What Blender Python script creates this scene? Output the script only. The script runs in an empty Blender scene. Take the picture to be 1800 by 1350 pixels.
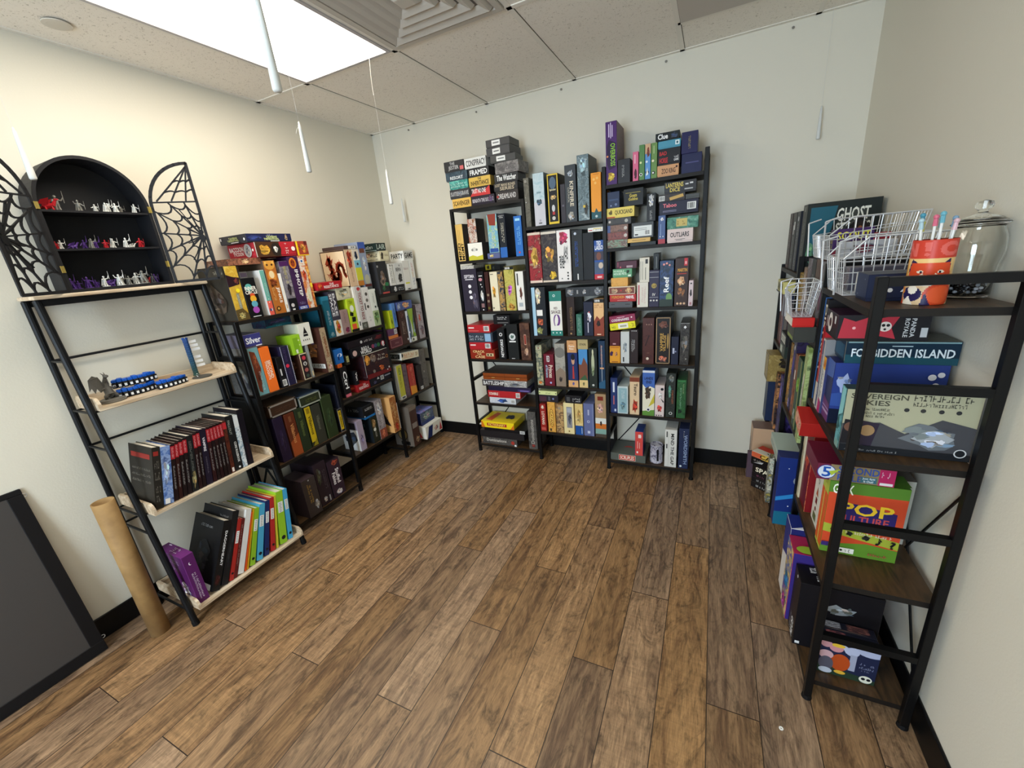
import bpy, bmesh, math, random
from mathutils import Vector, Matrix, noise
C = bpy.context.scene.collection
PI = math.pi
SC = bpy.context.scene
W, H, NEAR = 3.1155, 2.5013, -5.0          # room: x 0..W, y NEAR..0, z 0..H
# ---------------------------------------------------------------- camera
cam = bpy.data.objects.new('camera', bpy.data.cameras.new('camera'))
C.objects.link(cam); SC.camera = cam
cam.data.sensor_width = 36; cam.data.lens = 719.5 / 1800 * 36
cam.data.clip_start = .02
def cam_matrix(a, b, c, loc):
    B = Matrix(((1, 0, 0), (0, 0, -1), (0, 1, 0)))
    Rz = Matrix(((math.cos(a), math.sin(a), 0), (-math.sin(a), math.cos(a), 0), (0, 0, 1)))
    Rx = Matrix(((1, 0, 0), (0, math.cos(b), -math.sin(b)), (0, math.sin(b), math.cos(b))))
    Rr = Matrix(((math.cos(c), -math.sin(c), 0), (math.sin(c), math.cos(c), 0), (0, 0, 1)))
    R = Rr @ Rx @ B @ Rz
    M = Matrix((R[0], -Vector(R[1]), -Vector(R[2]))).transposed().to_4x4()
    M.translation = Vector(loc)
    return M
cam.matrix_world = cam_matrix(0.4643, 0.3088, -0.0923, (2.4606, -2.8723, 1.5319))
# ---------------------------------------------------------------- world, exposure, lights
SC.view_settings.view_transform = 'Standard'
SC.view_settings.look = 'None'
SC.view_settings.exposure = 0.56
SC.view_settings.gamma = 1
SC.view_settings.use_curve_mapping = False
wd = bpy.data.worlds.new('sky'); SC.world = wd; wd.use_nodes = True
wd.node_tree.nodes['Background'].inputs[0].default_value = (.75, .87, 1, 1)
wd.node_tree.nodes['Background'].inputs[1].default_value = 1.0
def area(name, loc, size, power, col, target):
    d = bpy.data.lights.new(name, 'AREA'); d.shape = 'RECTANGLE'; d.size, d.size_y = size; d.energy = power; d.color = col
    o = bpy.data.objects.new(name, d); C.objects.link(o); o.location = loc
    o.rotation_euler = (Vector(target) - Vector(loc)).to_track_quat('-Z', 'Y').to_euler()
    return o
area('daylight_window_light', (1.7, -4.96, 1.45), (1.5, 1.6), 88, (.64, .82, 1.0), (2.2, 0, 1.5))
PANEL_STRENGTH = 7.0
# ---------------------------------------------------------------- materials
def lin(h):
    h = h.lstrip('#')
    if len(h) == 3: h = ''.join(c * 2 for c in h)
    r = [int(h[i:i + 2], 16) / 255 for i in (0, 2, 4)]
    return tuple(c / 12.92 if c <= .04045 else ((c + .055) / 1.055) ** 2.4 for c in r) + (1,)
MC = {}
def mat(h, rough=.5, metal=0, spec=.22):
    k = (h, rough, metal, spec)
    if k in MC: return MC[k]
    m = bpy.data.materials.new('paint_' + h.strip('#')); m.use_nodes = True
    b = m.node_tree.nodes['Principled BSDF']
    b.inputs['Base Color'].default_value = lin(h)
    b.inputs['Roughness'].default_value = rough; b.inputs['Metallic'].default_value = metal
    b.inputs['Specular IOR Level'].default_value = spec
    MC[k] = m; return m
def nodes(name):
    m = bpy.data.materials.new(name); m.use_nodes = True
    return m, m.node_tree.nodes, m.node_tree.links, m.node_tree.nodes['Principled BSDF']
def art(spec, rough=.4, scale=26):
    k = ('art', spec, rough, scale)
    if k in MC: return MC[k]
    cols = spec[2:].split(',')
    m, N, L, b = nodes('printed_art')
    tc = N.new('ShaderNodeTexCoord'); oi = N.new('ShaderNodeObjectInfo')
    ad = N.new('ShaderNodeVectorMath'); ad.operation = 'ADD'
    mu = N.new('ShaderNodeMath'); mu.operation = 'MULTIPLY'; mu.inputs[1].default_value = 37.0
    L.new(oi.outputs['Random'], mu.inputs[0]); L.new(tc.outputs['Object'], ad.inputs[0]); L.new(mu.outputs[0], ad.inputs[1])
    n = N.new('ShaderNodeTexNoise'); n.inputs['Scale'].default_value = scale; n.inputs['Detail'].default_value = 5; n.inputs['Distortion'].default_value = 1.2
    n.inputs['Roughness'].default_value = .62
    L.new(ad.outputs[0], n.inputs['Vector'])
    r = N.new('ShaderNodeValToRGB'); e = r.color_ramp.elements
    k_ = len(cols)
    for i, c in enumerate(cols):
        p = .34 + .34 * i / max(1, k_ - 1)
        if i == 0: e[0].position = p; e[0].color = lin(c)
        elif i == k_ - 1: e[-1].position = p; e[-1].color = lin(c)
        else:
            x = e.new(p); x.color = lin(c)
    L.new(n.outputs['Fac'], r.inputs[0]); L.new(r.outputs[0], b.inputs['Base Color'])
    b.inputs['Roughness'].default_value = rough; b.inputs['Specular IOR Level'].default_value = .25
    MC[k] = m; return m
def surf(s, rough=.4): return art(s, rough) if s.startswith('a:') else mat(s, rough)
BLACK = mat('#0a0a0b', .42, 0)
# ---------------------------------------------------------------- object helpers
def tag(o, label=None, cat=None, group=None, kind=None):
    if label: o['label'] = label
    if cat: o['category'] = cat
    if group: o['group'] = group
    if kind: o['kind'] = kind
    return o
def obj(name, bm, mats, parent=None, loc=None, rot=None, smooth=False):
    me = bpy.data.meshes.new(name); bm.to_mesh(me); bm.free()
    if not isinstance(mats, (list, tuple)): mats = [mats]
    for m in mats: me.materials.append(m)
    if smooth:
        for p in me.polygons: p.use_smooth = True
    o = bpy.data.objects.new(name, me); C.objects.link(o)
    if parent: o.parent = parent
    if loc: o.location = loc
    if rot: o.rotation_euler = rot
    return o
def empty(name, loc=(0, 0, 0), rot=(0, 0, 0)):
    o = bpy.data.objects.new(name, None); C.objects.link(o); o.location = loc; o.rotation_euler = rot; o.empty_display_size = .05
    return o
def NB(): return bmesh.new()
def box(bm, x0, x1, y0, y1, z0, z1, mi=0):
    v = [bm.verts.new(p) for p in ((x0, y0, z0), (x1, y0, z0), (x1, y1, z0), (x0, y1, z0), (x0, y0, z1), (x1, y0, z1), (x1, y1, z1), (x0, y1, z1))]
    fs = [bm.faces.new([v[i] for i in q]) for q in ((3, 2, 1, 0), (4, 5, 6, 7), (0, 1, 5, 4), (1, 2, 6, 5), (2, 3, 7, 6), (3, 0, 4, 7))]
    for f in fs: f.material_index = mi
    return fs
def bevel(bm, w, seg=1):
    bmesh.ops.bevel(bm, geom=[e for e in bm.edges if len(e.link_faces) == 2], offset=w, segments=seg, affect='EDGES', profile=.5)
def limb(bm, p0, p1, r0, r1, n=8, mi=0, cap=True):
    p0, p1 = Vector(p0), Vector(p1); d = (p1 - p0)
    if d.length < 1e-6: return
    q = d.to_track_quat('Z', 'Y'); a, b = [], []
    for i in range(n):
        t = 2 * PI * i / n; u = q @ Vector((math.cos(t), math.sin(t), 0))
        a.append(bm.verts.new(p0 + u * r0)); b.append(bm.verts.new(p1 + u * r1))
    for i in range(n):
        f = bm.faces.new((a[i], a[(i + 1) % n], b[(i + 1) % n], b[i])); f.material_index = mi
    if cap:
        f = bm.faces.new(a[::-1]); f.material_index = mi
        f = bm.faces.new(b); f.material_index = mi
def path(bm, pts, r, n=6, mi=0):
    for a, b in zip(pts, pts[1:]): limb(bm, a, b, r, r, n, mi)
def ball(bm, c, r, mi=0, sub=1, s=(1, 1, 1)):
    k = bmesh.ops.create_icosphere(bm, subdivisions=sub, radius=r, matrix=Matrix.Translation(c) @ Matrix.Diagonal((*s, 1)))
    for v in k['verts']:
        for f in v.link_faces: f.material_index = mi
def lathe(bm, prof, n=32, mi=0, c=(0, 0, 0), close=True):
    rings = []
    for r, z in prof:
        rings.append([bm.verts.new((c[0] + r * math.cos(2 * PI * i / n), c[1] + r * math.sin(2 * PI * i / n), c[2] + z)) for i in range(n)])
    for a, b in zip(rings, rings[1:]):
        for i in range(n):
            f = bm.faces.new((a[i], a[(i + 1) % n], b[(i + 1) % n], b[i])); f.material_index = mi
    if close:
        f = bm.faces.new(rings[0][::-1]); f.material_index = mi
        f = bm.faces.new(rings[-1]); f.material_index = mi
def prism(bm, pts, y0, y1, mi=0):
    """polygon pts (x,z) extruded from y0 to y1"""
    a = [bm.verts.new((x, y0, z)) for x, z in pts]; b = [bm.verts.new((x, y1, z)) for x, z in pts]
    n = len(pts)
    fs = [bm.faces.new(a), bm.faces.new(b[::-1])]
    for i in range(n): fs.append(bm.faces.new((a[(i + 1) % n], a[i], b[i], b[(i + 1) % n])))
    for f in fs: f.material_index = mi
# ---------------------------------------------------------------- lettering
TX = {}
def text_geo(s):
    if s in TX: return TX[s]
    cu = bpy.data.curves.new('t', 'FONT'); cu.body = s; cu.resolution_u = 2; cu.offset = .02
    o = bpy.data.objects.new('t', cu)
    me = o.to_mesh()
    vs = [(v.co.x, v.co.y) for v in me.vertices]; fs = [tuple(p.vertices) for p in me.polygons]
    o.to_mesh_clear(); bpy.data.objects.remove(o); bpy.data.curves.remove(cu)
    if vs:
        x0 = min(v[0] for v in vs); x1 = max(v[0] for v in vs); y0 = min(v[1] for v in vs); y1 = max(v[1] for v in vs)
        vs = [((x - x0) / (x1 - x0 + 1e-9), (y - y0) / (y1 - y0 + 1e-9)) for x, y in vs]
    TX[s] = (vs, fs); return TX[s]
def shapes(deco, aspect):
    """yields (face, polys, colour); coordinates are fractions of the face; aspect = height/width"""
    out = []
    for it in deco.split(';'):
        if not it: continue
        face = 'f'
        if len(it) > 2 and it[1] == '/': face, it = it[0], it[2:]
        p = it.split(':'); k = p[0]; asp = aspect.get(face, 1)
        if k in 'RFEBCA' or k == 'P' or k == 'Q': v = [float(t) for t in p[1].split(',')]; col = p[2] if len(p) > 2 else '#fff'
        if k == 'R': out.append((face, [[(v[0], v[1]), (v[2], v[1]), (v[2], v[3]), (v[0], v[3])]], col))
        elif k == 'P': out.append((face, [[(v[i], v[i + 1]) for i in range(0, len(v), 2)]], col))
        elif k == 'F':
            a, b, c, d = v; t = .05; s = t / asp
            out.append((face, [[(a, b), (c, b), (c, b + s), (a, b + s)], [(a, d - s), (c, d - s), (c, d), (a, d)], [(a, b), (a + t, b), (a + t, d), (a, d)], [(c - t, b), (c, b), (c, d), (c - t, d)]], col))
        elif k == 'C': out.append((face, [[(v[0] + v[2] * math.cos(t * PI / 10), v[1] + v[2] / asp * math.sin(t * PI / 10)) for t in range(20)]], col))
        elif k == 'E': out.append((face, [[(v[0] + v[2] * math.cos(t * PI / 10), v[1] + v[3] * math.sin(t * PI / 10)) for t in range(20)]], col))
        elif k == 'Q':
            cx, cy, s = v; pts = []
            for i in range(15):
                t = i / 14; a = -1.2 + 5.2 * t; r = s * (1 - .45 * t); pts.append((cx + r * math.cos(a) * .9, cy + (r * math.sin(a) * .55 + (.1 - .1 * t))))
            qs = []
            for i in range(14):
                (x0, y0), (x1, y1) = pts[i], pts[i + 1]; w = .1 * (1 - .75 * i / 14)
                qs.append([(x0 - w, y0), (x0 + w, y0), (x1 + w * .95, y1), (x1 - w * .95, y1)])
            out.append((face, qs, col))
        elif k == 'K':
            col = p[-1]; ctl = [(.30, .80), (.36, .70), (.33, .56), (.42, .45), (.36, .30), (.46, .18), (.60, .20), (.66, .36), (.62, .54), (.72, .64), (.84, .56), (.86, .38), (.94, .26)]
            qs = []; m_ = len(ctl) - 1; pts = []
            for i in range(m_):
                p0, p1, p2, p3 = ctl[max(0, i - 1)], ctl[i], ctl[i + 1], ctl[min(m_, i + 2)]
                for j in range(4):
                    t = j / 4; pts.append(tuple(.5 * (2 * p1[q] + (p2[q] - p0[q]) * t + (2 * p0[q] - 5 * p1[q] + 4 * p2[q] - p3[q]) * t * t + (3 * p1[q] - p0[q] - 3 * p2[q] + p3[q]) * t ** 3) for q in (0, 1)))
            for i, (s0, s1) in enumerate(zip(pts, pts[1:])):
                w = .05 + .05 * math.sin(PI * min(1, i / 40)); dx, dy = s1[0] - s0[0], s1[1] - s0[1]; l_ = math.hypot(dx, dy) + 1e-6; nx, ny = -dy / l_ * w, dx / l_ * w; ex, ey = dx * .35, dy * .35
                qs.append([(s0[0] + nx - ex, s0[1] + ny - ey), (s0[0] - nx - ex, s0[1] - ny - ey), (s1[0] - nx + ex, s1[1] - ny + ey), (s1[0] + nx + ex, s1[1] + ny + ey)])
                if i % 3 == 0: qs.append([(s0[0] + nx, s0[1] + ny), (s0[0] + nx * 1.7, s0[1] + ny * 1.7 + .03), (s1[0] + nx, s1[1] + ny)])
            qs += [[(.14, .66), (.24, .60), (.36, .66), (.38, .80), (.26, .82)], [(.14, .60), (.3, .62), (.2, .66)], [(.26, .80), (.34, .78), (.3, .95)], [(.32, .78), (.40, .74), (.42, .90)], [(.38, .72), (.44, .66), (.50, .80)],
                   [(.34, .46), (.22, .36), (.26, .34), (.38, .40)], [(.24, .37), (.12, .40), (.2, .34)], [(.24, .36), (.14, .30), (.22, .32)], [(.25, .35), (.19, .24), (.27, .31)], [(.36, .26), (.26, .16), (.30, .14), (.4, .22)], [(.28, .16), (.18, .14), (.26, .12)], [(.29, .15), (.22, .07), (.31, .12)]]
            out.append((face, [[(.03, .03), (.97, .03), (.97, .97), (.03, .97)]], '#e4cba6')); out.append((face, qs, col))
        elif k == 'A':
            x0, y0, x1, y1 = v; sd = int(p[3]) if len(p) > 3 else 1; R = random.Random(sd * 77 + int(x0 * 100)); w, h = x1 - x0, y1 - y0
            base = lin(col)
            for j in range(12):
                cx = x0 + w * (.5 if j == 0 else R.uniform(.25, .75)); cy = y0 + h * (.5 if j == 0 else R.uniform(.2, .8))
                rx = w * (.42 if j == 0 else R.uniform(.05, .2)); ry = h * (.46 if j == 0 else R.uniform(.03, .16)); n = 13
                pl = []
                for i in range(n):
                    q = R.uniform(.55, 1.1); a = 2 * PI * i / n
                    pl.append((min(x1, max(x0, cx + rx * q * math.cos(a))), min(y1, max(y0, cy + ry * q * math.sin(a)))))
                f = 1 if j == 0 else R.choice((.35, .6, 1.4, 2.0)); tn = R.choice(((1.25, 1, .8), (.85, 1, 1.3), (1, 1, 1)))
                hx = '#' + ''.join('%02x' % (int(min(255, 255 * ((min(1, c * f * q_ + .004)) ** .4545))) & 248) for c, q_ in zip(base[:3], tn))
                out.append((face, [pl], col if j == 0 else hx))
        elif k == 'B':
            a, b, c, d = v; out.append((face, [[(a, b), (c, b), (c, d), (a, d)]], '#e9e9e6')); R = random.Random(int(a * 99)); qs = []; x = a + .08 * (c - a)
            while x < c - .12 * (c - a):
                w = R.choice((.02, .04, .06)) * (c - a); qs.append([(x, b + .12 * (d - b)), (x + w, b + .12 * (d - b)), (x + w, d - .12 * (d - b)), (x, d - .12 * (d - b))]); x += w + R.choice((.025, .05)) * (c - a)
            out.append((face, qs, '#202020'))
        elif k == 'Z':
            v = p[1].split(','); x = float(v[0]); s = .09; n = max(4, int(asp / .16)); qs = []
            for i in range(n): qs.append([(x - s / 2, i / n), (x + s / 2, (i + .5) / n), (x - s / 2, (i + 1) / n)])
            out.append((face, qs, p[-1]))
        elif k in 'ST':
            if k == 'S': v = [float(t) for t in p[1].split(',')]; col = p[2]; rot = int(p[3]) if len(p) > 3 else 0
            else: v = [float(t) for t in p[2].split(',')]; col = p[3]; rot = int(p[4]) if len(p) > 4 else 0
            x0, y0, x1, y1 = v
            def mp(u, w):
                if rot == 90: return (x1 - w * (x1 - x0), y0 + u * (y1 - y0))
                if rot == -90: return (x0 + w * (x1 - x0), y1 - u * (y1 - y0))
                if rot == 180: return (x1 - u * (x1 - x0), y1 - w * (y1 - y0))
                return (x0 + u * (x1 - x0), y0 + w * (y1 - y0))
            if k == 'T':
                vs, fs = text_geo(p[1]); pts = [mp(a, b) for a, b in vs]
                out.append((face, [[pts[i] for i in f] for f in fs], col))
            else:
                ln = (y1 - y0) * asp if abs(rot) == 90 else (x1 - x0); ht = (x1 - x0) if abs(rot) == 90 else (y1 - y0) * asp
                R = random.Random(int(x0 * 1000 + y0 * 77)); rows = 1 if ht < .12 else 2; nn = int(min(30, max(4, ln / max(ht / rows, .02) * 1.9))); qs = []
                for rw in range(rows):
                    lo0, hi0 = (rows - 1 - rw) / rows + .04, (rows - rw) / rows - (.12 if rows > 1 else 0)
                    for i in range(nn):
                        if R.random() < .16: continue
                        a, b = i / nn, (i + .72) / nn; e = .34 * (b - a); hh = hi0 - lo0; lo = lo0; hi = hi0 if R.random() < .5 else lo0 + hh * .72
                        def bar(u0, w0, u1, w1): qs.append([mp(u0, lo + (hi - lo) * w0), mp(u1, lo + (hi - lo) * w0), mp(u1, lo + (hi - lo) * w1), mp(u0, lo + (hi - lo) * w1)])
                        t = R.randrange(6)
                        if t in (0, 1, 4): bar(a, 0, a + e, 1)
                        if t in (0, 3, 5): bar(b - e, 0, b, R.choice((1, .6)))
                        if t in (1, 2, 5): bar(a, 0, b, .22)
                        if t in (0, 4): bar(a, .4, b, .6)
                        if t in (2, 3, 1): bar(a, .78, b, 1)
                        if t == 2: bar((a + b - e) / 2, 0, (a + b + e) / 2, 1)
                out.append((face, qs, col))
    return out
def decorate(bm, mats, idx, deco, w, d, h, z0=0.0, eps=.0004, step=.00012):
    """print the shapes on the faces of a w x d x h box standing on z0 (front at y=0)"""
    asp = {'f': h / w, 'l': h / d, 'r': h / d, 't': d / w}
    for k, (face, polys, col) in enumerate(shapes(deco, asp)):
        if col not in idx: idx[col] = len(mats); mats.append(mat(col, .42))
        e = eps + step * k
        for pl in polys:
            vs = []
            for u, v in pl:
                u, v = min(.997, max(.003, u)), min(.997, max(.003, v))
                if face == 'f': c = (-w / 2 + u * w, -e, z0 + v * h)
                elif face == 'r': c = (w / 2 + e, u * d, z0 + v * h)
                elif face == 'l': c = (-w / 2 - e, d - u * d, z0 + v * h)
                else: c = (-w / 2 + u * w, v * d, z0 + h + e)
                vs.append(bm.verts.new(c))
            try: f = bm.faces.new(vs); f.material_index = idx[col]
            except ValueError: pass
def carton(name, w, d, h, base, side, top, deco, lid, parent=None, bev=.0012):
    mats = [surf(base), surf(side or base), surf(top or side or base)]; idx = {}
    bm = NB(); z0 = .1 * h if lid else 0
    box(bm, -w / 2, w / 2, 0, d, z0, h)
    bevel(bm, min(bev, w / 8, h / 8))
    bm.normal_update()
    for f in bm.faces:
        n = f.normal
        f.material_index = 0 if n.y < -.9 else 1 if abs(n.x) > .9 else 2
    decorate(bm, mats, idx, deco, w, d, h)
    o = obj(name, bm, mats, parent)
    if lid:
        b2 = NB(); g = .0018; box(b2, -w / 2 + g, w / 2 - g, g, d - g, 0, z0 + .001)
        obj('box_base', b2, [surf(side or base)], o)
    return o
GAMES = [
('bl1',1.237,1.8556,0.16,0.0614,0.15,0.0,0,0,0,'dark flat case box with pale lettering and red mark','#35302f','','','T:DREAMLAND:.1,.25,.9,.75:#c9c4c2;C:.08,.5,.05:#a03a38'),
('bl1',0.892,1.8556,0.148,0.0594,0.15,0.0,0,0,0,'yellow flat case box','#e2b65c','','','T:SCAVENGER:.06,.25,.94,.75:#2a1c12'),
('bl1',1.058,1.8556,0.176,0.0564,0.15,0.0,0,0,0,'dark purple flat case box under a red one','#2b2530','','','T:BENEATH THE SURFACE:.05,.3,.95,.7:#c7c2c8;A:.7,.1,.95,.95:#5a4560:5'),
('bl1',0.885,1.9156,0.1559,0.0584,0.15,0.0,0,0,0,'charcoal flat case box with grey lettering','#3a3a3d','','','T:SUITED GRAVE:.05,.3,.95,.75:#b8b8b8;A:.4,.05,.65,.9:#77777a:3'),
('bl1',1.0406,1.9126,0.1529,0.0554,0.15,0.0,0,0,0,'red and black flat case box','#2a2426','','','P:0,0,.3,.9,.6,.3,1,1,1,0:#c63a3a;T:TRUST NO ONE:.1,.3,.8,.8:#e8dcdc'),
('bl1',1.2325,1.9176,0.165,0.0484,0.15,0.0,0,4,0,'black flat case box with tan lettering','#262628','','','T:LOST MANS BONES:.06,.55,.9,.9:#b9aa90;T:SERIES:.25,.08,.85,.5:#b9aa90'),
('bl1',1.2405,1.9666,0.165,0.0514,0.15,0.0,0,3,0,'black flat case box with handwritten white title','#2a2a2c','','','T:The Watcher:.1,.2,.92,.85:#eeeeec'),
('bl1',0.884,1.9746,0.144,0.0524,0.15,0.0,0,0,0,'teal flat case box','a:#1f5f5c,#4fa79c,#7cc4b6','','','S:.06,.2,.94,.8:#bfe3d8'),
('bl1',1.047,1.9686,0.162,0.0584,0.15,0.0,0,0,0,'golden flat case box with black lettering','#d9b457','','','T:THE:.42,.66,.58,.92:#2b1d10;T:INHERITANCE:.08,.14,.92,.6:#2b1d10'),
('bl1',1.045,2.0276,0.154,0.0544,0.15,0.0,0,0,0,'black flat case box with bold white lettering','#2c2c2e','','','T:FRAMED:.08,.22,.92,.78:#f2f2f0'),
('bl1',1.2495,2.0186,0.169,0.0644,0.15,0.0,0,-3,0,'worn grey flat case box','a:#4a4849,#7a7675,#999492','','','T:GRAVEYARD:.1,.3,.9,.75:#5a5758'),
('bl1',0.8745,2.0276,0.169,0.0544,0.15,0.0,0,0,0,'slate blue flat case box','a:#27323c,#3c4d5a,#51646f','','','T:RESORT:.2,.15,.8,.5:#dfe3e4'),
('bl1',1.2285,2.0836,0.171,0.0434,0.15,0.0,0,5,0,'charcoal flat case box with white sticker, third from top','#444443','','','R:.25,.2,.6,.85:#e8e8e4;R:.3,.45,.55,.6:#777777'),
('bl1',1.0265,2.0826,0.161,0.0604,0.15,0.0,0,0,0,'white flat case box with black lettering','#dededa','','','T:CONSPIRACY:.08,.2,.97,.8:#26262a'),
('bl1',0.863,2.0826,0.154,0.0654,0.15,0.0,0,0,0,'black flat case box topping the leftmost stack','#333335','','','T:THE:.3,.62,.55,.9:#b9b9b9;T:JESTER:.22,.12,.74,.56:#b9b9b9;R:.8,.1,.98,.45:#cf6a6a'),
('bl1',1.1985,2.1276,0.171,0.0474,0.15,0.0,0,-4,0,'charcoal flat case box with white sticker, second from top','#48484a','','','R:.27,.2,.6,.85:#e8e8e4;R:.32,.45,.55,.6:#777777'),
('bl1',1.2015,2.1756,0.167,0.0454,0.15,0.0,0,0,0,'topmost charcoal case box with white sticker','#414142','','','R:.25,.18,.6,.85:#ecece8;R:.3,.45,.55,.6:#777777'),
('bl2',0.8305,1.5056,0.085,0.2484,0.2,0.0,0,0,0,'tan upright game box with heavy black lettering','#dcb668','#5b5048','','T:MIND:.1,.03,.48,.5:#17130e:90;T:MGMT:.54,.03,.92,.5:#17130e:90;R:.3,.55,.34,.85:#b08c4a;R:.5,.55,.54,.85:#b08c4a'),
('bl2',0.958,1.5056,0.116,0.1154,0.13,0.0,0,0,0,'white box with a small bicycle drawing','#efece2','#47433f','','P:0,0,1,0,1,.28,.6,.2,.3,.3,0,.22:#c8c13c;E:.42,.62,.16,.12:#d8d5cc;C:.3,.6,.07:#8a8a84;C:.6,.6,.07:#8a8a84'),
('bl2',1.2955,1.5056,0.055,0.2524,0.2,0.0,0,0,0,'bright blue game box beside the post','#2f6fc0','#1f3a70','','S:.25,.3,.75,.75:#8fd0f0:90;C:.5,.1,.12:#d04040;R:.2,.88,.8,.94:#9fd3ee'),
('bl2',1.0985,1.5056,0.097,0.0364,0.15,0.0,0,0,0,'small violet and gold carton','#5d6590','','','A:.1,.2,.6,.8:#d8bd74:2'),
('bl2',1.1795,1.5056,0.051,0.2794,0.2,0.0,0,0,0,'black game box with white title and blue foot','#1f232b','#1c2238','','R:0,0,1,.24:#2f66b4;S:.1,.9,.9,.97:#eeeeee;S:.3,.35,.75,.8:#e7e2cf:90'),
('bl2',1.108,1.5426,0.078,0.2474,0.18,0.0,0,0,0,'pale green and blue game box on a small carton','a:#9ec46c,#6fa8cf,#c6d98c','#282a30','','P:.1,1,.9,1,.8,.7,.2,.72:#8c3a2c;S:.3,.1,.7,.6:#e7dfae:90;R:.1,.02,.9,.12:#2d4f9c'),
('bl2',0.9505,1.6216,0.067,0.1564,0.12,0.0,0,0,0,'brown and white curved pouch box','a:#8a5a3c,#d7d2c8,#a8552f,#5c7a86','#3b332c','','S:.3,.1,.7,.8:#a03c24:90'),
('bl3',1.2765,1.1456,0.059,0.2634,0.2,0.0,0,0,0,'white game box with a brown printed figure','#e9e7e1','#9a9894','','A:.35,.25,.8,.62:#7a4a3c:9;R:.2,.65,.35,.95:#3a3a3a;R:.25,.1,.75,.2:#aab4ba'),
('bl3',1.1995,1.1456,0.075,0.3004,0.2,0.0,0,0,0,'olive and gold game box with a pink figure','a:#8c8a3c,#c3bb62,#b09a4c','','','R:0,.93,1,1:#1b1b18;T:DEVIR:.15,.94,.65,.985:#eeeeee;A:.2,.33,.8,.6:#c45fb6:7;A:.1,0,1,.2:#c08a3c:8'),
('bl3',1.1315,1.1456,0.041,0.2684,0.2,0.0,0,0,0,'narrow dark game box with gold streaks','a:#23222a,#c59a54,#3c4450,#161616','','',''),
('bl3',1.0785,1.1456,0.059,0.2724,0.2,0.0,0,0,0,'cream game box with a gold figure','#e6dcc0','','','A:.15,.3,.7,.68:#c59232:6;R:.1,.06,.3,.1:#7a705c;R:.1,.93,.5,.95:#7a705c'),
('bl3',0.874,1.1456,0.138,0.3034,0.2,0.0,0,0,0,'dark violet game box with three white discs','#322d3c','','','T:SEPTIMA:.2,.79,.85,.87:#e6e2ea;R:.25,.75,.75,.77:#e6e2ea;C:.5,.6,.1:#ecebef;C:.5,.47,.1:#ecebef;C:.52,.34,.1:#ecebef;A:.55,.02,.95,.5:#5a5464:3'),
('bl3',0.9745,1.1456,0.049,0.2814,0.2,0.0,0,0,0,'black game box with a white skeleton drawing','#15141a','','','R:.2,.88,.8,.9:#ddd;E:.45,.8,.3,.04:#c98a94;C:.45,.68,.1:#ddd;C:.6,.62,.08:#ddd;A:.2,.25,.8,.55:#d9d9d9:4;R:.25,.1,.75,.2:#8a6a6c;C:.5,.04,.1:#eee'),
('bl3',1.0225,1.1456,0.031,0.2744,0.2,0.0,0,0,0,'narrow dark brown game box with coins','#3b1d1a','','','C:.5,.42,.3:#8d7f6a;C:.5,.26,.3:#8d7f6a;C:.5,.08,.3:#6f6a30'),
('bl3',1.0335,1.4206,0.073,0.04,0.07,0.14,0,0,0,'small black carton behind the front row','#222220','','','A:.1,.1,.4,.8:#50503c:2'),
('bl3',0.9695,1.4276,0.047,0.038,0.07,0.14,0,0,0,'small yellow carton behind the front row','#c3ad2c','','','A:.1,.1,.9,.9:#3a3210:2'),
('bl3',0.88,1.4496,0.102,0.0244,0.15,0.0,0,0,0,'small grey carton lying on the violet box','a:#8f8f8c,#c8c6c0,#5f5d5a','','',''),
('bl4',0.909,0.7856,0.236,0.0714,0.2,0.0,0,0,0,'rust red box with cream lettering at stack foot','#8e2c1b','','','T:CRACK:.12,.66,.6,.92:#e8c98c;T:THE:.28,.42,.46,.6:#e8c98c;T:CASE:.2,.08,.6,.36:#e8c98c;R:.66,.3,.95,.62:#c9b78c;R:.7,.35,.76,.55:#3a2a18;R:.82,.35,.88,.55:#3a2a18'),
('bl4',1.092,0.7856,0.06,0.2294,0.2,0.0,0,0,0,'black game box with white vertical lettering','#17171a','','','T:NETWORKS:.35,.08,.72,.66:#efefef:90;C:.5,.82,.22:#d9d9d9;C:.5,.82,.12:#17171a'),
('bl4',1.1845,0.7856,0.085,0.2634,0.2,0.0,0,0,0,'black game box with a white globe emblem','#1d1f20','','','C:.5,.65,.3:#d2d6d6;A:.3,.58,.7,.72:#5b7a74:3;R:.2,.5,.8,.54:#e0e0e0;R:.3,.03,.6,.05:#bbb'),
('bl4',1.2835,0.7856,0.075,0.2694,0.2,0.0,0,0,0,'dark brown game box with a red name strip','a:#3b2620,#4f342a,#6b4a38','','','R:.4,.42,.62,.7:#c9a08c;R:.43,.44,.59,.68:#8c2a22;A:.3,.1,.9,.35:#b8957a:4'),
('bl4',0.905,0.8576,0.202,0.0554,0.2,0.0,0,0,1,'red flat box with barcode, middle of its stack','#b3262d','','','B:.72,.2,.95,.85;R:.05,.55,.3,.72:#f0d9d6'),
('bl4',0.913,0.9136,0.222,0.0734,0.2,0.0,0,0,0,'slate flat box with white lettering','#39424f','','','S:.05,.2,.62,.8:#c6ccd4;R:.68,.1,.92,.9:#8fb4d6'),
('bl4',0.901,0.9876,0.216,0.0574,0.2,0.0,0,0,1,'red flat box with barcode, topmost of its stack','#b8282e','','','B:.72,.2,.95,.85;R:.05,.55,.3,.72:#f0d9d6;R:.05,.2,.5,.26:#e08a86'),
('bl4',1.1095,1.0496,0.131,0.0654,0.16,0.0,0,0,0,'black box with white script lying across uprights','#18171a','','','S:.25,.5,.85,.85:#efefef;R:.25,.12,.9,.2:#777777'),
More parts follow.
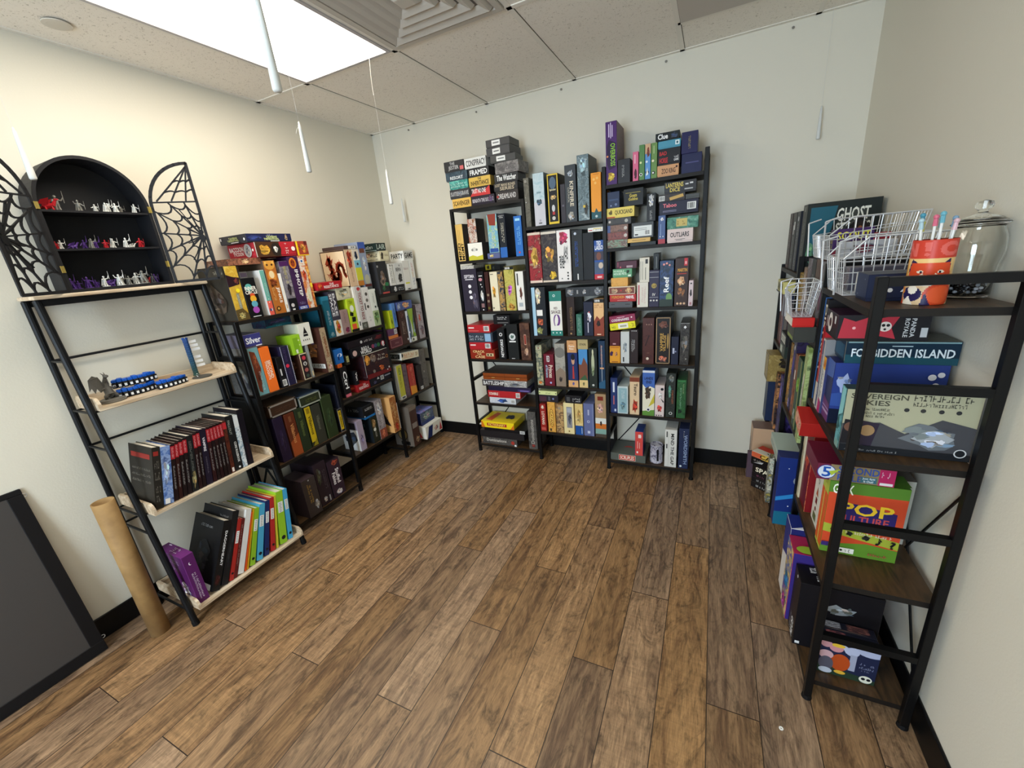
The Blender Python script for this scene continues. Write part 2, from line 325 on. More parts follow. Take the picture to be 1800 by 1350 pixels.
('bl5',1.053,0.4306,0.226,0.0474,0.2,0.0,0,0,0,'white and blue flat game box at stack foot','#c9cdd6','','','A:.25,.1,.75,.95:#2f4f8c:4;S:.03,.25,.2,.85:#ffffff;B:.82,.15,.97,.8'),
('bl5',1.0705,0.4786,0.279,0.0544,0.21,0.0,0,0,1,'red flat word game box','#b3262b','','','T:SCRABBLE:.04,.35,.32,.75:#f3e6d8;R:.35,.1,.355,.9:#d97a76;B:.86,.15,.98,.85'),
('bl5',1.119,0.5336,0.358,0.0364,0.21,0.0,0,0,0,'dark purple flat game box','#241f38','','','R:.7,.1,.98,.6:#3f3166;R:.75,.2,.95,.4:#7d6fae'),
('bl5',1.0795,0.5706,0.377,0.0504,0.21,0.0,0,0,1,'grey and black flat battle game box','a:#c6c4c2,#8b8988,#e4e2df','','','R:0,0,.5,.95:#3a3436;T:BATTLESHIP:.03,.2,.5,.8:#e8e6e4;A:.55,.1,.95,.7:#6d6f72:8'),
('bl5',1.09,0.6216,0.372,0.0534,0.21,0.0,0,0,0,'varnished orange-brown wooden chess case','#8a4319','','#2f2018','R:0,.48,1,.54:#3a1a08;R:.2,.3,.27,.38:#c9a860;R:.76,.3,.83,.38:#c9a860;R:.5,0,.505,1:#5a2a10'),
('bl6',0.99,0.0706,0.308,0.0574,0.205,0.0,0,0,0,'grey dungeon game box lying flat at the bottom','a:#3a3836,#5a5653,#2a2827','','','T:Dominations:.12,.4,.7,.85:#bfb9b0;C:.88,.5,.05:#a63a30;C:.95,.12,.03:#eee'),
('bl6',1.2825,0.0706,0.071,0.3104,0.2,0.0,0,0,0,'grey dungeon game box standing upright by the post','a:#3f3d3b,#5d5a57,#343230','','','T:Dominations:.3,.15,.7,.8:#a8a49c:90;A:.3,.03,.8,.15:#8c3830:3'),
('bl6',1.0125,0.1286,0.393,0.0564,0.215,0.0,0,0,0,'black shallow tray box','#232022','','',''),
('bl6',1.044,0.1856,0.368,0.0274,0.2,0.0,0,0,0,'black thin flat box with barcode','#141214','','','B:.86,.05,.97,.95'),
('bl6',0.9835,0.2136,0.293,0.0554,0.21,0.0,0,0,1,'bright yellow flat drawing game box','#f2d51c','','','R:.18,.3,.78,.75:#b22a2a;T:PICTIONARY:.22,.35,.74,.7:#f4dc6a;P:0,0,.12,0,.05,.9,0,1:#d97a1c;P:.88,0,1,0,1,.8:#d8721c;t/P:.1,.15,.3,.1,.35,.8,.2,.9:#d9602a;t/A:.55,.3,.9,.8:#2b2a38:3'),
('bm1',1.6115,1.6806,0.031,0.2204,0.18,0.0,0,0,0,'small dark grey-violet box','#37343c','','','C:.5,.45,.2:#6a6672'),
('bm1',1.549,1.6806,0.07,0.2874,0.2,0.0,0,0,0,'yellow-edged black game box with red badge','#e3c23c','#2a231c','','R:.1,.05,.9,.97:#1b1a1c;E:.5,.82,.3,.12:#51657c;T:Splendor:.2,.66,.8,.71:#e7dcb2;A:.15,.48,.85,.6:#b59a6a:3;E:.5,.32,.15,.07:#c9c9cc;R:.4,.19,.62,.25:#b53a3c;C:.5,.12,.16:#c9c5bd'),
('bm1',1.6625,1.6806,0.069,0.3184,0.2,0.0,0,0,0,'tall charcoal game box with cream capitals','#3a4046','','','T:KINFIRE:.42,.28,.75,.72:#d9cfb8:-90;T:COUNCIL:.22,.35,.38,.62:#a8a698:-90;A:.2,.78,.8,.92:#aab0b4:2;A:.15,.02,.85,.2:#a8a49a:5'),
('bm1',1.4575,1.6806,0.073,0.3054,0.2,0.0,0,0,0,'pale blue and white sea game box','a:#9fc0cb,#c3d3da,#b5c9d0','#5b6e76','','P:0,0,1,0,1,.5,0,.45:#c9c8d0;A:.15,.38,.85,.52:#3e5664:2;R:.3,.62,.7,.65:#7f98a2;C:.5,.1,.1:#b0a8b8;R:.35,.04,.65,.06:#444'),
('bm1',1.741,1.6806,0.07,0.3594,0.2,0.0,0,0,0,'tallest storm-grey art game box','a:#39484d,#7d9199,#5b6c72,#aab9bd','#4f5a56','','A:.1,.7,.9,.98:#9db5bf:3;S:.3,.3,.7,.7:#5f6a6c:-90;A:.5,.05,.9,.3:#3a3c3a:5;R:.45,.2,.65,.24:#d8b94e'),
('bm1',1.363,1.6806,0.06,0.2894,0.2,0.0,0,0,0,'grey-brown speckled game box against the post','a:#4a4741,#5d5a50,#6e6a5e,#3c3a36','','','C:.35,.93,.16:#d9d6cc;C:.35,.93,.11:#4a4741;R:.2,.5,.35,.52:#ddd;R:.2,.6,.3,.61:#ddd'),
('bm1',1.817,1.6806,0.06,0.2534,0.2,0.0,0,0,0,'orange game box with teal foot','#ee9a2e','','','P:0,0,1,0,1,.16,.7,.15,.5,.24,.3,.15,0,.17:#24545e;C:.3,.86,.12:#f7bd63;C:.62,.88,.12:#f7bd63;C:.45,.78,.12:#f7bd63;R:.2,.96,.8,.97:#b0611a;C:.5,.06,.12:#c8d4d4'),
('bm2',1.6895,1.3256,0.069,0.3064,0.2,0.0,0,0,0,'black game box with slanted blue lettering','#1f2225','','','S:.28,.28,.6,.78:#2f63c8:-90;R:.45,.02,.55,.14:#e6e6e6;C:.35,.93,.12:#c8d0e0'),
('bm2',1.502,1.3256,0.104,0.3164,0.2,0.0,0,0,0,'black ornate game box with gold crest','a:#1d1c20,#3a3438,#57514c','','','R:0,0,1,.04:#d8c8b6;R:0,.95,1,1:#d6cdbf;A:.15,.35,.9,.75:#c99a4a:6;C:.5,.55,.14:#8a5a4a;A:.4,.05,1,.25:#e0b93a:7'),
('bm2',1.6015,1.3256,0.089,0.3154,0.2,0.0,0,0,0,'white game box with large brushed Korean lettering','#ebe6e4','#b8b4b4','','A:.1,.7,.95,1:#b23a5a:4;T:신수의:.5,.36,.78,.7:#1a1a1c;T:정원:.14,.26,.5,.52:#1a1a1c;C:.75,.17,.06:#222;C:.75,.11,.06:#222;C:.75,.05,.06:#222;C:.3,.06,.05:#777'),
('bm2',1.3915,1.3256,0.109,0.3194,0.2,0.0,0,0,0,'crimson ornate game box with gold crest','a:#8c1f26,#a5333a,#6a1a20,#c9a78c','','','R:0,0,1,.05:#e6cdbd;R:0,.95,1,1:#d9c9b8;A:.15,.3,.85,.75:#c9a04c:5;C:.5,.52,.16:#8a6a1c'),
('bm2',1.7595,1.3256,0.067,0.2834,0.2,0.0,0,0,0,'plain black upright game box','#0c0d12','','',''),
('bm2',1.8265,1.3256,0.061,0.2334,0.18,0.0,0,0,0,'blue photo game box with red foot','#274f9c','','','T:TED:.25,.88,.75,.98:#ffffff;T:LASSO:.1,.76,.95,.87:#ffffff;R:0,0,1,.14:#c2303c;R:0,.16,1,.45:#4a5a78;E:.7,.36,.25,.08:#c9b8a8;R:0,.5,1,.72:#3c3848;E:.5,.6,.25,.1:#7a4a3c;R:.3,.04,.8,.09:#f0c0c0'),
('bm2',1.8075,1.6096,0.093,0.0244,0.15,0.0,0,0,0,'small white carton with yellow and red print','#efefea','','','R:.35,.62,.9,.78:#e2c63a;S:.1,.3,.95,.55:#4a1a20;R:.05,.3,.3,.5:#c23a3c'),
('bm3',1.387,0.9656,0.136,0.3324,0.2,0.0,0,0,0,'black game box with a pale blue edge and creatures','#20242a','','','R:0,0,.25,1:#a9cde3;A:.2,.6,.75,1:#c9bca6:5;R:.32,.42,.75,.54:#eceae6;A:.3,.2,.8,.4:#b85c3c:7;A:.2,.02,.8,.2:#9a9a5c:8'),
('bm3',1.5255,0.9656,0.085,0.3014,0.2,0.0,0,0,0,'white game box with teal top and purple tentacle','#eceae2','#6b5a4c','','R:0,.78,1,1:#2c7f74;R:0,0,1,.12:#2c7f74;T:RED:.35,.6,.65,.65:#5a3a3c;T:SAVAGE:.12,.5,.88,.58:#5a3a3c;Q:.5,.3,.32:#6b3f86;C:.2,.07,.05:#fff;C:.5,.07,.05:#fff;C:.8,.07,.05:#fff;C:.4,.9,.1:#e6efec;C:.4,.9,.06:#2c7f74'),
('bm3',1.8165,0.9656,0.065,0.2394,0.2,0.0,0,0,0,'sand and rust desert game box','#e7b982','','','R:0,.9,1,1:#15120f;T:DEVIR:.12,.92,.62,.98:#ffffff;S:.1,.76,.9,.87:#b8744a;P:0,0,1,0,1,.55,.6,.45,.3,.55,0,.4:#8c3f2c;A:.2,.25,.7,.45:#2a1a12:3;R:.3,.03,.7,.06:#f0d0b0'),
('bm3',1.6295,0.9656,0.053,0.2584,0.2,0.0,0,0,0,'dark book-like box with gold lettering','#2c1f1c','','','S:.35,.15,.7,.75:#b08a5a:90;C:.45,.06,.12:#b08a5a'),
('bm3',1.6835,0.9656,0.037,0.1444,0.14,0.0,0,0,0,'small green upright box','#3c6f60','','','S:.25,.15,.75,.85:#a9cdbd:90'),
('bm3',1.7475,0.9656,0.061,0.2234,0.18,0.0,0,0,0,'midnight blue game box with a white figure','#1d2138','','','A:.3,.4,.9,.75:#d9d6e6:5;C:.6,.7,.08:#c45a5a;R:.4,.1,.5,.4:#c4c4d4'),
('bm3',1.726,1.2246,0.252,0.06,0.16,0.0,0,0,0,'charcoal speckled flat box laid across the uprights','a:#222428,#34373c,#1a1b1e','','','A:.02,.1,.24,.9:#8f9194:4;R:.3,.3,.34,.7:#999;A:.44,.2,.56,.8:#a9a9a9:2;A:.72,.05,.98,.9:#85888b:3'),
('bm4',1.3685,0.6006,0.069,0.2974,0.2,0.0,0,0,0,'mottled green and cream art game box','a:#6a7a5c,#c3bd9a,#3c4a48,#a9b4a0','','','C:.5,.93,.22:#cbc8b8;C:.5,.93,.15:#7a5a3c;A:.1,.02,.9,.12:#c9712e:3'),
('bm4',1.4525,0.6006,0.075,0.2334,0.2,0.0,0,0,0,'maroon game box with cream and blue lettering','#6a1a2a','','','T:RED:.3,.76,.6,.95:#ddd;T:Princes:.45,.26,.85,.66:#e6d6c6:-90;T:of Florence:.15,.26,.4,.66:#9fc0d6:-90;C:.6,.1,.1:#aab4e0'),
('bm4',1.5365,0.6006,0.073,0.3094,0.2,0.0,0,0,0,'grey landscape game box with a small ship','a:#8c8b86,#a9a59a,#75736e','','','P:0,0,1,0,1,.35,.5,.45,0,.35:#8c7a6a;A:.3,.08,.7,.25:#3c3434:3;E:.5,.8,.5,.12:#77756f'),
('bm4',1.627,0.6006,0.07,0.2474,0.2,0.0,0,0,0,'navy game box with a standing captain','#1f2f66','','','R:0,0,1,.2:#d9a671;A:.35,.04,.65,.16:#4a4a8c:3;E:.55,.78,.16,.12:#c99a7a;E:.55,.88,.2,.09:#17171f;P:.15,.2,.9,.2,.8,.65,.3,.65:#2a3560;P:.45,.25,.65,.25,.6,.62,.5,.62:#b53a34'),
('bm4',1.7685,0.6006,0.057,0.2824,0.2,0.0,0,0,0,'dark green game box with a white robed figure','#262c26','','','E:.5,.62,.18,.26:#b8bd9c;E:.5,.9,.1,.07:#c9c9a8;A:.3,.25,.7,.6:#8a9a78:3;C:.5,.08,.14:#c9c9c4'),
('bm4',1.7005,0.6006,0.061,0.2724,0.2,0.0,0,0,0,'landscape game box in sky blue and brick','#4a8cc6','','','R:0,0,1,.2:#dcc084;P:0,.2,1,.2,1,.6,.6,.8,.3,.6,0,.62:#7a4a38;P:0,.2,1,.2,.7,.35:#3c5a3c;A:.35,.04,.65,.16:#5a5a3c:3'),
('bm4',1.829,0.6006,0.044,0.3324,0.2,0.0,0,0,0,'navy game box with an orange lettered blade','#16324f','','','R:.47,.1,.53,.9:#c9d0d6;S:.34,.5,.66,.92:#e08a5c:-90;R:.2,.42,.8,.45:#d9a074;C:.5,.08,.16:#e0e6ea;P:0,0,1,0,1,.2,0,.12:#2c5a7a'),
('bm4',1.6245,0.8486,0.067,0.0854,0.2,0.0,0,0,0,'tan small box with white script on the navy one','#cf9a68','','','T:Puerto:.2,.45,.8,.62:#f3e6d6;T:Rico:.25,.25,.7,.4:#f3e6d6;R:.3,.75,.7,.8:#a06a3c'),
('bm4',1.702,0.8736,0.07,0.068,0.2,0.0,0,0,0,'khaki small box with dark title above the landscape one','#b5a373','','','T:CITADEL:.15,.4,.85,.6:#2a241a'),
('bm5',1.3625,0.2356,0.083,0.2164,0.21,0.0,0,0,0,'red game box with tall white capitals','#97251f','','','T:LOYANG:.3,.25,.75,.74:#efe3d0:-90;A:.2,.82,.8,.98:#e8dcc8:3;R:.15,.05,.85,.15:#c0584c'),
('bm5',1.5805,0.2356,0.077,0.2404,0.2,0.0,0,0,0,'cream game box with an oval stormy picture','#e7d6a0','','','R:.3,.2,.82,.88:#8a8a90;A:.35,.25,.8,.7:#3e4454:4;R:.35,.7,.78,.85:#a9adb8;C:.5,.09,.08:#8a6a2a'),
('bm5',1.448,0.2356,0.058,0.2374,0.2,0.0,0,0,0,'golden game box with a framed vertical title','a:#d9963a,#e0aa52,#c98430','','','E:.5,.48,.3,.3:#5a2a12;E:.5,.48,.24,.28:#e8c25c;T:CATAN:.36,.26,.64,.7:#8a2a1a:-90;R:.2,.03,.45,.12:#4a3a2a'),
('bm5',1.728,0.2356,0.074,0.2464,0.2,0.0,0,0,0,'slate blue game box','#636c98','','','R:.86,0,.9,1:#9098b8;C:.45,.45,.13:#c3c8dc;C:.45,.45,.08:#636c98;R:.4,.65,.55,.82:#aab0cc;R:.35,.08,.6,.16:#c3c8dc'),
('bm5',1.6565,0.2356,0.057,0.2404,0.2,0.0,0,0,0,'pale yellow game box with a blue foot','a:#e0c888,#d6b870,#ead9a8','','','R:0,0,1,.3:#1d4f96;A:.2,.4,.8,.85:#b0925a:4;R:.8,.05,.86,.25:#cfe0f0'),
('bm5',1.511,0.2356,0.056,0.2294,0.19,0.0,0,0,0,'brown village scene game box','a:#8c6a44,#c9a26a,#5a4a3c,#b5763c','','','C:.5,.85,.2:#9a8a78'),
('bm5',1.813,0.2356,0.076,0.3244,0.2,0.0,0,0,0,'sandy game box with a desert tree picture','#a98c68','','','R:0,.3,1,.45:#d9dcd6;R:0,.2,1,.32:#c9702c;A:.4,.25,.65,.4:#2a1a14:3;R:0,0,1,.08:#4a4038;P:0,.08,1,.08,1,.2,0,.2:#7fa39a;A:.1,.55,.9,.8:#d7a596:5;R:.25,.86,.75,.95:#7a2a1a'),
('bm5',1.424,0.4736,0.164,0.0534,0.18,0.0,0,0,0,'black flat box with small emblems over the red box','#26232a','','','R:.05,.1,.4,.8:#4a2a38;C:.75,.5,.05:#7a80b0;R:.5,.2,.6,.8:#54545c'),
('bm5',1.6195,0.4766,0.123,0.0584,0.16,0.0,0,0,0,'small black flat box with white letters','#17161a','','','S:.45,.2,.92,.75:#cfcfcf;R:.1,.2,.3,.8:#4c4c4c'),
('bm5',1.4285,0.5276,0.141,0.0294,0.18,0.0,0,0,0,'pale green flat carton topping the stack','#d6dc9c','','','S:.35,.3,.65,.75:#3f6a3c;C:.06,.5,.03:#333;C:.94,.5,.03:#333'),
('br1',2.1415,1.8556,0.031,0.1754,0.14,0.0,0,0,0,'green upright card box right of the blue one','#6a8c4c','','','C:.4,.16,.28:#15201a;C:.35,.16,.15:#f3f3ee;C:.3,.5,.2:#eee2c0;R:.4,.7,.5,.92:#c9d8a8'),
('br1',2.043,1.8556,0.03,0.1484,0.12,0.0,0,0,0,'small pink upright card box','#d96a8c','','','A:.2,.05,.8,.45:#4a1428:4;R:.3,.6,.5,.9:#f0b8c8'),
('br1',2.1085,1.8556,0.029,0.1764,0.14,0.0,0,0,0,'blue and tan upright card box','#5c93cc','','','R:0,.72,1,1:#cfa983;A:.2,.6,.9,.95:#7a3c2c:3;C:.4,.2,.3:#15151a;P:.2,.1,.6,.14,.4,.34:#f3f3ee;C:.3,.5,.2:#e0e6ee'),
('br1',2.214,1.8556,0.11,0.0564,0.15,0.0,0,0,0,'tan flat box with dark cut-out title','#cf9a6c','','','T:ZOO KING:.2,.25,.85,.7:#3a1c12;C:.9,.75,.05:#3a1c12'),
('br1',2.0765,1.8556,0.029,0.1764,0.14,0.0,0,0,0,'green upright card box left of the blue one','#55824a','','','C:.35,.16,.28:#f3f3ee;C:.35,.16,.18:#15201a;C:.3,.5,.2:#dfe0a8'),
('br1',2.3315,1.8556,0.099,0.0944,0.16,0.0,0,0,0,'navy box lying under another navy box','#191c48','','','R:.2,.5,.85,.56:#4a4a7c'),
('br1',1.9785,1.8556,0.069,0.1224,0.12,-0.0,0,0,0,'small black box in front of the purple one','#26262a','','','S:.35,.25,.55,.75:#dedede:-90'),
('br1',1.9085,1.8556,0.065,0.3214,0.21,0.0,0,0,0,'tall purple monster game box','#4a2468','a:#4a3438,#6a4a4a,#3a2a34','','T:OVERBOSS:.4,.3,.86,.68:#86b83a:-90;P:.1,.62,.3,.72,.9,.66,.9,.28,.3,.24,.1,.34:#2b1840;T:OVERBOSS:.42,.3,.84,.66:#8fc23c:-90;R:.25,.76,.35,.96:#cbb8dc;R:.42,.74,.5,.98:#cbb8dc;R:.56,.76,.64,.94:#cbb8dc;A:.1,.04,.9,.22:#c9a83e:4;C:.16,.46,.08:#e08a5a'),
('br1',2.2175,1.9126,0.115,0.0794,0.15,0.0,0,0,0,'black flat box with red capitals','#151316','','','T:BAD:.08,.6,.4,.84:#c92a2c;T:HORSE:.08,.12,.45,.45:#c92a2c;S:.72,.36,.93,.5:#e8e8e8;T:GAME:.72,.18,.93,.32:#e8e8e8'),
('br1',2.3185,1.9506,0.079,0.1024,0.14,0.0,0,0,0,'navy box with gold vertical name','#1d1a4c','','','S:.42,.2,.58,.8:#c9b96a:-90'),
('br1',2.218,1.9926,0.114,0.0374,0.15,0.0,0,0,0,'light blue flat box with small white badge','#4c93ac','','','R:.76,.3,.94,.85:#e8f0f0;R:.81,.42,.89,.72:#34606c'),
('br1',2.2075,2.0316,0.121,0.0384,0.15,0.0,0,0,0,'black detective game box topping the stack','#141a1a','','','T:Clue:.1,.2,.52,.85:#ffffff;A:.6,.1,.95,.9:#3a4a6a:4'),
('br2',2.086,1.5056,0.146,0.02,0.15,0.0,0,0,0,'black flat box at the stack foot under a yellow strip','#1c1e1e','','',''),
('br2',2.189,1.5056,0.038,0.1524,0.15,0.0,0,0,0,'slim blue upright box with red foot','#4a6090','','','R:0,0,1,.17:#a83a44;A:.2,.8,.8,.95:#e6e6f0:3;R:.3,.3,.4,.7:#8fa6cc;C:.3,.26,.08:#eee;C:.7,.26,.08:#eee'),
('br2',2.2865,1.5056,0.135,0.0734,0.16,0.0,0,0,0,'pale pink flat box with dark slanted capitals','#ddc9c4','','','T:OUTLIARS:.12,.4,.85,.75:#191919;R:.3,.22,.7,.25:#555;R:.35,.15,.6,.18:#555'),
('br2',1.938,1.5056,0.12,0.0454,0.15,0.0,0,0,0,'mottled green flat box at the stack foot','a:#3c5a4a,#8aa08a,#6a3c3a,#c9c4b0','','','S:.3,.3,.7,.75:#9ac09a'),
('br2',2.063,1.5262,0.128,0.0228,0.15,0.0,0,0,0,'thin yellow flat box','#d6ae62','','','R:.2,.4,.8,.6:#b08a44'),
('br2',2.083,1.5496,0.122,0.0844,0.15,0.0,0,0,0,'dark grey box with a white barcode label','#45484a','','','R:.1,.1,.92,.78:#dfe2e0;B:.6,.15,.85,.5;R:.15,.18,.3,.26:#222;R:.15,.5,.7,.53:#888;R:.15,.6,.7,.63:#888'),
('br2',1.9405,1.5516,0.121,0.0414,0.15,0.0,0,0,0,'red-brown card game box second from the foot','a:#3c2a2c,#8c4a44,#5a4a4c','','','C:.88,.5,.08:#c9c0b8'),
('br2',2.2975,1.5796,0.161,0.0614,0.16,0.0,0,0,0,'sea green flat box with gold plaque','a:#2c5a50,#4c8c74,#8ab0a0','','','R:.3,.18,.65,.85:#c9b46a;S:.34,.3,.6,.75:#7a5a20'),
('br2',1.9405,1.5936,0.121,0.0404,0.15,0.0,0,0,0,'brown card game box third from the foot','a:#5a3a32,#8c6a5a,#3c3038','','','R:0,0,.15,1:#4a5a8c;C:.88,.5,.08:#c9c0b8'),
('br2',2.13,1.6346,0.048,0.1464,0.15,0.0,0,0,0,'black box with white scrollwork','#161616','','','A:.1,.5,.9,.98:#c9c9c9:5;S:.35,.05,.65,.42:#dcdcdc:-90'),
('br2',1.95,1.6346,0.138,0.0384,0.15,0.0,0,0,0,'charcoal card game box with an anchor mark','a:#2c2a2c,#45423f','','','C:.8,.5,.07:#b0b0a8;C:.1,.5,.05:#c9c0b8'),
('br2',2.274,1.6586,0.202,0.0674,0.16,0.0,0,0,0,'midnight purple party box with pink title','#17132e','','','T:Taboo:.1,.55,.45,.85:#f07a84;B:.72,.25,.94,.8;R:.1,.28,.45,.31:#9a98b8;R:.1,.2,.45,.22:#9a98b8'),
('br2',1.954,1.6736,0.166,0.0554,0.16,0.0,0,0,0,'yellow flat box with dark capitals','#e3cc62','','','T:QUICKSAND:.3,.25,.93,.75:#2a2212;A:.06,.25,.22,.85:#6a5a20:3;R:0,.03,.3,.14:#b53a2a'),
('br2',2.343,1.7266,0.07,0.0254,0.1,0.0,0,0,0,'small stack of grey card packs','#4a4c4c','','','R:0,.45,1,.5:#222;R:0,.2,1,.24:#222;R:.1,.6,.9,.62:#888'),
('br2',2.0315,1.7296,0.109,0.0904,0.14,0.0,0,0,0,'black box with small gold lettering','#141414','','','T:Goats:.3,.5,.68,.7:#d6c04c;T:Goblins:.25,.3,.72,.48:#d6c04c;R:.1,.75,.85,.77:#c9b84a'),
('br2',2.236,1.7266,0.14,0.0384,0.16,0.0,0,0,0,'brown pencil party game box','#37302e','','','P:.45,.1,.95,.45,.92,.85,.42,.5:#c9a35a;B:.04,.15,.25,.8'),
('br2',1.918,1.7296,0.07,0.0874,0.12,0.0,0,0,0,'dark blue small tin on the yellow box','#23304f','','','R:.1,.45,.9,.55:#3a4c70;C:.3,.15,.06:#8a9ac0;C:.7,.2,.1:#6a7aa0'),
('br2',2.279,1.7656,0.162,0.0584,0.14,0.0,0,0,0,'dark box with gold dice game title on top','#2f2d30','','','T:LANTERNS:.05,.5,.6,.9:#e0c860;T:DICE:.18,.12,.5,.46:#e0c860;R:.66,.6,.76,.72:#ccc;R:.8,.65,.9,.78:#ddd;R:.64,.2,.9,.3:#bbb'),
('br3',2.3035,1.1456,0.073,0.2744,0.2,0.0,0,0,0,'brown game box with red ribbon and wrestler','#3b2620','','','R:.66,.84,.9,.99:#c9303a;R:.7,.87,.86,.93:#e9a0a0;T:MARTIN:.2,.72,.9,.79:#e6a83c;R:.15,.67,.85,.69:#b03a2a;A:.15,.42,.85,.64:#d9a67c:5;A:.15,.16,.85,.42:#8a6040:6;C:.25,.06,.09:#d8b08a;C:.5,.06,.09:#d8b08a;C:.75,.06,.09:#d8b08a'),
('br3',2.0865,1.1456,0.065,0.1484,0.16,0.0,0,0,0,'cream upright box with a pink edge','#dfd9cc','','','R:.1,.1,.24,.9:#c06a72;S:.42,.2,.58,.8:#c98a84:-90;S:.64,.15,.8,.85:#c98a84:-90'),
('br3',2.2215,1.1456,0.077,0.2654,0.2,0.0,0,0,0,'dark sea game box with white brushed title','a:#1d2a44,#2f4a7c,#16202e,#3c5f86','','','T:Reef:.3,.32,.68,.66:#ffffff:90;C:.3,.92,.08:#e0948c;C:.5,.94,.08:#e0948c;C:.7,.9,.07:#e0948c;E:.7,.2,.22,.1:#6f9a5c;C:.6,.06,.16:#c47a6a;R:0,0,1,.16:#2c3a34'),
('br3',2.356,1.1456,0.024,0.1464,0.14,0.0,0,0,0,'small pink and white upright card box','#dbc6c8','','','A:.2,.35,.8,.7:#3a3438:3;C:.5,.88,.18:#3a3a3a;R:.3,.05,.7,.15:#b07a80'),
('br3',2.1525,1.1456,0.057,0.2164,0.18,0.0,0,0,0,'purple book-spine box with gold crest and numeral','#2b2440','','','T:IV:.35,.3,.65,.38:#d8d4d0;C:.5,.58,.26:#b09a4c;C:.5,.58,.18:#2b2440;A:.3,.5,.7,.66:#b09a4c:3;R:.05,.94,.95,.95:#b8b8c0;R:.05,.8,.95,.81:#b8b8c0;R:.05,.26,.95,.27:#b8b8c0;C:.2,.18,.09:#d8d4d0;C:.5,.18,.09:#d8d4d0;C:.8,.18,.09:#d8d4d0'),
('br3',1.9545,1.1456,0.145,0.0374,0.17,0.0,0,0,0,'grey thin flat box at the stack foot','#55565a','','','R:.1,.5,.25,.6:#222;R:.7,.5,.9,.6:#222'),
('br3',1.968,1.1836,0.16,0.0434,0.17,0.0,0,0,0,'red flat box with gold and white title','#b3282a','','','T:MUNCHKIN:.08,.45,.56,.85:#dca03c;T:MARVEL:.62,.4,.93,.82:#ffffff;R:.3,.15,.7,.2:#e8b0a8'),
('br3',1.962,1.2276,0.162,0.0484,0.17,0.0,0,0,0,'cream-edged art card box','#d9cbb2','','','R:.03,.1,.97,.88:#7a4238;A:.05,.12,.4,.85:#b89878:3;A:.6,.12,.95,.85:#d0a070:5;C:.48,.5,.03:#c83a3a'),
('br3',1.949,1.2766,0.102,0.0524,0.14,0.0,0,0,0,'amber small box','a:#d99638,#e0a850,#c98a30','','',''),
('br3',2.096,1.2946,0.056,0.1424,0.15,0.0,0,0,0,'cream upright box with barcode on another cream box','#dcd6c6','','','R:.1,.1,.15,.85:#8a8a80;R:.3,.1,.35,.85:#8a8a80;R:.6,.75,.85,.93:#333;R:.6,.1,.66,.6:#555'),
('br3',1.9665,1.3296,0.115,0.0514,0.15,0.0,0,0,0,'mint green box with pale capitals','#5f9c72','','','T:HORRIBLE:.05,.62,.6,.85:#cfe6cf;T:HOUSE PETS:.05,.3,.72,.56:#dff0df;A:.66,.4,.9,.9:#23381f:3;R:.8,.1,.95,.3:#dcead8'),
('br3',2.162,1.3626,0.03,0.0934,0.12,0.0,0,0,0,'small black box standing on the purple spine','#191c1e','','','R:.5,.1,.6,.8:#8a8f90'),
('br3',1.992,1.3816,0.12,0.0424,0.14,0.0,0,0,0,'maroon box topping the stack','#4c1a2c','','','R:.5,.1,.8,.4:#a89098;R:.05,.2,.1,.9:#8c4a5a;C:.2,.2,.04:#d05a6a'),
('br4',2.2105,0.7856,0.089,0.3004,0.2,0.0,0,0,0,'black game box with a rounded gold border','#1b1614','','','F:.04,.02,.96,.98:#b08f66;T:VAMPIRE:.3,.28,.52,.66:#c29a4c:90;T:VILLAGE:.52,.28,.7,.62:#c29a4c:90;A:.15,.75,.9,.92:#6a4030:5;A:.15,.04,.85,.2:#b5705a:6;E:.82,.5,.06,.16:#a8884a'),
('br4',2.0375,0.7856,0.049,0.2214,0.19,0.0,0,0,0,'dark brown upright box with white bars of lettering','#2a1c1c','','','S:.4,.4,.62,.7:#f0f0f0:-90;S:.15,.35,.38,.72:#f0f0f0:-90;C:.25,.96,.06:#ddd;C:.5,.96,.06:#ddd;C:.75,.96,.06:#ddd'),
('br4',1.981,0.7856,0.054,0.2074,0.19,0.0,0,0,0,'pale grey upright box with sketched city','#c9ccca','','','A:.2,.3,.8,.7:#9aa4a6:6;R:.25,.05,.4,.2:#333'),
('br4',2.1235,0.7856,0.069,0.2934,0.2,0.0,0,0,0,'chestnut worn upright game box','a:#3c1a16,#4f241d,#44201a','','','C:.35,.86,.05:#a07a6a;C:.55,.86,.05:#a07a6a;C:.75,.86,.05:#a07a6a;P:.2,.4,.3,.4,.6,.62,.55,.64:#241010;E:.45,.12,.12,.03:#d8c8b8;R:.4,.24,.6,.25:#7a5a4a'),
('br4',2.28,0.7856,0.042,0.1764,0.17,0.0,0,0,0,'small navy upright box','#1c2036','','','R:.2,.4,.45,.6:#b8bcd0;R:.5,.45,.7,.5:#8a90b0'),
('br4',2.3335,0.7856,0.051,0.2604,0.2,0.0,0,0,0,'charcoal misty art game box','a:#2a2624,#47423e,#1f1c1b,#5c5650','#3a3633','','P:.5,.86,.68,.9,.5,.94,.34,.9:#e6e6e6;A:.1,.25,.9,.75:#6a645e:6;R:0,.985,1,1:#999;C:.7,.15,.08:#9a9a94'),
('br4',1.916,0.7856,0.068,0.1134,0.17,0.0,0,0,0,'orange yellow small box with a purple bird','#e09a2a','','','A:0,.35,.4,.75:#3a1a4c:4;R:.1,.9,.9,.95:#c06a1a;R:.2,.05,.8,.1:#a0581a;A:.45,.35,.8,.7:#c98a60:3'),
('br4',1.9165,0.8996,0.065,0.0934,0.17,0.0,0,0,0,'maroon small upright box','#4c1218','','','R:.3,.1,.6,.2:#b8888c'),
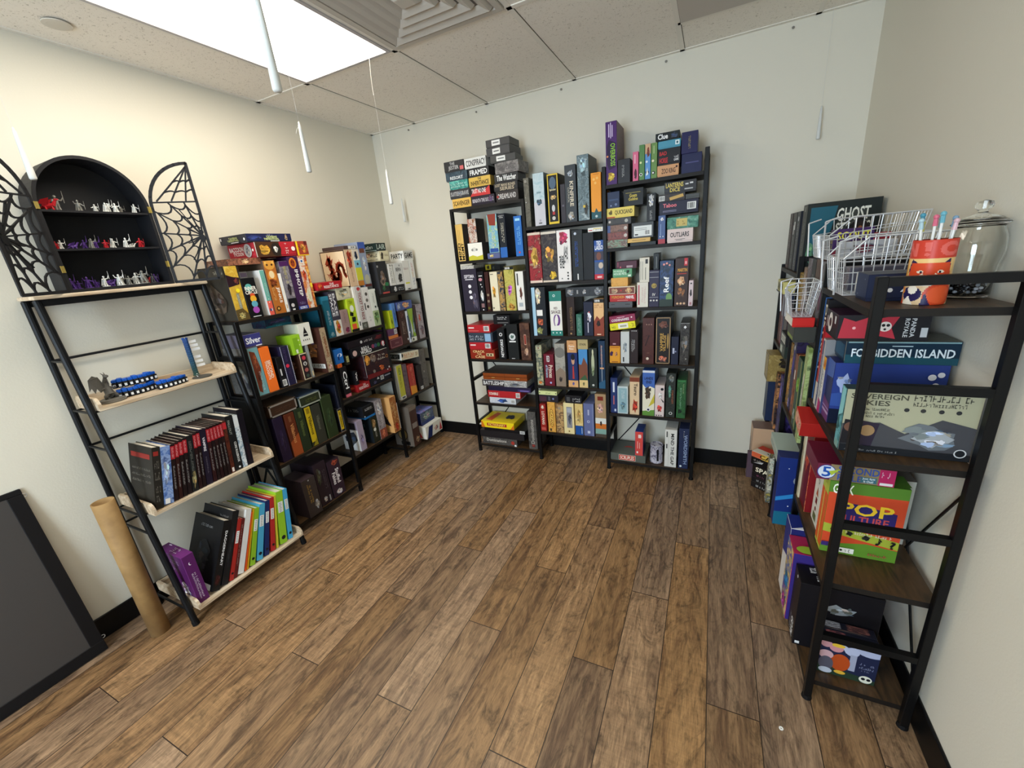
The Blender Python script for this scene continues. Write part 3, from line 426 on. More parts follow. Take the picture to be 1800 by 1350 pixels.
('br4',1.9685,0.9995,0.159,0.044,0.17,0.0,7,0,0,'yellow tilted flat box','#e6dd1e','','','R:.33,.15,.72,.85:#eceadc;R:.4,.35,.66,.6:#a8a894;A:.02,.1,.26,.8:#c2b81a:3;A:.76,.1,.98,.8:#c2b81a:3'),
('br4',1.9665,1.0455,0.161,0.044,0.17,0.0,7,0,0,'magenta tilted flat box with white title','#8c2a4c','','','T:CODENAMES:.08,.2,.76,.55:#f3ecef;R:.3,.68,.6,.76:#e8b8c8;C:.86,.55,.03:#f0d0dc'),
('br5',2.264,0.4306,0.056,0.2984,0.2,0.0,0,0,0,'black jungle game box with orange title','a:#151614,#2c322c,#1a1c1a','','','S:.62,.32,.82,.62:#d8743c:-90;A:.2,.4,.6,.75:#5a8c7a:5;C:.55,.1,.18:#d9dcd6;C:.55,.1,.12:#222;A:.2,.8,.9,.98:#6a6e68:4'),
('br5',1.9645,0.4306,0.069,0.1944,0.2,0.0,0,0,0,'pale blue-grey fox game box','#c3d0d2','','','R:.1,.04,.9,.94:#8fb0b8;A:.2,.1,.85,.45:#5f7c86:5;S:.4,.55,.7,.86:#e8eff0:-90'),
('br5',2.1295,0.4306,0.075,0.3124,0.2,0.0,0,0,0,'tall blue and green mountain game box','#4468b4','','','P:0,0,1,0,1,.14,0,.1:#5f8c3c;P:0,.1,1,.14,1,.62,.6,.66,.4,.58,0,.7:#e6e0c8;A:.1,.35,.8,.66:#4a3a2c:5;R:0,.95,1,1:#d6dae0;T:LANDS:.15,.8,.85,.86:#1f2a4c;T:END:.3,.72,.75,.78:#1f2a4c;P:.5,.2,1,.3,1,.5:#c9b83c;C:.5,.14,.16:#e8e8e8;C:.5,.14,.1:#334'),
('br5',2.041,0.4306,0.062,0.2624,0.2,0.0,0,0,0,'cream game box with a red dragon','#ddc09a','','','R:0,.88,1,1:#7a3a24;A:.15,.02,.95,.45:#a3341f:7;T:Tsuro:.45,.52,.8,.84:#3a2318:-90'),
('br5',2.1985,0.4306,0.057,0.2154,0.19,0.0,0,0,0,'pale pink crane game box','#dccac6','','','A:.15,.12,.85,.4:#c8504a:6;C:.75,.88,.16:#17171a;C:.2,.04,.07:#222;C:.45,.04,.07:#222;C:.7,.04,.07:#222;A:.3,.55,.8,.8:#f3f0ee:3;P:.6,.6,.95,.5,.9,.45:#222'),
('br5',1.907,0.4306,0.046,0.2514,0.18,0.0,0,0,0,'slim navy upright box with white title','#1d2c5c','','','R:.1,.05,.9,.95:#24366a;R:.35,.6,.6,.88:#dfe3ee;R:.4,.25,.55,.5:#c46a6a;R:.55,.05,.8,.12:#cfd6e8'),
('br5',2.3275,0.4306,0.053,0.2584,0.2,0.0,0,0,0,'dark green game box leaning right','a:#1f4a26,#2f6236,#1c3c22','','','S:.35,.25,.55,.8:#9cc8a8:-90;R:.1,.95,.9,.98:#3c8048;A:.1,.12,.7,.25:#122414:4;S:.65,.65,.78,.9:#cfd8a0:-90'),
('br6',1.993,0.0706,0.246,0.0554,0.21,0.0,0,0,1,'grey worn flat box with a red title plate','#5b5f58','','','R:.24,.12,.72,.88:#d8d0c0;R:.25,.16,.71,.84:#c4382c;T:SCRUPLES:.28,.25,.68,.75:#f0e6d8;t/P:.3,.5,.6,.5,.5,.62,.38,.6:#a8382c'),
('br6',2.354,0.0706,0.06,0.2884,0.2,0.0,0,0,0,'navy word game box','#232c4c','','','T:WORDSMITH:.5,.12,.85,.85:#8fa0c0:-90;C:.25,.06,.12:#d0d8d8;C:.5,.93,.05:#aaa;R:.45,.78,.5,.9:#777'),
('br6',2.275,0.0706,0.074,0.2724,0.2,0.0,0,0,0,'white game box with bold black vertical lettering','#d9d7d0','','','T:MIND THE GAP:.5,.06,.78,.9:#1b1a18:-90;R:.12,.8,.22,.95:#444;R:.12,.5,.22,.62:#444;R:.3,.03,.33,.9:#bdbab0;r/R:.1,.1,.5,.2:#aaa'),
('br6',2.0725,0.1266,0.053,0.1804,0.14,0.0,0,0,0,'red and blue upright box on the grey one','#d04a44','#1f2c5c','#233a80','C:.6,.8,.18:#f0d8d0;R:.4,.74,.75,.88:#f0d8d0;R:.2,.1,.4,.18:#f0e0dc;R:.3,.3,.36,.6:#f0c8c0;R:.55,.3,.6,.55:#f0c8c0'),
('ln1',-1.3998,1.3206,0.0424,0.2434,0.11,0.105,0,0,0,'white game box with lilac print behind the disc box','#eceae6','','','R:.1,.88,.94,.97:#b9a4c6;R:.1,.8,.94,.86:#8c78a0'),
('ln1',-1.0655,1.3206,0.025,0.3054,0.22,0.0,0,0,0,'amber and red ornament game box at the post','a:#e39a3c,#f0b95a,#a83822,#d87a28','','','R:0,.4,1,.48:#f2d23a'),
('ln1',-1.2225,1.3206,0.055,0.2814,0.22,0.0,0,0,0,'grey game box with yellow title and warrior','a:#8f8a92,#6c666e,#a9a2a6','','','R:0,.9,1,1:#4a2258;S:.35,.56,.65,.9:#eadf4a:-90;A:.2,.28,.8,.56:#2b232a:5;R:0,0,1,.26:#17151a;C:.42,.12,.2:#c9c4c4;R:.3,.02,.6,.05:#ddd'),
('ln1',-1.1,1.3206,0.04,0.3054,0.22,0.0,0,0,0,'white and orange ornament game box','a:#d9803a,#e6e0d4,#c9682c,#e8a860','','','C:.5,.9,.3:#efece4;C:.5,.9,.18:#2f5fa0;A:.1,.5,.9,.75:#b8482c:3;E:.5,.25,.4,.13:#e0d9ba;S:.35,.17,.65,.35:#7a7a60:-90'),
('ln1',-1.3637,1.3206,0.0274,0.2424,0.22,0.0,0,0,0,'teal and coral game box with a white side','#6aa79c','#e8e6e2','','R:0,0,1,.32:#e2604f;S:.3,.55,.45,.92:#a8cfc6:-90;S:.5,.42,.7,.72:#f6f2ee:-90;C:.5,.36,.09:#fff;C:.5,.29,.09:#fff;R:.15,.09,.85,.15:#5a4a70;R:.6,.09,.75,.15:#eee;l/R:0,0,1,1:#e8e6e2'),
('ln1',-1.157,1.3206,0.068,0.3034,0.22,0.0,0,0,0,'purple game box with orange mask and white capitals','#3c2148','','','E:.42,.88,.34,.1:#d9822c;E:.42,.88,.2,.07:#8c3a22;C:.34,.9,.05:#2a1408;C:.52,.9,.05:#2a1408;T:IMHOTEP:.42,.25,.75,.76:#f5f1f2:-90;R:0,0,1,.07:#2a3f94;S:.2,.1,.8,.15:#a8a0d0;T:KOSMOS:.15,.01,.85,.06:#e6e6f0'),
('ln1',-1.263,1.3206,0.018,0.2164,0.2,0.0,0,0,0,'narrow white upright game box','#e9e6df','','','R:.3,.1,.6,.2:#c0a070'),
('ln1',-1.5255,1.3206,0.065,0.2744,0.225,0.0,0,0,0,'yellow game box with dark cliff art at the shelf end','a:#d3b143,#c39a34,#e0c65e','#37332c','','P:0,.62,.9,.66,1,.78,.5,.8,0,.85:#2a1620;A:.45,.66,.95,.78:#7a3a34:3;C:.62,.55,.16:#f0da28;R:.4,.2,.62,.5:#8a8c7a;S:.44,.24,.58,.48:#e0dcc0:-90;P:0,0,1,0,1,.1,.6,.22,0,.2:#5a4a28;A:.1,.02,.8,.15:#b8a86a:5;l/R:0,.8,1,.97:#45423c;l/S:.6,.86,.95,.93:#b8b4a4;l/A:.1,.1,.9,.75:#5a4c40:8'),
('ln1',-1.3095,1.3206,0.069,0.2894,0.22,0.0,0,0,0,'orange cat game box','#b36a2c','#5c4a3c','','E:.5,.92,.45,.09:#d99a42;P:.05,.92,.12,1,.3,.96:#e6b85a;P:.95,.92,.88,1,.7,.96:#e6b85a;C:.3,.92,.08:#3a2010;C:.7,.92,.08:#3a2010;E:.5,.7,.35,.12:#d68c3a;E:.5,.74,.22,.07:#e9d3a6;A:.1,.5,.9,.68:#7a3c1c:4;T:JINKS:.55,.2,.85,.5:#fbf3e4:-90;S:.2,.25,.42,.5:#eed28c:-90;C:.35,.1,.18:#2c1c12;C:.35,.1,.1:#d8a050'),
('ln1',-1.452,1.3206,0.074,0.2084,0.1,0.0,0,0,0,'black game box with a column of colour discs','#121214','','','C:.42,.77,.25:#5fa9a3;T:INNER:.12,.7,.95,.79:#f4f0e6;T:CIRCLE:.1,.6,.98,.69:#f4f0e6;C:.55,.56,.18:#d8542c;C:.55,.48,.23:#e6ad33;C:.55,.35,.23:#62a6bc;C:.55,.2,.24:#a44fae;R:.2,.03,.8,.05:#ddd;l/S:.2,.1,.8,.9:#888:90'),
('ln1',-1.429,1.5956,0.18,0.033,0.2,0.015,0,0,0,'brown art box lying across the uprights','a:#7a4c3a,#a06a50,#5a3428,#c9a088','','','A:.35,.1,.65,.9:#c9a47a:3'),
('ln1',-1.2445,1.6292,0.247,0.077,0.228,0.0,0,0,0,'red animal game box lying flat','#b82a34','#b02a36','','R:0,0,.6,1:#4a3020;A:.05,.1,.4,.9:#c9983c:3;E:.5,.5,.12,.45:#2c2420;A:.42,.25,.56,.75:#cfc9c2:4;S:.72,.1,.8,.9:#e8c8c8:-90;C:.93,.5,.05:#f0e6e0;R:0,0,.02,1:#d8cfc8;l/T:RACCOON:.08,.48,.6,.8:#f1e4dc;l/T:TYCOON:.2,.2,.58,.45:#f1e4dc;l/E:.76,.5,.14,.45:#b8b4b0;l/A:.64,.1,.9,.9:#8d8a88:5;l/C:.96,.5,.03:#f0e6e0'),
('ln1',-1.0735,1.6266,0.079,0.0814,0.2,0.0,0,0,0,'yellow and red gift box on the purple one','a:#8a2c28,#b04a34,#5c2020','','','R:0,0,.15,1:#f0cf1e;R:0,0,1,.06:#f0cf1e;A:.25,.15,.9,.85:#c98a3c:5'),
('ln1',-1.265,1.7068,0.268,0.043,0.228,0.0,0,0,0,'dark blue valley game box topping the stack','#23264a','#2f3038','','A:0,.1,.35,.8:#2f3a70:3;S:.45,.74,.58,.9:#b8c0d8;T:TAVERNS:.42,.46,.66,.72:#d7e29a;T:TIEFENTHAL:.36,.22,.7,.45:#d7e29a;R:.5,.06,.7,.14:#e8e8e0;A:.82,.1,.92,.9:#a08c70:4;l/T:TAVERNS:.38,.5,.7,.75:#c6d08a;l/T:TIEFENTHAL:.32,.26,.74,.48:#c6d08a;l/R:.44,.08,.72,.17:#ddd;l/R:.06,.5,.1,.8:#ddd;l/C:.95,.4,.03:#ddd'),
('ln2',-1.0745,0.9056,0.065,0.2874,0.23,-0.02,0,0,0,'brown hiking game box jutting out','a:#a08a6c,#b8a284,#8a7458,#c9b69a','#4a2c24','','T:TREKKING:.4,.35,.75,.82:#8c4a24:-90;A:.1,.03,.9,.2:#c79a8c:4;l/R:0,0,1,1:#4a2c24;l/R:.1,.72,.55,.95:#d8c4b4;l/R:.3,.45,.7,.68:#8c7ab0;l/A:.1,.3,.9,.7:#c98a58:5;l/B:.45,.1,.95,.2'),
('ln2',-1.2445,0.9056,0.053,0.1634,0.2,0.0,0,0,0,'photo print box with a cream frame','#e0d3ae','#4a2f26','','R:.12,.03,.95,.96:#2a2022;C:.55,.82,.24:#c83a4c;C:.55,.6,.24:#c9c4bc;C:.55,.36,.24:#a05a54;C:.55,.14,.2:#3a4a40;A:.4,.52,.7,.66:#444:3;l/A:.1,.1,.9,.9:#8a5a44:4'),
('ln2',-1.4005,0.9056,0.035,0.1784,0.2,0.0,0,0,0,'black upright box with a barcode','#131316','','','B:.2,.05,.9,.26;R:.25,.4,.5,.62:#cfcfcf;R:.1,.3,.9,.31:#444'),
('ln2',-1.351,0.9056,0.054,0.2324,0.2,0.0,0,0,0,'navy upright box with zigzag edge and red heart','#23203c','','','Z:.95,0,1:#d9dcea;Z:.05,.55,1:#d9dcea;S:.3,.6,.6,.95:#5a4a7a:-90;C:.4,.5,.2:#d8324c;S:.35,.1,.7,.42:#4a3a5c:-90'),
('ln2',-1.469,0.9056,0.058,0.2544,0.22,0.0,0,0,0,'bright orange game box with white lettering','#ef7228','','','T:SECOND:.5,.3,.8,.7:#fbeedc:-90;T:THOUGHTS:.24,.28,.46,.7:#fbeedc:-90'),
('ln2',-1.203,0.9056,0.016,0.2034,0.2,0.0,0,0,0,'narrow grey upright box','#8a8c8a','','','R:.2,.05,.8,.2:#c9b48a'),
('ln2',-1.53,0.9056,0.058,0.2654,0.22,0.0,0,0,0,'teal game box with long auburn hair art','#6f9da2','a:#5a5856,#716e6a,#474543','','P:.1,.95,.6,.9,.8,.55,.5,.3,.4,.05,.1,.1:#6a3322;A:.2,.55,.75,.9:#8c4a2e:3;A:.25,.2,.6,.55:#5a2a1c:5;S:.5,.1,.66,.5:#e9efe9:-90;l/A:.1,.05,.9,.7:#6e6a66:7;l/R:.9,0,1,1:#e0d4bf'),
('ln2',-1.2685,1.0696,0.0689,0.1154,0.12,-0.0,0,0,0,'lime green small box propped at an angle','#9ccc30','#86b022','','R:.25,.1,.75,.85:#7fae26;R:.35,.05,.55,.25:#dfe8d0;C:.8,.7,.08:#d6ea9a;C:.82,.45,.06:#d6ea9a'),
('ln2',-1.1904,1.1096,0.0849,0.1314,0.13,0.0,0,0,0,'white small box with a black cone icon','#e6e6da','#c9c9b4','','P:.3,.4,.7,.4,.66,.55,.56,.72,.5,.85,.44,.72,.34,.55:#1c1c1c;R:.36,.5,.64,.53:#e6e6da;R:.2,.2,.26,.27:#444;R:.36,.2,.42,.27:#444;R:.52,.2,.58,.27:#444;R:.68,.2,.74,.27:#444'),
('ln2',-1.5135,1.1716,0.097,0.0724,0.2,0.0,0,0,0,'lilac navy box with white title lying on top','#3b3c7a','#5b5768','','T:Silver:.1,.3,.95,.75:#efeff6;R:.6,.06,.95,.13:#e6e6f0;C:.4,.1,.02:#222'),
('ln2',-1.2805,1.2416,0.169,0.0484,0.12,0.09,0,0,0,'dark teal and purple box lying behind the row','a:#241c34,#2d2a4c,#1d4c5c,#3a2a48','','','P:0,0,1,0,1,.25,.5,.3,0,.2:#1f6878;S:.4,.05,.6,.18:#7fd0d8;A:.1,.4,.9,.85:#4a4468:4'),
('ln3',-1.0685,0.4806,0.057,0.1644,0.22,0.0,0,0,0,'black villain box with a yellow label standing tall','#17161a','','','R:.1,.1,.75,.92:#c9a81e;T:Villainous:.28,.2,.62,.66:#3a300a:-90;R:.28,.72,.6,.86:#8a741a;F:.0,.0,1,1:#b8b8b8'),
('ln3',-1.306,0.4806,0.042,0.2674,0.22,0.0,0,0,0,'black villain box with a yellow label','#2a2a18','','','R:.0,.12,.95,.98:#c0a41c;T:Villainous:.3,.3,.8,.76:#2a260c:-90;R:.25,.82,.75,.95:#8a741a;P:.1,.02,1,.02,.9,.2:#8c7c20'),
('ln3',-1.364,0.4806,0.058,0.2774,0.22,0.0,0,0,0,'dark green villain box with olive title','#26301f','','','T:Villainous:.35,.35,.7,.72:#5f6c3a:-90;R:.35,.78,.65,.92:#4a5430'),
('ln3',-1.2475,0.4806,0.065,0.2584,0.22,0.0,0,0,0,'grey-olive villain box','#34352c','','','T:Villainous:.35,.35,.65,.72:#6a6a5a:-90'),
('ln3',-1.1615,0.4806,0.081,0.2844,0.22,0.0,0,0,0,'plain dark green villain box','#2c3820','','','R:.0,0,.03,1:#5a6a40;A:.2,.2,.8,.8:#34452a:3'),
('ln3',-1.4295,0.4806,0.063,0.2714,0.22,0.0,0,0,0,'rust orange villain box with pale vertical title','#5c2a18','','','P:0,0,1,0,1,.5,0,.35:#9a4a24;T:Villainous:.35,.3,.7,.75:#c98a54:-90;R:.35,.8,.6,.93:#7a4a30'),
('ln3',-1.5035,0.4806,0.061,0.2744,0.22,0.0,0,0,0,'dark purple villain box','#241a30','','','A:.2,.2,.8,.8:#2f2340:3'),
('ln3',-1.0515,0.6456,0.049,0.1634,0.22,0.0,0,0,0,'dark navy box over the yellow label one','#191c2a','','','R:.0,0,.04,1:#8a90a8'),
('ln3',-1.4495,0.7586,0.177,0.074,0.22,0.0,0,0,0,'brown clear-edged flat villain box near the end','#3a271c','','#5a4638','F:.01,.03,.99,.97:#8a827a;S:.2,.35,.8,.65:#5c3c28'),
('ln3',-1.2695,0.7486,0.157,0.07,0.2,0.0,0,0,0,'olive clear-edged flat villain box','#2a3020','','#4a5a70','F:.01,.03,.99,.97:#9aa092;S:.3,.3,.8,.65:#6a6c34'),
('ln4',-1.2215,0.0706,0.099,0.2674,0.22,0.0,0,0,0,'large dark plum game box with white title','#332430','#241a22','','T:Stuffed:.52,.34,.8,.74:#efe9ea:-90;T:Fables:.22,.34,.48,.66:#efe9ea:-90;A:.3,.8,.95,1:#a04a38:3;A:.2,.04,.8,.2:#c8c0c0:4'),
('ln4',-1.3255,0.0706,0.093,0.2974,0.22,0.0,0,0,0,'large dark plum game box with a goblin print','#2b2028','#241a22','','A:.1,.45,.55,.95:#4a4a3c:4;S:.6,.35,.85,.8:#5c5258:-90;A:.2,.05,.6,.2:#a8a4a0:5;R:.7,.04,.8,.18:#a0a0a0'),
('ln4',-1.4415,0.0706,0.095,0.2564,0.18,-0.03,0,0,0,'grey-brown small game box with gold script','#3a3230','#3c2f33','','S:.3,.35,.6,.85:#b08a3c:-90;A:.5,.1,.95,.45:#9a948c:4;C:.5,.95,.05:#aaa'),
('lm1',-0.9355,1.1106,0.063,0.2884,0.22,0.0,0,0,0,'charcoal game box with white block lettering and splash art','#3a3642','','','T:SPACE:.1,.45,.42,.95:#dcdce0:-90;T:BASE:.52,.45,.82,.95:#dcdce0:-90;R:0,0,1,.36:#d9d4cc;A:.05,.02,.95,.36:#b8862c:5;A:.3,.12,.8,.3:#c94a3a:3'),
('lm1',-0.996,1.1106,0.052,0.2644,0.22,0.0,0,0,0,'teal blue upright game box','#1d5f74','','','S:.4,.3,.75,.65:#e6eef0:-90;A:.2,.02,.9,.15:#7a9aa4:3;R:.0,.9,1,1:#2f7a94'),
('lm1',-0.7445,1.1106,0.023,0.2974,0.2,0.0,0,0,0,'thin white upright game box','#e8e5e0','','','R:.3,.1,.7,.2:#333'),
('lm1',-0.56,1.1106,0.094,0.2624,0.22,0.0,0,0,0,'white and green leaf game box by the post','#e4e8e0','','','R:0,0,1,.42:#a9bb8c;A:.1,.02,.9,.42:#5f7c4a:6;S:.35,.62,.6,.9:#6a7a70:-90;C:.55,.52,.12:#3c4a44;R:.86,.5,.98,.95:#26342c'),
('lm1',-0.8675,1.1106,0.063,0.1594,0.2,0.0,0,0,0,'dusty pink upright game box','#9a807c','','','S:.35,.45,.6,.92:#6a4c4a:-90;A:.2,.02,.9,.3:#7a2c4a:6'),
('lm1',-0.7935,1.1106,0.069,0.2244,0.2,0.0,0,0,0,'lime and black game box with sunglasses','#b5cb2c','','','R:0,0,1,.08:#14130f;R:.15,.08,.7,.24:#e25a34;P:.1,.5,.5,.46,.6,.56,.2,.62:#151515;P:.25,.3,.7,.3,.8,.44,.3,.45:#151515;S:.2,.84,.7,.96:#5c6c14;S:.85,.1,.98,.4:#e8e6d8:90;E:.5,.7,.25,.1:#e6ead8'),
('lm1',-0.6415,1.1106,0.061,0.2834,0.22,0.0,0,0,0,'white game box with round photographs','#dfdcd8','','','C:.55,.83,.2:#55534e;C:.52,.68,.2:#6f6c66;C:.5,.52,.18:#4c4a46;R:.0,.45,.15,.62:#1f1f1f;S:.4,.15,.6,.3:#8a8a8a'),
('lm1',-0.7025,1.1106,0.055,0.2964,0.22,0.0,0,0,0,'pale game box with dark red train title','#c9c6c2','','','T:TICKET TO RIDE:.3,.22,.75,.86:#7a1f24:-90;A:.1,.88,.9,.99:#b8403c:3;R:0,0,1,.16:#56584e;A:.2,.02,.8,.14:#8a8c80:2'),
('lm1',-0.8385,1.3356,0.115,0.0774,0.18,0.0,0,0,0,'cream flat box over the short uprights','#cfc9ac','','','A:.1,.1,.9,.9:#a8a488:6;R:.5,.75,.75,.85:#444'),
('lm1',-0.598,1.3946,0.066,0.301,0.22,0.0,0,0,0,'blue and grey tower game box','#8f9ab0','','','R:0,.84,1,1:#3f5aa8;R:.1,.76,.8,.86:#6a3f30;A:.2,.3,.8,.7:#b8bcc4:5;E:.5,.16,.36,.12:#b0b09c;R:0,0,1,.06:#5a2a28'),
('lm1',-0.663,1.4076,0.056,0.243,0.22,0.0,0,0,0,'white teal and yellow game box','#dfe2da','','','R:0,.75,1,1:#d9cfc0;A:.2,.7,.8,.98:#1c2a44:3;R:0,.5,1,.7:#7ab4c8;R:0,.15,1,.5:#c9c83a;R:0,0,1,.14:#b8742c;C:.5,.6,.15:#2b3040'),
('lm1',-0.9405,1.4136,0.195,0.046,0.16,-0.01,0,0,0,'red flat box with white title at the shelf end','#b5202a','','#9a2c2a','T:THE:.48,.55,.66,.85:#f4e9e6;T:RESISTANCE:.25,.2,.85,.55:#f4e9e6;A:0,.1,.2,.9:#c9582c:3'),
('lm1',-0.7265,1.4086,0.069,0.241,0.228,0.0,0,0,0,'cream square dragon game box, large cover in view','#d8b896','#e0c6a4','','A:.1,.45,.9,1:#a8402a:5;S:.4,.12,.6,.5:#6a3a26:-90;l/F:0,0,1,1:#3c1f18;l/K:.0:#a03a22'),
('lm1',-0.7015,1.6512,0.111,0.023,0.2,0.0,0,0,0,'brown flat box behind the dragon cover','#4a3a38','','','R:.35,.1,.95,.9:#e4e2de;B:.5,.2,.9,.8'),
('lm2',-0.9745,0.6906,0.055,0.2144,0.22,0.0,0,0,0,'black game box with huge white vertical letters','#151417','','','T:Ctrl:.3,.28,.85,.85:#f4f4f4:-90;R:.1,.01,.95,.11:#c95a6a;S:.2,.03,.85,.09:#f0b0b8;S:.05,.4,.2,.7:#888:-90'),
('lm2',-0.628,0.6906,0.262,0.0624,0.2,0.0,0,0,0,'black box with a white barcode beside the red one','#1c1b24','','','B:.48,.35,.64,.85;A:.1,.1,.3,.6:#4a4460:3;R:.68,.6,.98,.75:#a0a0b0;P:.3,.6,.36,.9,.42,.6:#ddd'),
('lm2',-0.8275,0.6906,0.121,0.0564,0.15,0.0,0,0,0,'red small flat box with white title','#9c1e22','','#7a1c1c','T:THE:.45,.6,.65,.85:#f0dcd8;T:RESISTANCE:.12,.25,.85,.6:#f0dcd8;l/A:.1,.1,.9,.9:#c9482c:3'),
('lm2',-0.8765,0.7476,0.029,0.099,0.15,0.0,0,0,0,'small black box with white script by the big letters','#131317','','','T:Van:.3,.3,.8,.9:#f0eaea:-90'),
('lm2',-0.643,0.7536,0.294,0.1804,0.22,-0.01,0,0,0,'big dark fiery monster game box','a:#241418,#3c1d1f,#1f1620,#4f2a22','','a:#7a8aa8,#c9c4b0,#44506a','A:.0,.5,.25,.98:#c98a3c:3;A:.2,.6,.5,.98:#7a6a60:4;S:.5,.62,.85,.9:#cfc6b8;C:.92,.68,.05:#c07a3c;C:.92,.68,.035:#1f1416;A:.5,.15,.78,.42:#c4602a:6;C:.3,.25,.05:#7a746c;P:0,0,1,0,1,.14,0,.2:#6a1a1c;C:.85,.12,.02:#ddd;C:.93,.2,.03:#d8d0d0'),
('lm2',-0.9935,0.9056,0.037,0.026,0.15,0.0,0,0,0,'small orange carton under the blue one','#cf5f26','','','S:.2,.2,.8,.8:#7a2c10'),
('lm2',-0.985,0.9322,0.07,0.098,0.15,0.0,0,0,0,'bright blue small box with a white curve','#2368b8','','','Q:.55,.5,.3:#e6ecf4;R:.35,.25,.5,.5:#1a2c5c'),
('lm2',-0.6975,0.9346,0.355,0.068,0.2,0.0,0,0,0,'black world game box with white block title','#15151a','','','T:BUILD A:.28,.5,.5,.85:#f1f1f1;T:WORLD:.24,.1,.56,.5:#f1f1f1;C:.62,.6,.045:#8c3a5a;C:.7,.6,.045:#3a4a6a;C:.79,.6,.045:#2c6a3c;C:.93,.6,.06:#b03040;C:.08,.45,.06:#c9aaa4;A:.88,.2,.98,.9:#e6e0e0:3'),
('lm2',-0.9195,0.9055,0.027,0.063,0.15,0.0,0,0,0,'small dark box with yellow foot band','#26241c','','','R:.1,.3,.9,.95:#b5b070;S:.2,.35,.8,.9:#3a3a20'),
('lm2',-0.706,1.0032,0.376,0.052,0.2,0.0,0,0,0,'black flat game box with dim red art','#19141a','','','C:.35,.5,.03:#c9c9c9;S:.42,.35,.66,.65:#c0b8b8;A:.7,.1,.98,.9:#6a1a20:4'),
('lm3',-0.94,0.2706,0.054,0.2284,0.16,0.0,0,0,0,'white and lilac dog print game box','#a497a8','#9a8ca0','','A:.1,.1,.8,.6:#8a7a90:3;l/R:0,0,1,.72:#e6e4e2;l/A:.1,.05,.95,.7:#3a3f4a:6;l/R:.3,.72,.9,.95:#2a252c'),
('lm3',-0.608,0.2706,0.07,0.2914,0.21,-0.03,0,0,0,'tan and orange game box jutting out','a:#b5763c,#8a4a24,#c9965a,#6a3018','#d8a468','','S:.4,.4,.65,.75:#e8c890:-90;A:.2,.02,.8,.3:#a83a24:4;l/A:.05,.35,.6,.95:#7a4a7c:3;l/P:.1,.3,.9,.2,.6,.6:#1f1c20;l/S:.2,.35,.8,.5:#2b2024;l/A:.2,.05,.8,.3:#d89a54:4'),
('lm3',-0.5553,0.2706,0.0215,0.2194,0.2,-0.01,0,0,0,'royal blue case with a white rim','#e6e6ea','#1b2a8c','','l/R:.03,.03,.92,.97:#1b2a8c;l/R:.2,.85,.6,.88:#8a94d0;l/R:.03,.0,.92,.03:#e6e6ea'),
('lm3',-0.8035,0.2706,0.065,0.2074,0.2,0.0,0,0,0,'dark olive game box with a pale side panel','#26291f','#1b2228','','A:.1,.5,.8,.95:#9a7a4c:4;S:.35,.2,.6,.6:#e0dfd0:-90;C:.4,.5,.2:#d8d8cc;l/R:.2,.1,.6,.5:#c8c4b0;l/S:.1,.6,.7,.9:#5a7a84'),
('lm3',-0.7295,0.2706,0.071,0.3074,0.2,0.0,0,0,0,'grey game box with comic monster figures','a:#7c7478,#a39a9c,#5a5358','','','A:.1,.6,.9,.95:#d9d4d0:5;S:.45,.3,.75,.65:#f0eef0:-90;R:0,0,1,.25:#8c4a3a;A:.2,.02,.8,.25:#d07a58:3'),
('lm3',-0.826,0.4786,0.106,0.015,0.18,0.0,0,0,0,'thin blue flat box under the black one','#1f6aa8','','#1f6aa8',''),
('lm3',-0.832,0.4942,0.112,0.083,0.18,0.0,0,0,0,'black script-titled box on the blue one','#141519','#1c1d22','','S:.2,.55,.85,.8:#e4e6e6;C:.1,.1,.05:#bcd;l/S:.2,.5,.8,.75:#8a8c8c'),
('lf1',-0.1583,1.3206,0.0782,0.2274,0.2,0.0,0,0,0,'plain white box with a yellow band','#e2e0da','','','R:.1,.22,.75,.27:#d9d43a;S:.1,.7,.8,.78:#7a1c1c;R:.3,.02,.7,.06:#333'),
('lf1',-0.0848,1.3206,0.0587,0.2274,0.2,0.0,0,0,0,'white game box with rainbow vertical letters','#e8e8e4','','','S:.35,.62,.8,.92:#c23a2c:-90;S:.35,.4,.8,.62:#d8a42c:-90;S:.35,.15,.8,.4:#2c4a8c:-90'),
('lf1',-0.294,1.3206,0.1641,0.0534,0.2,0.0,0,0,0,'black and white small box at a row foot','#15151a','','','S:.5,.2,.95,.7:#d8d8d8;A:.2,.05,.45,.95:#e6e6e6:3'),
('lf1',-0.436,1.3206,0.1063,0.2384,0.22,0.0,0,0,0,'large black game box with a dinosaur print','#26272a','#35363a','','C:.1,.85,.08:#9a9a9a;A:.05,.2,.9,.72:#7a6a60:5;E:.75,.3,.2,.06:#2c7a4c;R:.2,.02,.9,.07:#c0504a;A:.2,.1,.6,.3:#3c6a44:3;l/R:.4,.0,.7,.65:#dadada'),
('lf1',-0.2489,1.3746,0.0876,0.1614,0.19,0.0,0,0,0,'white upright box with a black tree print','#d9d9d6','','','T:BERN:.1,.62,.75,.78:#1a1a1a;A:.2,.05,.9,.55:#3a3a3a:6;C:.6,.88,.08:#999'),
('lf1',-0.3314,1.3746,0.0672,0.1604,0.19,0.0,0,0,0,'white upright box with black vertical lettering','#e6e4de','','','S:.2,.1,.55,.8:#222222:-90;R:.7,.1,.76,.9:#55554a;C:.35,.92,.12:#8a8a84;C:.7,.92,.1:#8a8a84'),
('lf1',-0.106,1.5486,0.1182,0.0754,0.14,0.0,0,0,0,'white flat box with bold party lettering','#d0d0cc','#f0f0ec','','T:GAME:.1,.25,.9,.8:#161616;l/T:PARTY:.1,.25,.95,.75:#161616'),
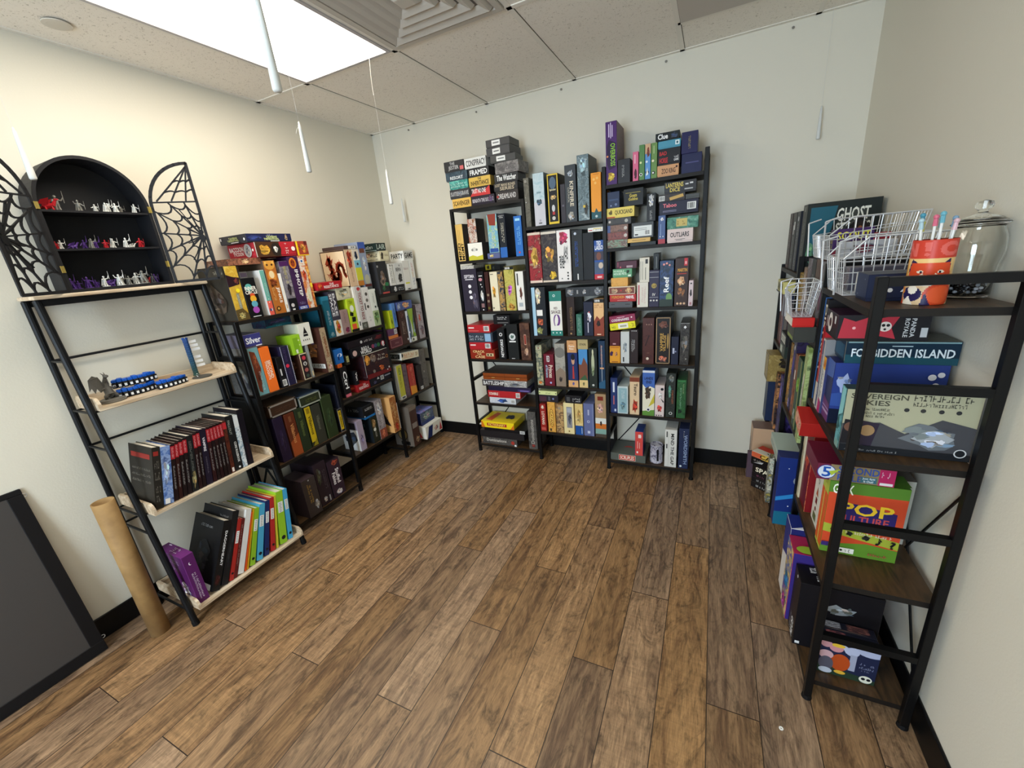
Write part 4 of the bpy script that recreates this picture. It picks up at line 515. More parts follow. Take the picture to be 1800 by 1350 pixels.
('lf1',-0.3841,1.5596,0.0961,0.071,0.2,0.0,0,0,0,'cream flat box with orange and black print','#e6dcb8','#e0d6b4','','A:.05,.1,.45,.95:#3a3428:4;S:.55,.45,.9,.7:#6a4a3c;l/T:CULT:.1,.45,.55,.78:#b8442c;l/S:.55,.45,.9,.75:#2a2620;l/S:.1,.15,.9,.28:#8a8470'),
('lf1',-0.4033,1.6312,0.1004,0.055,0.2,0.0,0,0,0,'black flat box with pale green capitals','#26312c','#1f2f2c','','T:LAIR:.05,.2,.92,.85:#b9c6bd;l/S:.05,.3,.9,.7:#d8e0dc;l/R:.0,.05,1,.1:#aab8b0'),
('lf2',-0.1957,0.9056,0.068,0.2694,0.2,0.0,0,0,0,'green ribbon game box with white foot','#4a5a56','','','P:0,1,1,1,.65,.55,1,.15,.5,.15:#8fae34;P:.2,.15,.5,.3,.3,.7:#c9ccd0;R:0,0,1,.14:#dfe0d0;C:.35,.07,.16:#4a4434;A:.6,.2,.95,.6:#8a9aa0:3'),
('lf2',-0.0788,0.9056,0.0774,0.2884,0.21,0.0,0,0,0,'grey and pink figure game box at the wall end','a:#8d8488,#a89ea2,#5e5458','','','A:.2,.5,.6,.75:#c9604a:3;S:.55,.1,.85,.5:#ece4ea:-90;A:.2,.05,.9,.4:#6a5a60:5'),
('lf2',-0.2421,0.9056,0.0196,0.2574,0.2,0.0,0,0,0,'thin white and blue upright box','#d5dae4','','','R:.4,.1,.9,.85:#3f5590;R:.4,.3,.9,.35:#e6e6f0'),
('lf2',-0.1371,0.9056,0.0323,0.2884,0.2,0.0,0,0,0,'dark maroon narrow game box','#3a2828','','','A:.2,.3,.9,.7:#7a4a44:3'),
('lf2',-0.3022,0.9056,0.0769,0.2714,0.21,0.0,0,0,0,'dark brown book box with pale script','#3a201c','','','S:.3,.3,.55,.68:#cbb8a4:-90;S:.6,.3,.8,.7:#a88a74:-90;R:.8,.1,.95,.16:#eee;A:.1,.75,.9,.98:#55302a:3'),
('lf2',-0.4158,0.9056,0.1483,0.0764,0.15,0.0,0,0,0,'maroon flat card box at the shelf end','#5c2a34','','','F:.03,.06,.97,.95:#8c5a5c;S:.4,.4,.7,.55:#a87a7c'),
('lf2',-0.439,0.9826,0.1106,0.0754,0.15,0.0,0,0,0,'purple and orange flat card box','#5a3458','','','P:0,0,1,0,1,.3,0,.35:#d07a3a;B:.66,.4,.95,.9;S:.05,.3,.6,.5:#3a5a8c'),
('lf2',-0.426,1.0586,0.0429,0.1364,0.15,0.0,0,0,0,'yellow-green upright card box','#a8bb22','','','R:0,0,.15,1:#e6de2c;A:.3,.1,.9,.9:#8fa31c:5'),
('lf2',-0.3847,1.0586,0.0378,0.1864,0.12,0.0,0,0,0,'small sky blue box over the yellow-green one','#5b86c4','','','A:.2,.1,.8,.9:#3a62a8:3;R:.9,.1,.95,.8:#222'),
('lf2',-0.2506,1.1776,0.1846,0.0654,0.18,0.0,0,0,0,'colourful starburst flat box lying on top','#4a5a94','','','A:.25,.15,.85,.9:#d06a34:5;T:HORROR:.35,.5,.8,.75:#e8d0a0;T:TRIVIA:.38,.25,.78,.48:#e8d0a0;A:0,0,.25,1:#a0a8c0:4;l/A:.2,.1,.8,.9:#7a8ac0:3'),
('lf3',-0.3037,0.4806,0.0748,0.2524,0.2,0.0,0,0,0,'red and orange flame game box','#a8342c','','','P:0,0,1,0,1,.25,0,.3:#d9902c;S:.45,.2,.75,.75:#d8905c:-90;A:.2,.75,.8,.95:#c9604a:3'),
('lf3',-0.3777,0.4806,0.0476,0.2734,0.2,0.0,0,0,0,'dark mauve mottled game box','a:#4c3c44,#6a525a,#3a3038','','','S:.4,.1,.7,.45:#a06a6c:-90'),
('lf3',-0.4424,0.4806,0.0629,0.2854,0.2,0.0,0,0,0,'yellow upright game box with a white side','#bdb93c','#a8a8a0','','R:0,0,1,.1:#d8d8cc;S:.25,.35,.6,.68:#2b2a14:-90;A:.2,.7,.8,.95:#8a9a3c:4;R:.2,.03,.8,.08:#555;l/R:0,0,1,1:#c9c9bf'),
('lf3',-0.2042,0.4806,0.0629,0.2214,0.19,0.0,0,0,0,'black upright game box with white label','#1d1517','','','B:.35,.02,.9,.14;S:.4,.3,.7,.8:#4a2a2c:-90'),
('lf3',-0.1311,0.4806,0.0731,0.3414,0.2,0.0,0,0,0,'grey-brown tall game box at the wall end','a:#4b4642,#5f5953,#3a3632','','','R:.3,.4,.5,.45:#8a847c'),
('lf3',-0.285,0.768,0.2194,0.06,0.15,0.0,-6,0,0,'cream flat box with orange title across uprights','#ddd3b8','#e4e2d8','','S:.12,.45,.72,.85:#cf7a3c;S:.12,.2,.7,.4:#cf7a3c;A:.75,.2,.97,.85:#b8a88c:4;A:.0,.3,.1,.9:#333:3;l/R:.1,.2,.9,.8:#2c2f2c;l/S:.2,.3,.8,.7:#e6e6e0'),
('lf4',-0.2098,0.0706,0.2356,0.1114,0.2,-0.07,0,0,0,'white open tray with red triangles and a blue stripe','#e3dfd2','#e6e2d6','','P:.05,0,.32,0,.45,.9,.2,.9:#1d2c5c;P:.8,.1,.97,.1,.9,.8:#c03a3c;A:.45,.2,.78,.7:#d9b0a0:3;l/P:.1,.1,.8,.1,.6,.8:#c03a3c'),
('lf4',-0.4275,0.0706,0.0893,0.3474,0.19,-0.05,0,0,0,'grey-brown box with a hexagon badge on its side','#4a3028','#6a625a','','R:.15,.45,.85,.58:#8a7e76;A:.3,.03,.95,.25:#a08468:3;R:.0,.9,1,1:#7a6a5c;l/R:0,0,1,1:#6a625a;l/C:.45,.3,.28:#2a2018;l/C:.45,.3,.24:#8a7448;l/R:.3,.03,.8,.12:#1a1a1a'),
('lf4',-0.2166,0.1826,0.1846,0.115,0.15,-0.02,0,0,0,'blue and purple game box tipped in the white tray','a:#3a4460,#5a6884,#2a3048,#7a8ca0','#1f2a5a','a:#4a56b0,#8a9ae0,#b05a8c','A:.1,.3,.9,.9:#8a9a90:5;A:.4,.4,.7,.8:#a08a8c:3;R:0,0,1,.25:#22366e;l/S:.2,.05,.6,.95:#eef0f4:-90'),
('rf1',0.105,1.3206,0.09,0.2794,0.21,0.0,0,0,0,'dark maroon tall game book with pale letters','#2e1a1c','','','S:.35,.1,.6,.9:#b8a8a0:-90;R:.1,.02,.9,.06:#5a3a3c'),
('rf1',0.22,1.3206,0.1,0.2794,0.21,0.0,0,0,0,'black tall game book with a white corner mark','#17151b','','','R:.45,.7,.75,.84:#e2e2e2;R:.3,.62,.5,.78:#e2e2e2;S:.4,.1,.6,.58:#c0c0c0:-90'),
('rf1',0.3275,1.3206,0.085,0.2794,0.21,0.0,0,0,0,'black tall game book with silver vertical letters','#1a1c26','','','S:.35,.08,.65,.8:#b8bcc4:-90;E:.5,.88,.2,.04:#c0c4cc'),
('rf1',0.45,1.3206,0.1,0.3014,0.262,0.005,0,0,0,'large black ghost game box with teal cover art','#222622','#1e2422','#17191b','S:.35,.1,.65,.8:#9aa09a:-90;R:.4,.9,.6,.97:#8a8f88;r/R:.03,.03,.97,.97:#1e2422;r/P:.05,.2,.05,.94,.42,.94,.36,.6,.2,.4:#1f5a6c;r/A:.02,.1,.2,.5:#5a8a6c:4;r/P:.42,.66,.46,.78,.42,.76,.5,.86,.8,.9,.82,.82,.88,.7,.5,.55,.4,.6:#3a3c38;r/T:GHOST:.42,.72,.86,.9:#e8e6da;r/T:STORIES:.42,.55,.88,.7:#dcdace;r/E:.5,.2,.3,.12:#3c4a44;r/A:.3,.05,.9,.45:#3f4642:6'),
('rf2',0.085,0.9056,0.07,0.2944,0.21,0.0,0,0,0,'maroon upright game box on second shelf end','#4a1814','','','R:.3,.1,.5,.9:#6a2a20'),
('rf2',0.15,0.9056,0.05,0.2844,0.21,0.0,0,0,0,'slim white and red upright game box','#7a3a3c','','','R:0,.55,1,1:#8a8f9a;S:.3,.15,.7,.6:#e0d8d8:-90'),
('rf2',0.205,0.9056,0.05,0.2844,0.21,0.0,0,0,0,'slim navy upright game box near the corner','#1c2744','','','R:.3,.1,.6,.8:#3a4a70'),
('rf2',0.2825,0.9056,0.095,0.2444,0.21,0.0,0,0,0,'dark plum upright game box with pale streaks','a:#2a2024,#4a3a3c,#1c181c','','','A:.2,.1,.8,.5:#8a6a5a:4'),
('rf2',0.42,0.9056,0.16,0.0594,0.2,-0.02,0,0,0,'dark green flat box low in the far bay','#26302a','','','R:.1,.2,.5,.8:#c9cfc0;S:.55,.3,.9,.7:#8a9a8a'),
('rf2',0.42,0.966,0.16,0.054,0.2,-0.02,0,0,0,'black flat box with white label strip','#1c1c1e','','','R:.1,.15,.9,.85:#cfcfc4;S:.15,.3,.85,.7:#4a4a44'),
('rf2',0.2,1.2006,0.2,0.0614,0.18,-0.03,0,0,0,'small yellow patterned box lying over uprights','#d2c87e','','','A:.05,.05,.35,.95:#3a3826:3;A:.4,.1,.7,.9:#3a3826:5;A:.7,.1,.95,.9:#3a3826:7;R:0,0,1,.12:#26241c'),
('rf3',0.25,0.4806,0.1,0.2394,0.24,-0.05,0,0,0,'tall navy upright game box jutting out','#1d2a48','#1d2a48','','A:.2,.1,.8,.5:#3a4a6a:4;r/A:.1,.1,.9,.9:#24365a:5;r/R:.8,0,1,1:#2c5a7a'),
('rf3',0.3725,0.4806,0.075,0.3094,0.22,-0.02,0,0,0,'dark game box with glowing figures','a:#17131c,#3c2a24,#c98a54,#241c2c','','','A:.1,.2,.9,.7:#d9a060:4'),
('rf3',0.4575,0.4806,0.085,0.3194,0.22,-0.01,0,0,0,'dark purple game box with lilac streaks','a:#1e1636,#2c2450,#4a3a80,#17122a','','','A:.1,.5,.9,.95:#7a6ab8:4;r/A:.1,.1,.9,.9:#3a3060:5'),
('rf3',0.2375,0.7206,0.135,0.1514,0.24,-0.06,0,0,0,'olive patterned wooden box on the navy one','a:#8a7444,#a99258,#6a562c','a:#a08a50,#8a7440,#b8a468','','F:.04,.04,.96,.96:#5a4620;r/A:.1,.5,.9,.95:#2a2210:4;r/A:.2,.1,.8,.4:#b9a872:6;r/C:.3,.3,.08:#7a6a3a'),
('rf4',0.14,0.0706,0.12,0.3144,0.24,-0.09,0,0,0,'tan storage box with a blue bird print','#c9a684','#c8a585','#7a5f55','A:.1,.2,.6,.8:#8a8078:4;r/A:.5,.3,.9,.6:#2a4a6a:3;r/E:.75,.62,.1,.09:#d9c0a8;r/A:.1,.1,.5,.5:#a08a78:5'),
('rf4',0.31,0.0706,0.1,0.0344,0.17,-0.06,0,-38,0,'flat black box at the foot of the twisted stack','#171416','#1b181a','','R:.1,.3,.9,.4:#777;r/S:.1,.3,.5,.7:#c9c9c9'),
('rf4',0.23,0.0706,0.04,0.1694,0.1,-0.11,0,0,0,'small mauve box behind the twisted stack','#5a4854','','','R:.1,.1,.5,.3:#c9b9c0'),
('rf4',0.4825,0.0706,0.055,0.2794,0.2,-0.03,0,0,0,'upright colourful game box beside the twisted stack','a:#2c8a94,#e0d8c0,#1f3c50,#d9c04a','','','S:.25,.1,.8,.9:#e9f0ea:90'),
('rf4',0.31,0.1056,0.1,0.0344,0.17,-0.06,0,-38,0,'flat black box second from the stack foot','#1c181c','#1b181a','','r/S:.1,.3,.5,.7:#a8a8a8;r/S:.7,.3,.95,.7:#888'),
('rf4',0.31,0.1406,0.1,0.0294,0.17,-0.06,0,-38,0,'flat dark box with a purple scrawl','#1a1216','#1b1518','','r/S:.1,.3,.6,.7:#8a4a6a'),
('rf4',0.31,0.1706,0.1,0.0444,0.17,-0.06,0,-38,0,'black flat box with cream block capitals','#1b1715','#1b1715','','r/T:SPANC:.12,.2,.95,.85:#f1e8cf'),
('rf4',0.3,0.2156,0.1,0.0494,0.17,-0.07,0,-38,0,'black flat box with brass gear picture','#151314','#151314','','r/C:.7,.5,.12:#8a6f3c;r/A:.5,.05,.95,.95:#8a744a:3;r/S:.1,.55,.45,.8:#b0a8a0;r/P:.1,.3,.45,.75,.4,.45:#b8b8b8'),
('rf4',0.3,0.2656,0.1,0.0344,0.17,-0.07,0,-38,0,'red to blue flat box with black capitals','#d0503a','#d0603e','#d9d2c0','r/R:.35,0,.6,1:#d9b050;r/R:.6,0,.8,1:#c9c97a;r/R:.8,0,1,1:#9ac0c8;r/T:CAR:.3,.15,.85,.85:#16130f;t/P:0,0,.5,0,.6,1,.1,1:#b83422;t/A:.5,.4,.95,.95:#1f1c18:4'),
('rm1',0.58,1.1106,0.08,0.2194,0.2,0.0,0,0,0,'gold book box with dark vertical lettering','#a98b46','','','S:.35,.1,.7,.9:#5a4418:-90;R:0,.02,1,.05:#7a5f28;R:0,.95,1,.98:#7a5f28'),
('rm1',0.6575,1.1106,0.065,0.2494,0.2,0.0,0,0,0,'brown lattice art box beside the gold one','a:#3a2a24,#9a7a64,#5a4438,#c0a08a','','','A:.1,.3,.9,.95:#d9c0a8:5'),
('rm1',0.7325,1.1106,0.075,0.2894,0.2,0.0,0,0,0,'dark mottled game box in the middle bay','a:#2a2428,#5a5058,#8a8088','','','A:.1,.3,.9,.6:#c0b8b8:4'),
('rm1',0.8125,1.1106,0.075,0.2894,0.2,0.0,0,0,0,'black card box in the middle bay','#1c1c20','','','S:.3,.3,.7,.8:#a0a0a0:-90'),
('rm1',0.8925,1.1106,0.075,0.2944,0.2,0.0,0,0,0,'dark brown game box before the tall post','a:#3a2620,#54382c,#2a1a18','','',''),
('rm1',0.9825,1.1106,0.095,0.2894,0.2,0.0,0,0,0,'mottled grey game box below the wire baskets','a:#4a464a,#8a8488,#2c282c','','','A:.1,.3,.9,.8:#6a3a4a:3'),
('rm1',0.955,1.1106,0.15,0.0594,0.07,-0.075,0,0,0,'grey carton jutting out beneath the red case','#3a3b36','','','R:.1,.1,.9,.3:#8a9a4a'),
('rm1',0.9475,1.1706,0.175,0.0344,0.07,-0.085,0,0,0,'bright red flat case with a white end','#e9e4d6','#c4241f','#b01f1c','R:.03,.1,.97,.9:#efece0'),
('rm2',0.57,0.6906,0.06,0.3094,0.2,0.0,0,0,0,'gold and red figure game box on the mid shelf','a:#7a3a1c,#d9a04a,#2a1a14,#e0c890','','','A:.1,.2,.9,.8:#e0b870:5'),
('rm2',0.64,0.6906,0.07,0.3394,0.2,0.0,0,0,0,'midnight purple game box with white flecks','a:#1c1630,#30264c,#14101f','','','P:.3,.9,.6,.95,.5,.8:#f0f0f0;A:.2,.5,.8,.9:#5a48a0:4;A:.2,.02,.8,.2:#8a80c0:3'),
('rm2',0.71,0.6906,0.06,0.2894,0.2,0.0,0,0,0,'russet striped game box','a:#5a2a1a,#8a4a2c,#3a1a12','','','R:.3,.6,.6,.75:#f0ece4;A:.1,.1,.9,.5:#b06a3c:3'),
('rm2',0.7725,0.6906,0.055,0.2994,0.2,0.0,0,0,0,'amber and orange game box','a:#b8742c,#d99a4a,#6a3a18','','','A:.2,.7,.8,.95:#d0522c:4'),
('rm2',0.8525,0.6906,0.095,0.3094,0.2,-0.01,0,0,0,'green leaf game box in the middle bay','#26402c','','','A:.15,.5,.85,.75:#8ab83a:5;A:.2,.1,.8,.3:#9aa8a0:3;R:.9,0,1,1:#a9b85a'),
('rm2',0.94,0.6906,0.07,0.2894,0.2,0.0,0,0,0,'black box with a white label in the middle bay','#22201f','','','R:.15,.7,.85,.95:#d0cdbf;S:.2,.75,.8,.9:#555048;A:.2,.2,.8,.6:#4a3a3a:4'),
('rm2',1.005,0.6906,0.05,0.3994,0.2,-0.02,0,0,0,'narrow lime-striped upright game box','a:#6a7a3c,#a9b87a,#3a4a2c','','','A:.2,.3,.8,.8:#d9d4c4:3'),
('rm3',0.66,0.2706,0.2,0.0694,0.2,-0.0,0,0,0,'brown flat game box in the middle bay','a:#4a3a24,#6a5434,#382a18','','',''),
('rm3',0.965,0.2706,0.07,0.3344,0.25,-0.065,0,0,0,'deep blue space game box with a rocket cover','#1a2a6a','#1b2f74','#2a3466','r/R:0,0,1,1:#1b2f74;r/P:0,0,1,0,1,.25,0,.2:#1c6a86;r/P:0,.42,.3,.5,1,.38,1,.33,.3,.44,0,.36:#2f86c8;r/E:.45,.68,.22,.1:#8a8f96;r/P:.25,.62,.6,.5,.4,.66:#b0604a;r/C:.2,.3,.01:#fff;r/C:.6,.25,.01:#fff;r/C:.35,.15,.01:#fff;r/C:.75,.8,.008:#fff;r/C:.15,.85,.008:#fff'),
('rm3',0.66,0.3412,0.2,0.0788,0.2,0.0,0,0,0,'dark flat game box stacked in the middle bay','#22242a','','','S:.2,.3,.8,.7:#8a8a90'),
('rm3',0.66,0.4212,0.2,0.0688,0.2,0.0,0,0,0,'mustard flat game box stacked in the middle bay','a:#7a6230,#a08440,#5a4620','','',''),
('rm3',0.72,0.4914,0.24,0.0536,0.24,-0.05,0,0,0,'pale green game box leaning with diagonal spine','#b4bfb2','#a9ada0','#b9c9bd','S:.1,.4,.9,.6:#5a6460;r/E:.5,.6,.4,.25:#9aa89c;r/S:.4,.3,.8,.5:#5a5f58'),
('rn1',1.3935,1.3206,0.097,0.0714,0.14,0.012,0,0,0,'small navy box in front of the wire basket','#1c2848','#18203a','#151c34','C:.25,.2,.015:#ccc;C:.75,.8,.015:#ccc;r/S:.1,.62,.8,.7:#c8ccd8;r/C:.15,.4,.02:#ddd;r/C:.35,.4,.04:#ddd;r/P:.5,.33,.62,.33,.56,.5:#ddd;r/C:.75,.4,.03:#ddd'),
('rn2',1.0735,0.9056,0.023,0.3794,0.2,0.0,0,0,0,'slim blue upright game box behind the near post','#3a66a4','','',''),
('rn2',1.106,0.9056,0.038,0.3774,0.2,0.0,0,0,0,'black upright game box with cream vertical capitals','#1c1a1c','','','T:DISTRICT:.25,.3,.8,.95:#e8e2d0:-90'),
('rn2',1.146,0.9056,0.038,0.2894,0.2,-0.005,0,0,0,'red and white game box with green letters','#a82028','#b5222a','','R:0,0,1,.3:#c8c0b8;r/R:0,0,1,1:#b5222a;r/P:.1,.1,.9,.1,.6,.5,.3,.3:#d8d0c8;r/T:GR:.1,.45,.55,.85:#1f5a34;t/R:0,0,1,1:#8a1c22'),
('rn2',1.1835,0.9056,0.033,0.2544,0.22,-0.008,0,0,0,'white framed game box with slate blue spine','#cfc6c0','#8a8a8c','','R:.15,.03,.6,.97:#3a4674;S:.2,.2,.55,.8:#d8dae6:-90;R:.7,.0,.75,1:#8a807c'),
('rn2',1.219,0.9056,0.032,0.1994,0.22,-0.006,0,0,0,'yellow black and magenta striped game box','#e4e0dc','#3a3f6a','','R:0,.78,1,1:#e0a824;A:.2,.8,.9,.98:#d86a24:3;S:.15,.28,.85,.76:#161616:-90;P:0,0,1,0,1,.2,0,.25:#b0286a'),
('rn2',1.276,0.9056,0.078,0.2064,0.27,0.0,0,0,0,'large blue sky game box with an airship cover','#252c58','#2c3f86','#2a2c60','P:0,.7,1,.75,1,1,0,1:#4a64a8;P:0,0,1,0,1,.3,0,.36:#6a3a6c;R:0,.12,1,.16:#b09ac0;R:0,.2,1,.22:#a08ab8;r/R:0,0,1,1:#2c3f86;r/P:0,0,1,0,1,.2,0,.25:#141a30;r/P:0,.3,1,.25,1,.55,.6,.5,.3,.58,0,.5:#38549c;r/A:.01,.5,.22,.85:#a8b6dc:4;r/A:.7,.32,.97,.6:#98a4cc:5;r/A:.34,.4,.56,.68:#3c4258:3;r/P:.38,.6,.52,.6,.45,.42:#c09890;r/C:.86,.82,.035:#e8e8f0;r/C:.93,.86,.03:#e8e8f0;r/C:.9,.7,.03:#e8e8f0;t/T:PRISMA:.25,.3,.7,.75:#cfd0e8:180'),
('rn2',1.4925,0.9056,0.045,0.1864,0.277,-0.012,0,0,0,'sky realm game box, its printed back facing out','a:#0f3a3c,#1f5a5c,#6ab0b8,#123034','#a9a68a','#1f3a3c','P:.1,.5,.9,.6,.9,.98,.2,.98:#8ac8cc;R:.2,0,.9,.12:#7fa098;r/R:0,0,1,1:#a9a68a;r/T:SOVEREIGN:.04,.86,.48,.94:#4a483c;r/T:SKIES:.12,.76,.35,.84:#4a483c;r/S:.52,.86,.94,.95:#5a584c;r/S:.52,.78,.9,.84:#5a584c;r/S:.09,.68,.36,.72:#4a483c;r/S:.09,.62,.4,.66:#4a483c;r/S:.09,.57,.33,.61:#4a483c;r/C:.48,.72,.02:#333;r/C:.6,.72,.02:#333;r/C:.73,.72,.02:#333;r/C:.85,.72,.02:#333;r/P:.0,.45,.3,.5,.5,.35,.75,.6,1,.5,1,0,0,0:#46464a;r/P:.0,.12,.02,.52,.14,.5,.18,.14:#1f1d20;r/P:.16,.12,.14,.52,.3,.48,.26,.1:#2c2434;r/C:.07,.4,.05:#6a4a3c;r/C:.21,.36,.06:#9a7a54;r/A:.4,.1,.95,.55:#6a6f74:9;r/A:.5,.15,.9,.5:#a0a4a8:4;r/P:0,0,1,0,1,.1,0,.12:#1c1e22;r/S:.05,.03,.5,.06:#9a9a9a;r/C:.92,.12,.045:#c8c8c8;r/C:.92,.12,.035:#1c1e22'),
('rn2',1.2615,1.1128,0.117,0.0692,0.262,0.018,0,0,0,'dark teal island game tin with silver capitals','#17304a','#10293c','#6a6a60','R:.1,.2,.9,.8:#24506c;r/R:0,.0,1,1:#10293c;r/P:0,0,1,0,1,.3,0,.4:#1d4a58;r/T:FORBIDDEN ISLAND:.06,.3,.96,.68:#dfe9ee;r/R:.42,.78,.6,.82:#b8d0d8;r/R:.02,.93,.99,.99:#7fa0a4'),
('rn2',1.2425,1.183,0.145,0.079,0.215,-0.01,0,0,0,'black panda game box with red creatures','#2a282c','#222024','#3a2438','E:.4,.55,.16,.4:#e8e4de;C:.4,.55,.1:#3a3a3c;R:.75,.6,.85,.9:#ddd;R:.1,.3,.22,.75:#8a8a8a;r/R:0,0,1,1:#222024;r/P:.02,.1,.06,.9,.2,.75,.33,.9,.36,.1:#b83442;r/C:.19,.5,.02:#f0b0b0;r/P:.44,.85,.68,1,.6,.5,.66,.08,.46,.2:#c8394a;r/C:.53,.55,.07:#f1e8e0;r/C:.51,.6,.02:#222;r/C:.56,.6,.02:#222;r/C:.53,.45,.015:#222;r/T:PANDA:.8,.15,.85,.85:#d8d8d8:-90;r/T:ROYALE:.73,.15,.78,.85:#d8d8d8:-90;r/R:.91,.15,.98,.5:#c9c9c9'),
('rn3',1.081,0.4806,0.038,0.2794,0.2,-0.005,0,0,0,'tall cream game box next to the mid post','#cfc6a8','#c4bca0','','A:.1,.3,.9,.9:#a89c80:4;S:.3,.15,.6,.5:#6a6450:-90'),
('rn3',1.151,0.4806,0.098,0.3194,0.2,-0.0,0,0,0,'dark red game box with glossy art','#6a1418','#7a161c','a:#a8322a,#d98a5a,#7a1a1c','A:.1,.4,.9,.95:#b84a34:4;r/A:.1,.1,.9,.9:#8a1c20:3'),
('rn3',1.2625,0.4806,0.095,0.2414,0.24,0.02,0,0,0,'white square game box with a column of icons','#dad8cc','#cbc9bd','#6a625c','P:.5,.88,.62,.92,.5,.96,.38,.92:#4a4a44;R:.3,.83,.7,.84:#aaa;C:.5,.72,.1:#5a5a54;C:.5,.72,.07:#dad8cc;P:.35,.48,.65,.48,.5,.62:#b05a3a;R:.38,.34,.62,.44:#7a2c2a;C:.5,.25,.09:#7a2c2a;R:.3,.06,.72,.18:#6a7048;r/S:.65,.88,.9,.93:#c8c6ba;r/R:.6,.86,.9,.87:#c8c6ba;r/C:.85,.25,.05:#555;r/S:.75,.05,.9,.15:#777'),
('rn3',1.385,0.4806,0.07,0.2694,0.198,0.01,0,0,0,'green and orange party game box','#b8c24a','#cc4a2a','#4f7a28','R:0,.05,1,.8:#d9602a;R:.4,0,.5,1:#d0c860;r/R:0,0,1,1:#cc4a2a;r/P:0,.85,1,.86,1,1,0,1:#55802c;r/P:0,.3,1,.18,1,.29,0,.42:#a3ad3a;r/P:0,0,1,0,1,.17,.6,.2,0,.12:#5f8a2c;r/T:GEEK:.05,.84,.32,.97:#f4f4ea;r/P:.14,.42,.2,.74,.45,.72,.9,.66,.9,.5,.7,.36,.5,.42:#2b2466;r/T:POP:.18,.58,.86,.74:#f0c832;r/T:CULTURE:.14,.47,.82,.57:#c04a4a;r/T:PARTY:.2,.39,.75,.46:#a83a9a;r/S:.1,.31,.9,.35:#f0e0c8;r/A:.08,.31,.2,.39:#1c1c1c:3;r/A:.3,.28,.42,.36:#1c1c1c:5;r/A:.5,.25,.65,.33:#1c1c1c:7;r/T:♪:.7,.22,.78,.32:#1c1c1c;r/T:?:.88,.2,.95,.3:#1c1c1c;r/R:.0,.1,.1,.16:#3a2a6a;r/R:.16,.04,.45,.11:#eeeee4;r/C:.28,.075,.02:#222;r/S:.33,.055,.43,.095:#333;r/S:.6,.06,.88,.1:#c03a4a;t/R:0,0,1,1:#4f7a28'),
('rn3',1.335,0.7518,0.17,0.0562,0.195,-0.03,0,0,0,'quick answer game box with a round blue number dial','#6a2038','#8a7a58','#5c1a30','r/R:0,0,1,1:#8a7a58;r/R:0,0,.18,1:#6a2038;r/C:.13,.5,.125:#1c3f94;r/C:.13,.5,.115:#cfd6e0;r/T:5:.07,.18,.19,.82:#1c4fa4;r/P:.16,.55,.32,.75,.2,.3:#a8b83c;r/T:SECOND:.28,.52,.8,.95:#38509c;r/T:RULE:.28,.06,.6,.44:#38509c;r/R:.58,.08,.78,.42:#3c6a78;r/T:Just Spit:.6,.26,.76,.4:#e0e8e8;r/T:It Out!:.62,.1,.74,.24:#e0e8e8;r/R:.8,0,1,1:#b8285c;r/S:.83,.5,.97,.85:#e8b0c4;r/R:.82,.05,.98,.2:#e8e0e0'),
('rn3',1.155,0.802,0.11,0.058,0.15,-0.05,-14,0,0,'red glossy box leaning over the dark red one','a:#a8241f,#d0563a,#e0b090,#7a1a1a','#a8241f','','S:.5,.2,.8,.8:#f0e8e0'),
('rn4',1.17,0.0706,0.1,0.3394,0.22,-0.035,0,0,0,'white and navy triangle patterned box','#e2deda','#242a6a','#e6e4ea','P:0,.5,1,.6,1,1,0,1:#2a3480;t/P:0,0,1,0,0,1:#24307c;t/P:.2,.6,.9,.9,.8,1,.1,.7:#dfe0ea;r/R:0,0,1,1:#242a6a'),
('rn4',1.28,0.0706,0.11,0.3144,0.22,-0.04,0,0,0,'rainbow coloured upright party game box','a:#b02a7a,#2c6ab0,#d8b43a,#e4dce0','#3a2c7a','#a82a50','A:.1,.3,.9,.6:#2a7ab0:4;A:.1,.02,.9,.25:#c04a9a:5;t/R:0,.7,1,.95:#e6e2da;t/R:0,.35,1,.65:#2a2a70;t/A:.5,.4,1,.9:#b82a4c:3;t/E:.8,.2,.2,.15:#9ab83a;t/R:0,.66,1,.72:#d9cf9a'),
('rn4',1.395,0.0706,0.1,0.2794,0.23,-0.03,0,0,0,'black game box with white hand lettering on top','#171518','#151317','#141214','T:GOTH:.45,.03,.8,.3:#ececec:-90;S:.25,.03,.4,.3:#d0d0d0:-90;C:.5,.94,.06:#ddd;t/S:.1,.55,.4,.8:#ececec;t/S:.1,.15,.4,.48:#ececec;t/S:.5,.2,.8,.75:#ececec;r/R:.03,.03,.09,.07:#ddd;r/A:.3,.6,.75,.8:#8a9094:3'),
('rn4',1.4685,0.0706,0.039,0.1514,0.155,0.03,0,0,0,'dark spooky card game box, lettering upside down','#c9bfa8','#20222f','#1b1c2a','R:.1,.02,.9,.98:#1a1a26;t/T:MUNCHKIN:.1,.1,.75,.4:#b8bcc8:180;t/T:GLOOM:.1,.5,.75,.9:#8a5a54:180;t/A:.78,.1,.98,.9:#6a5a54:3'),
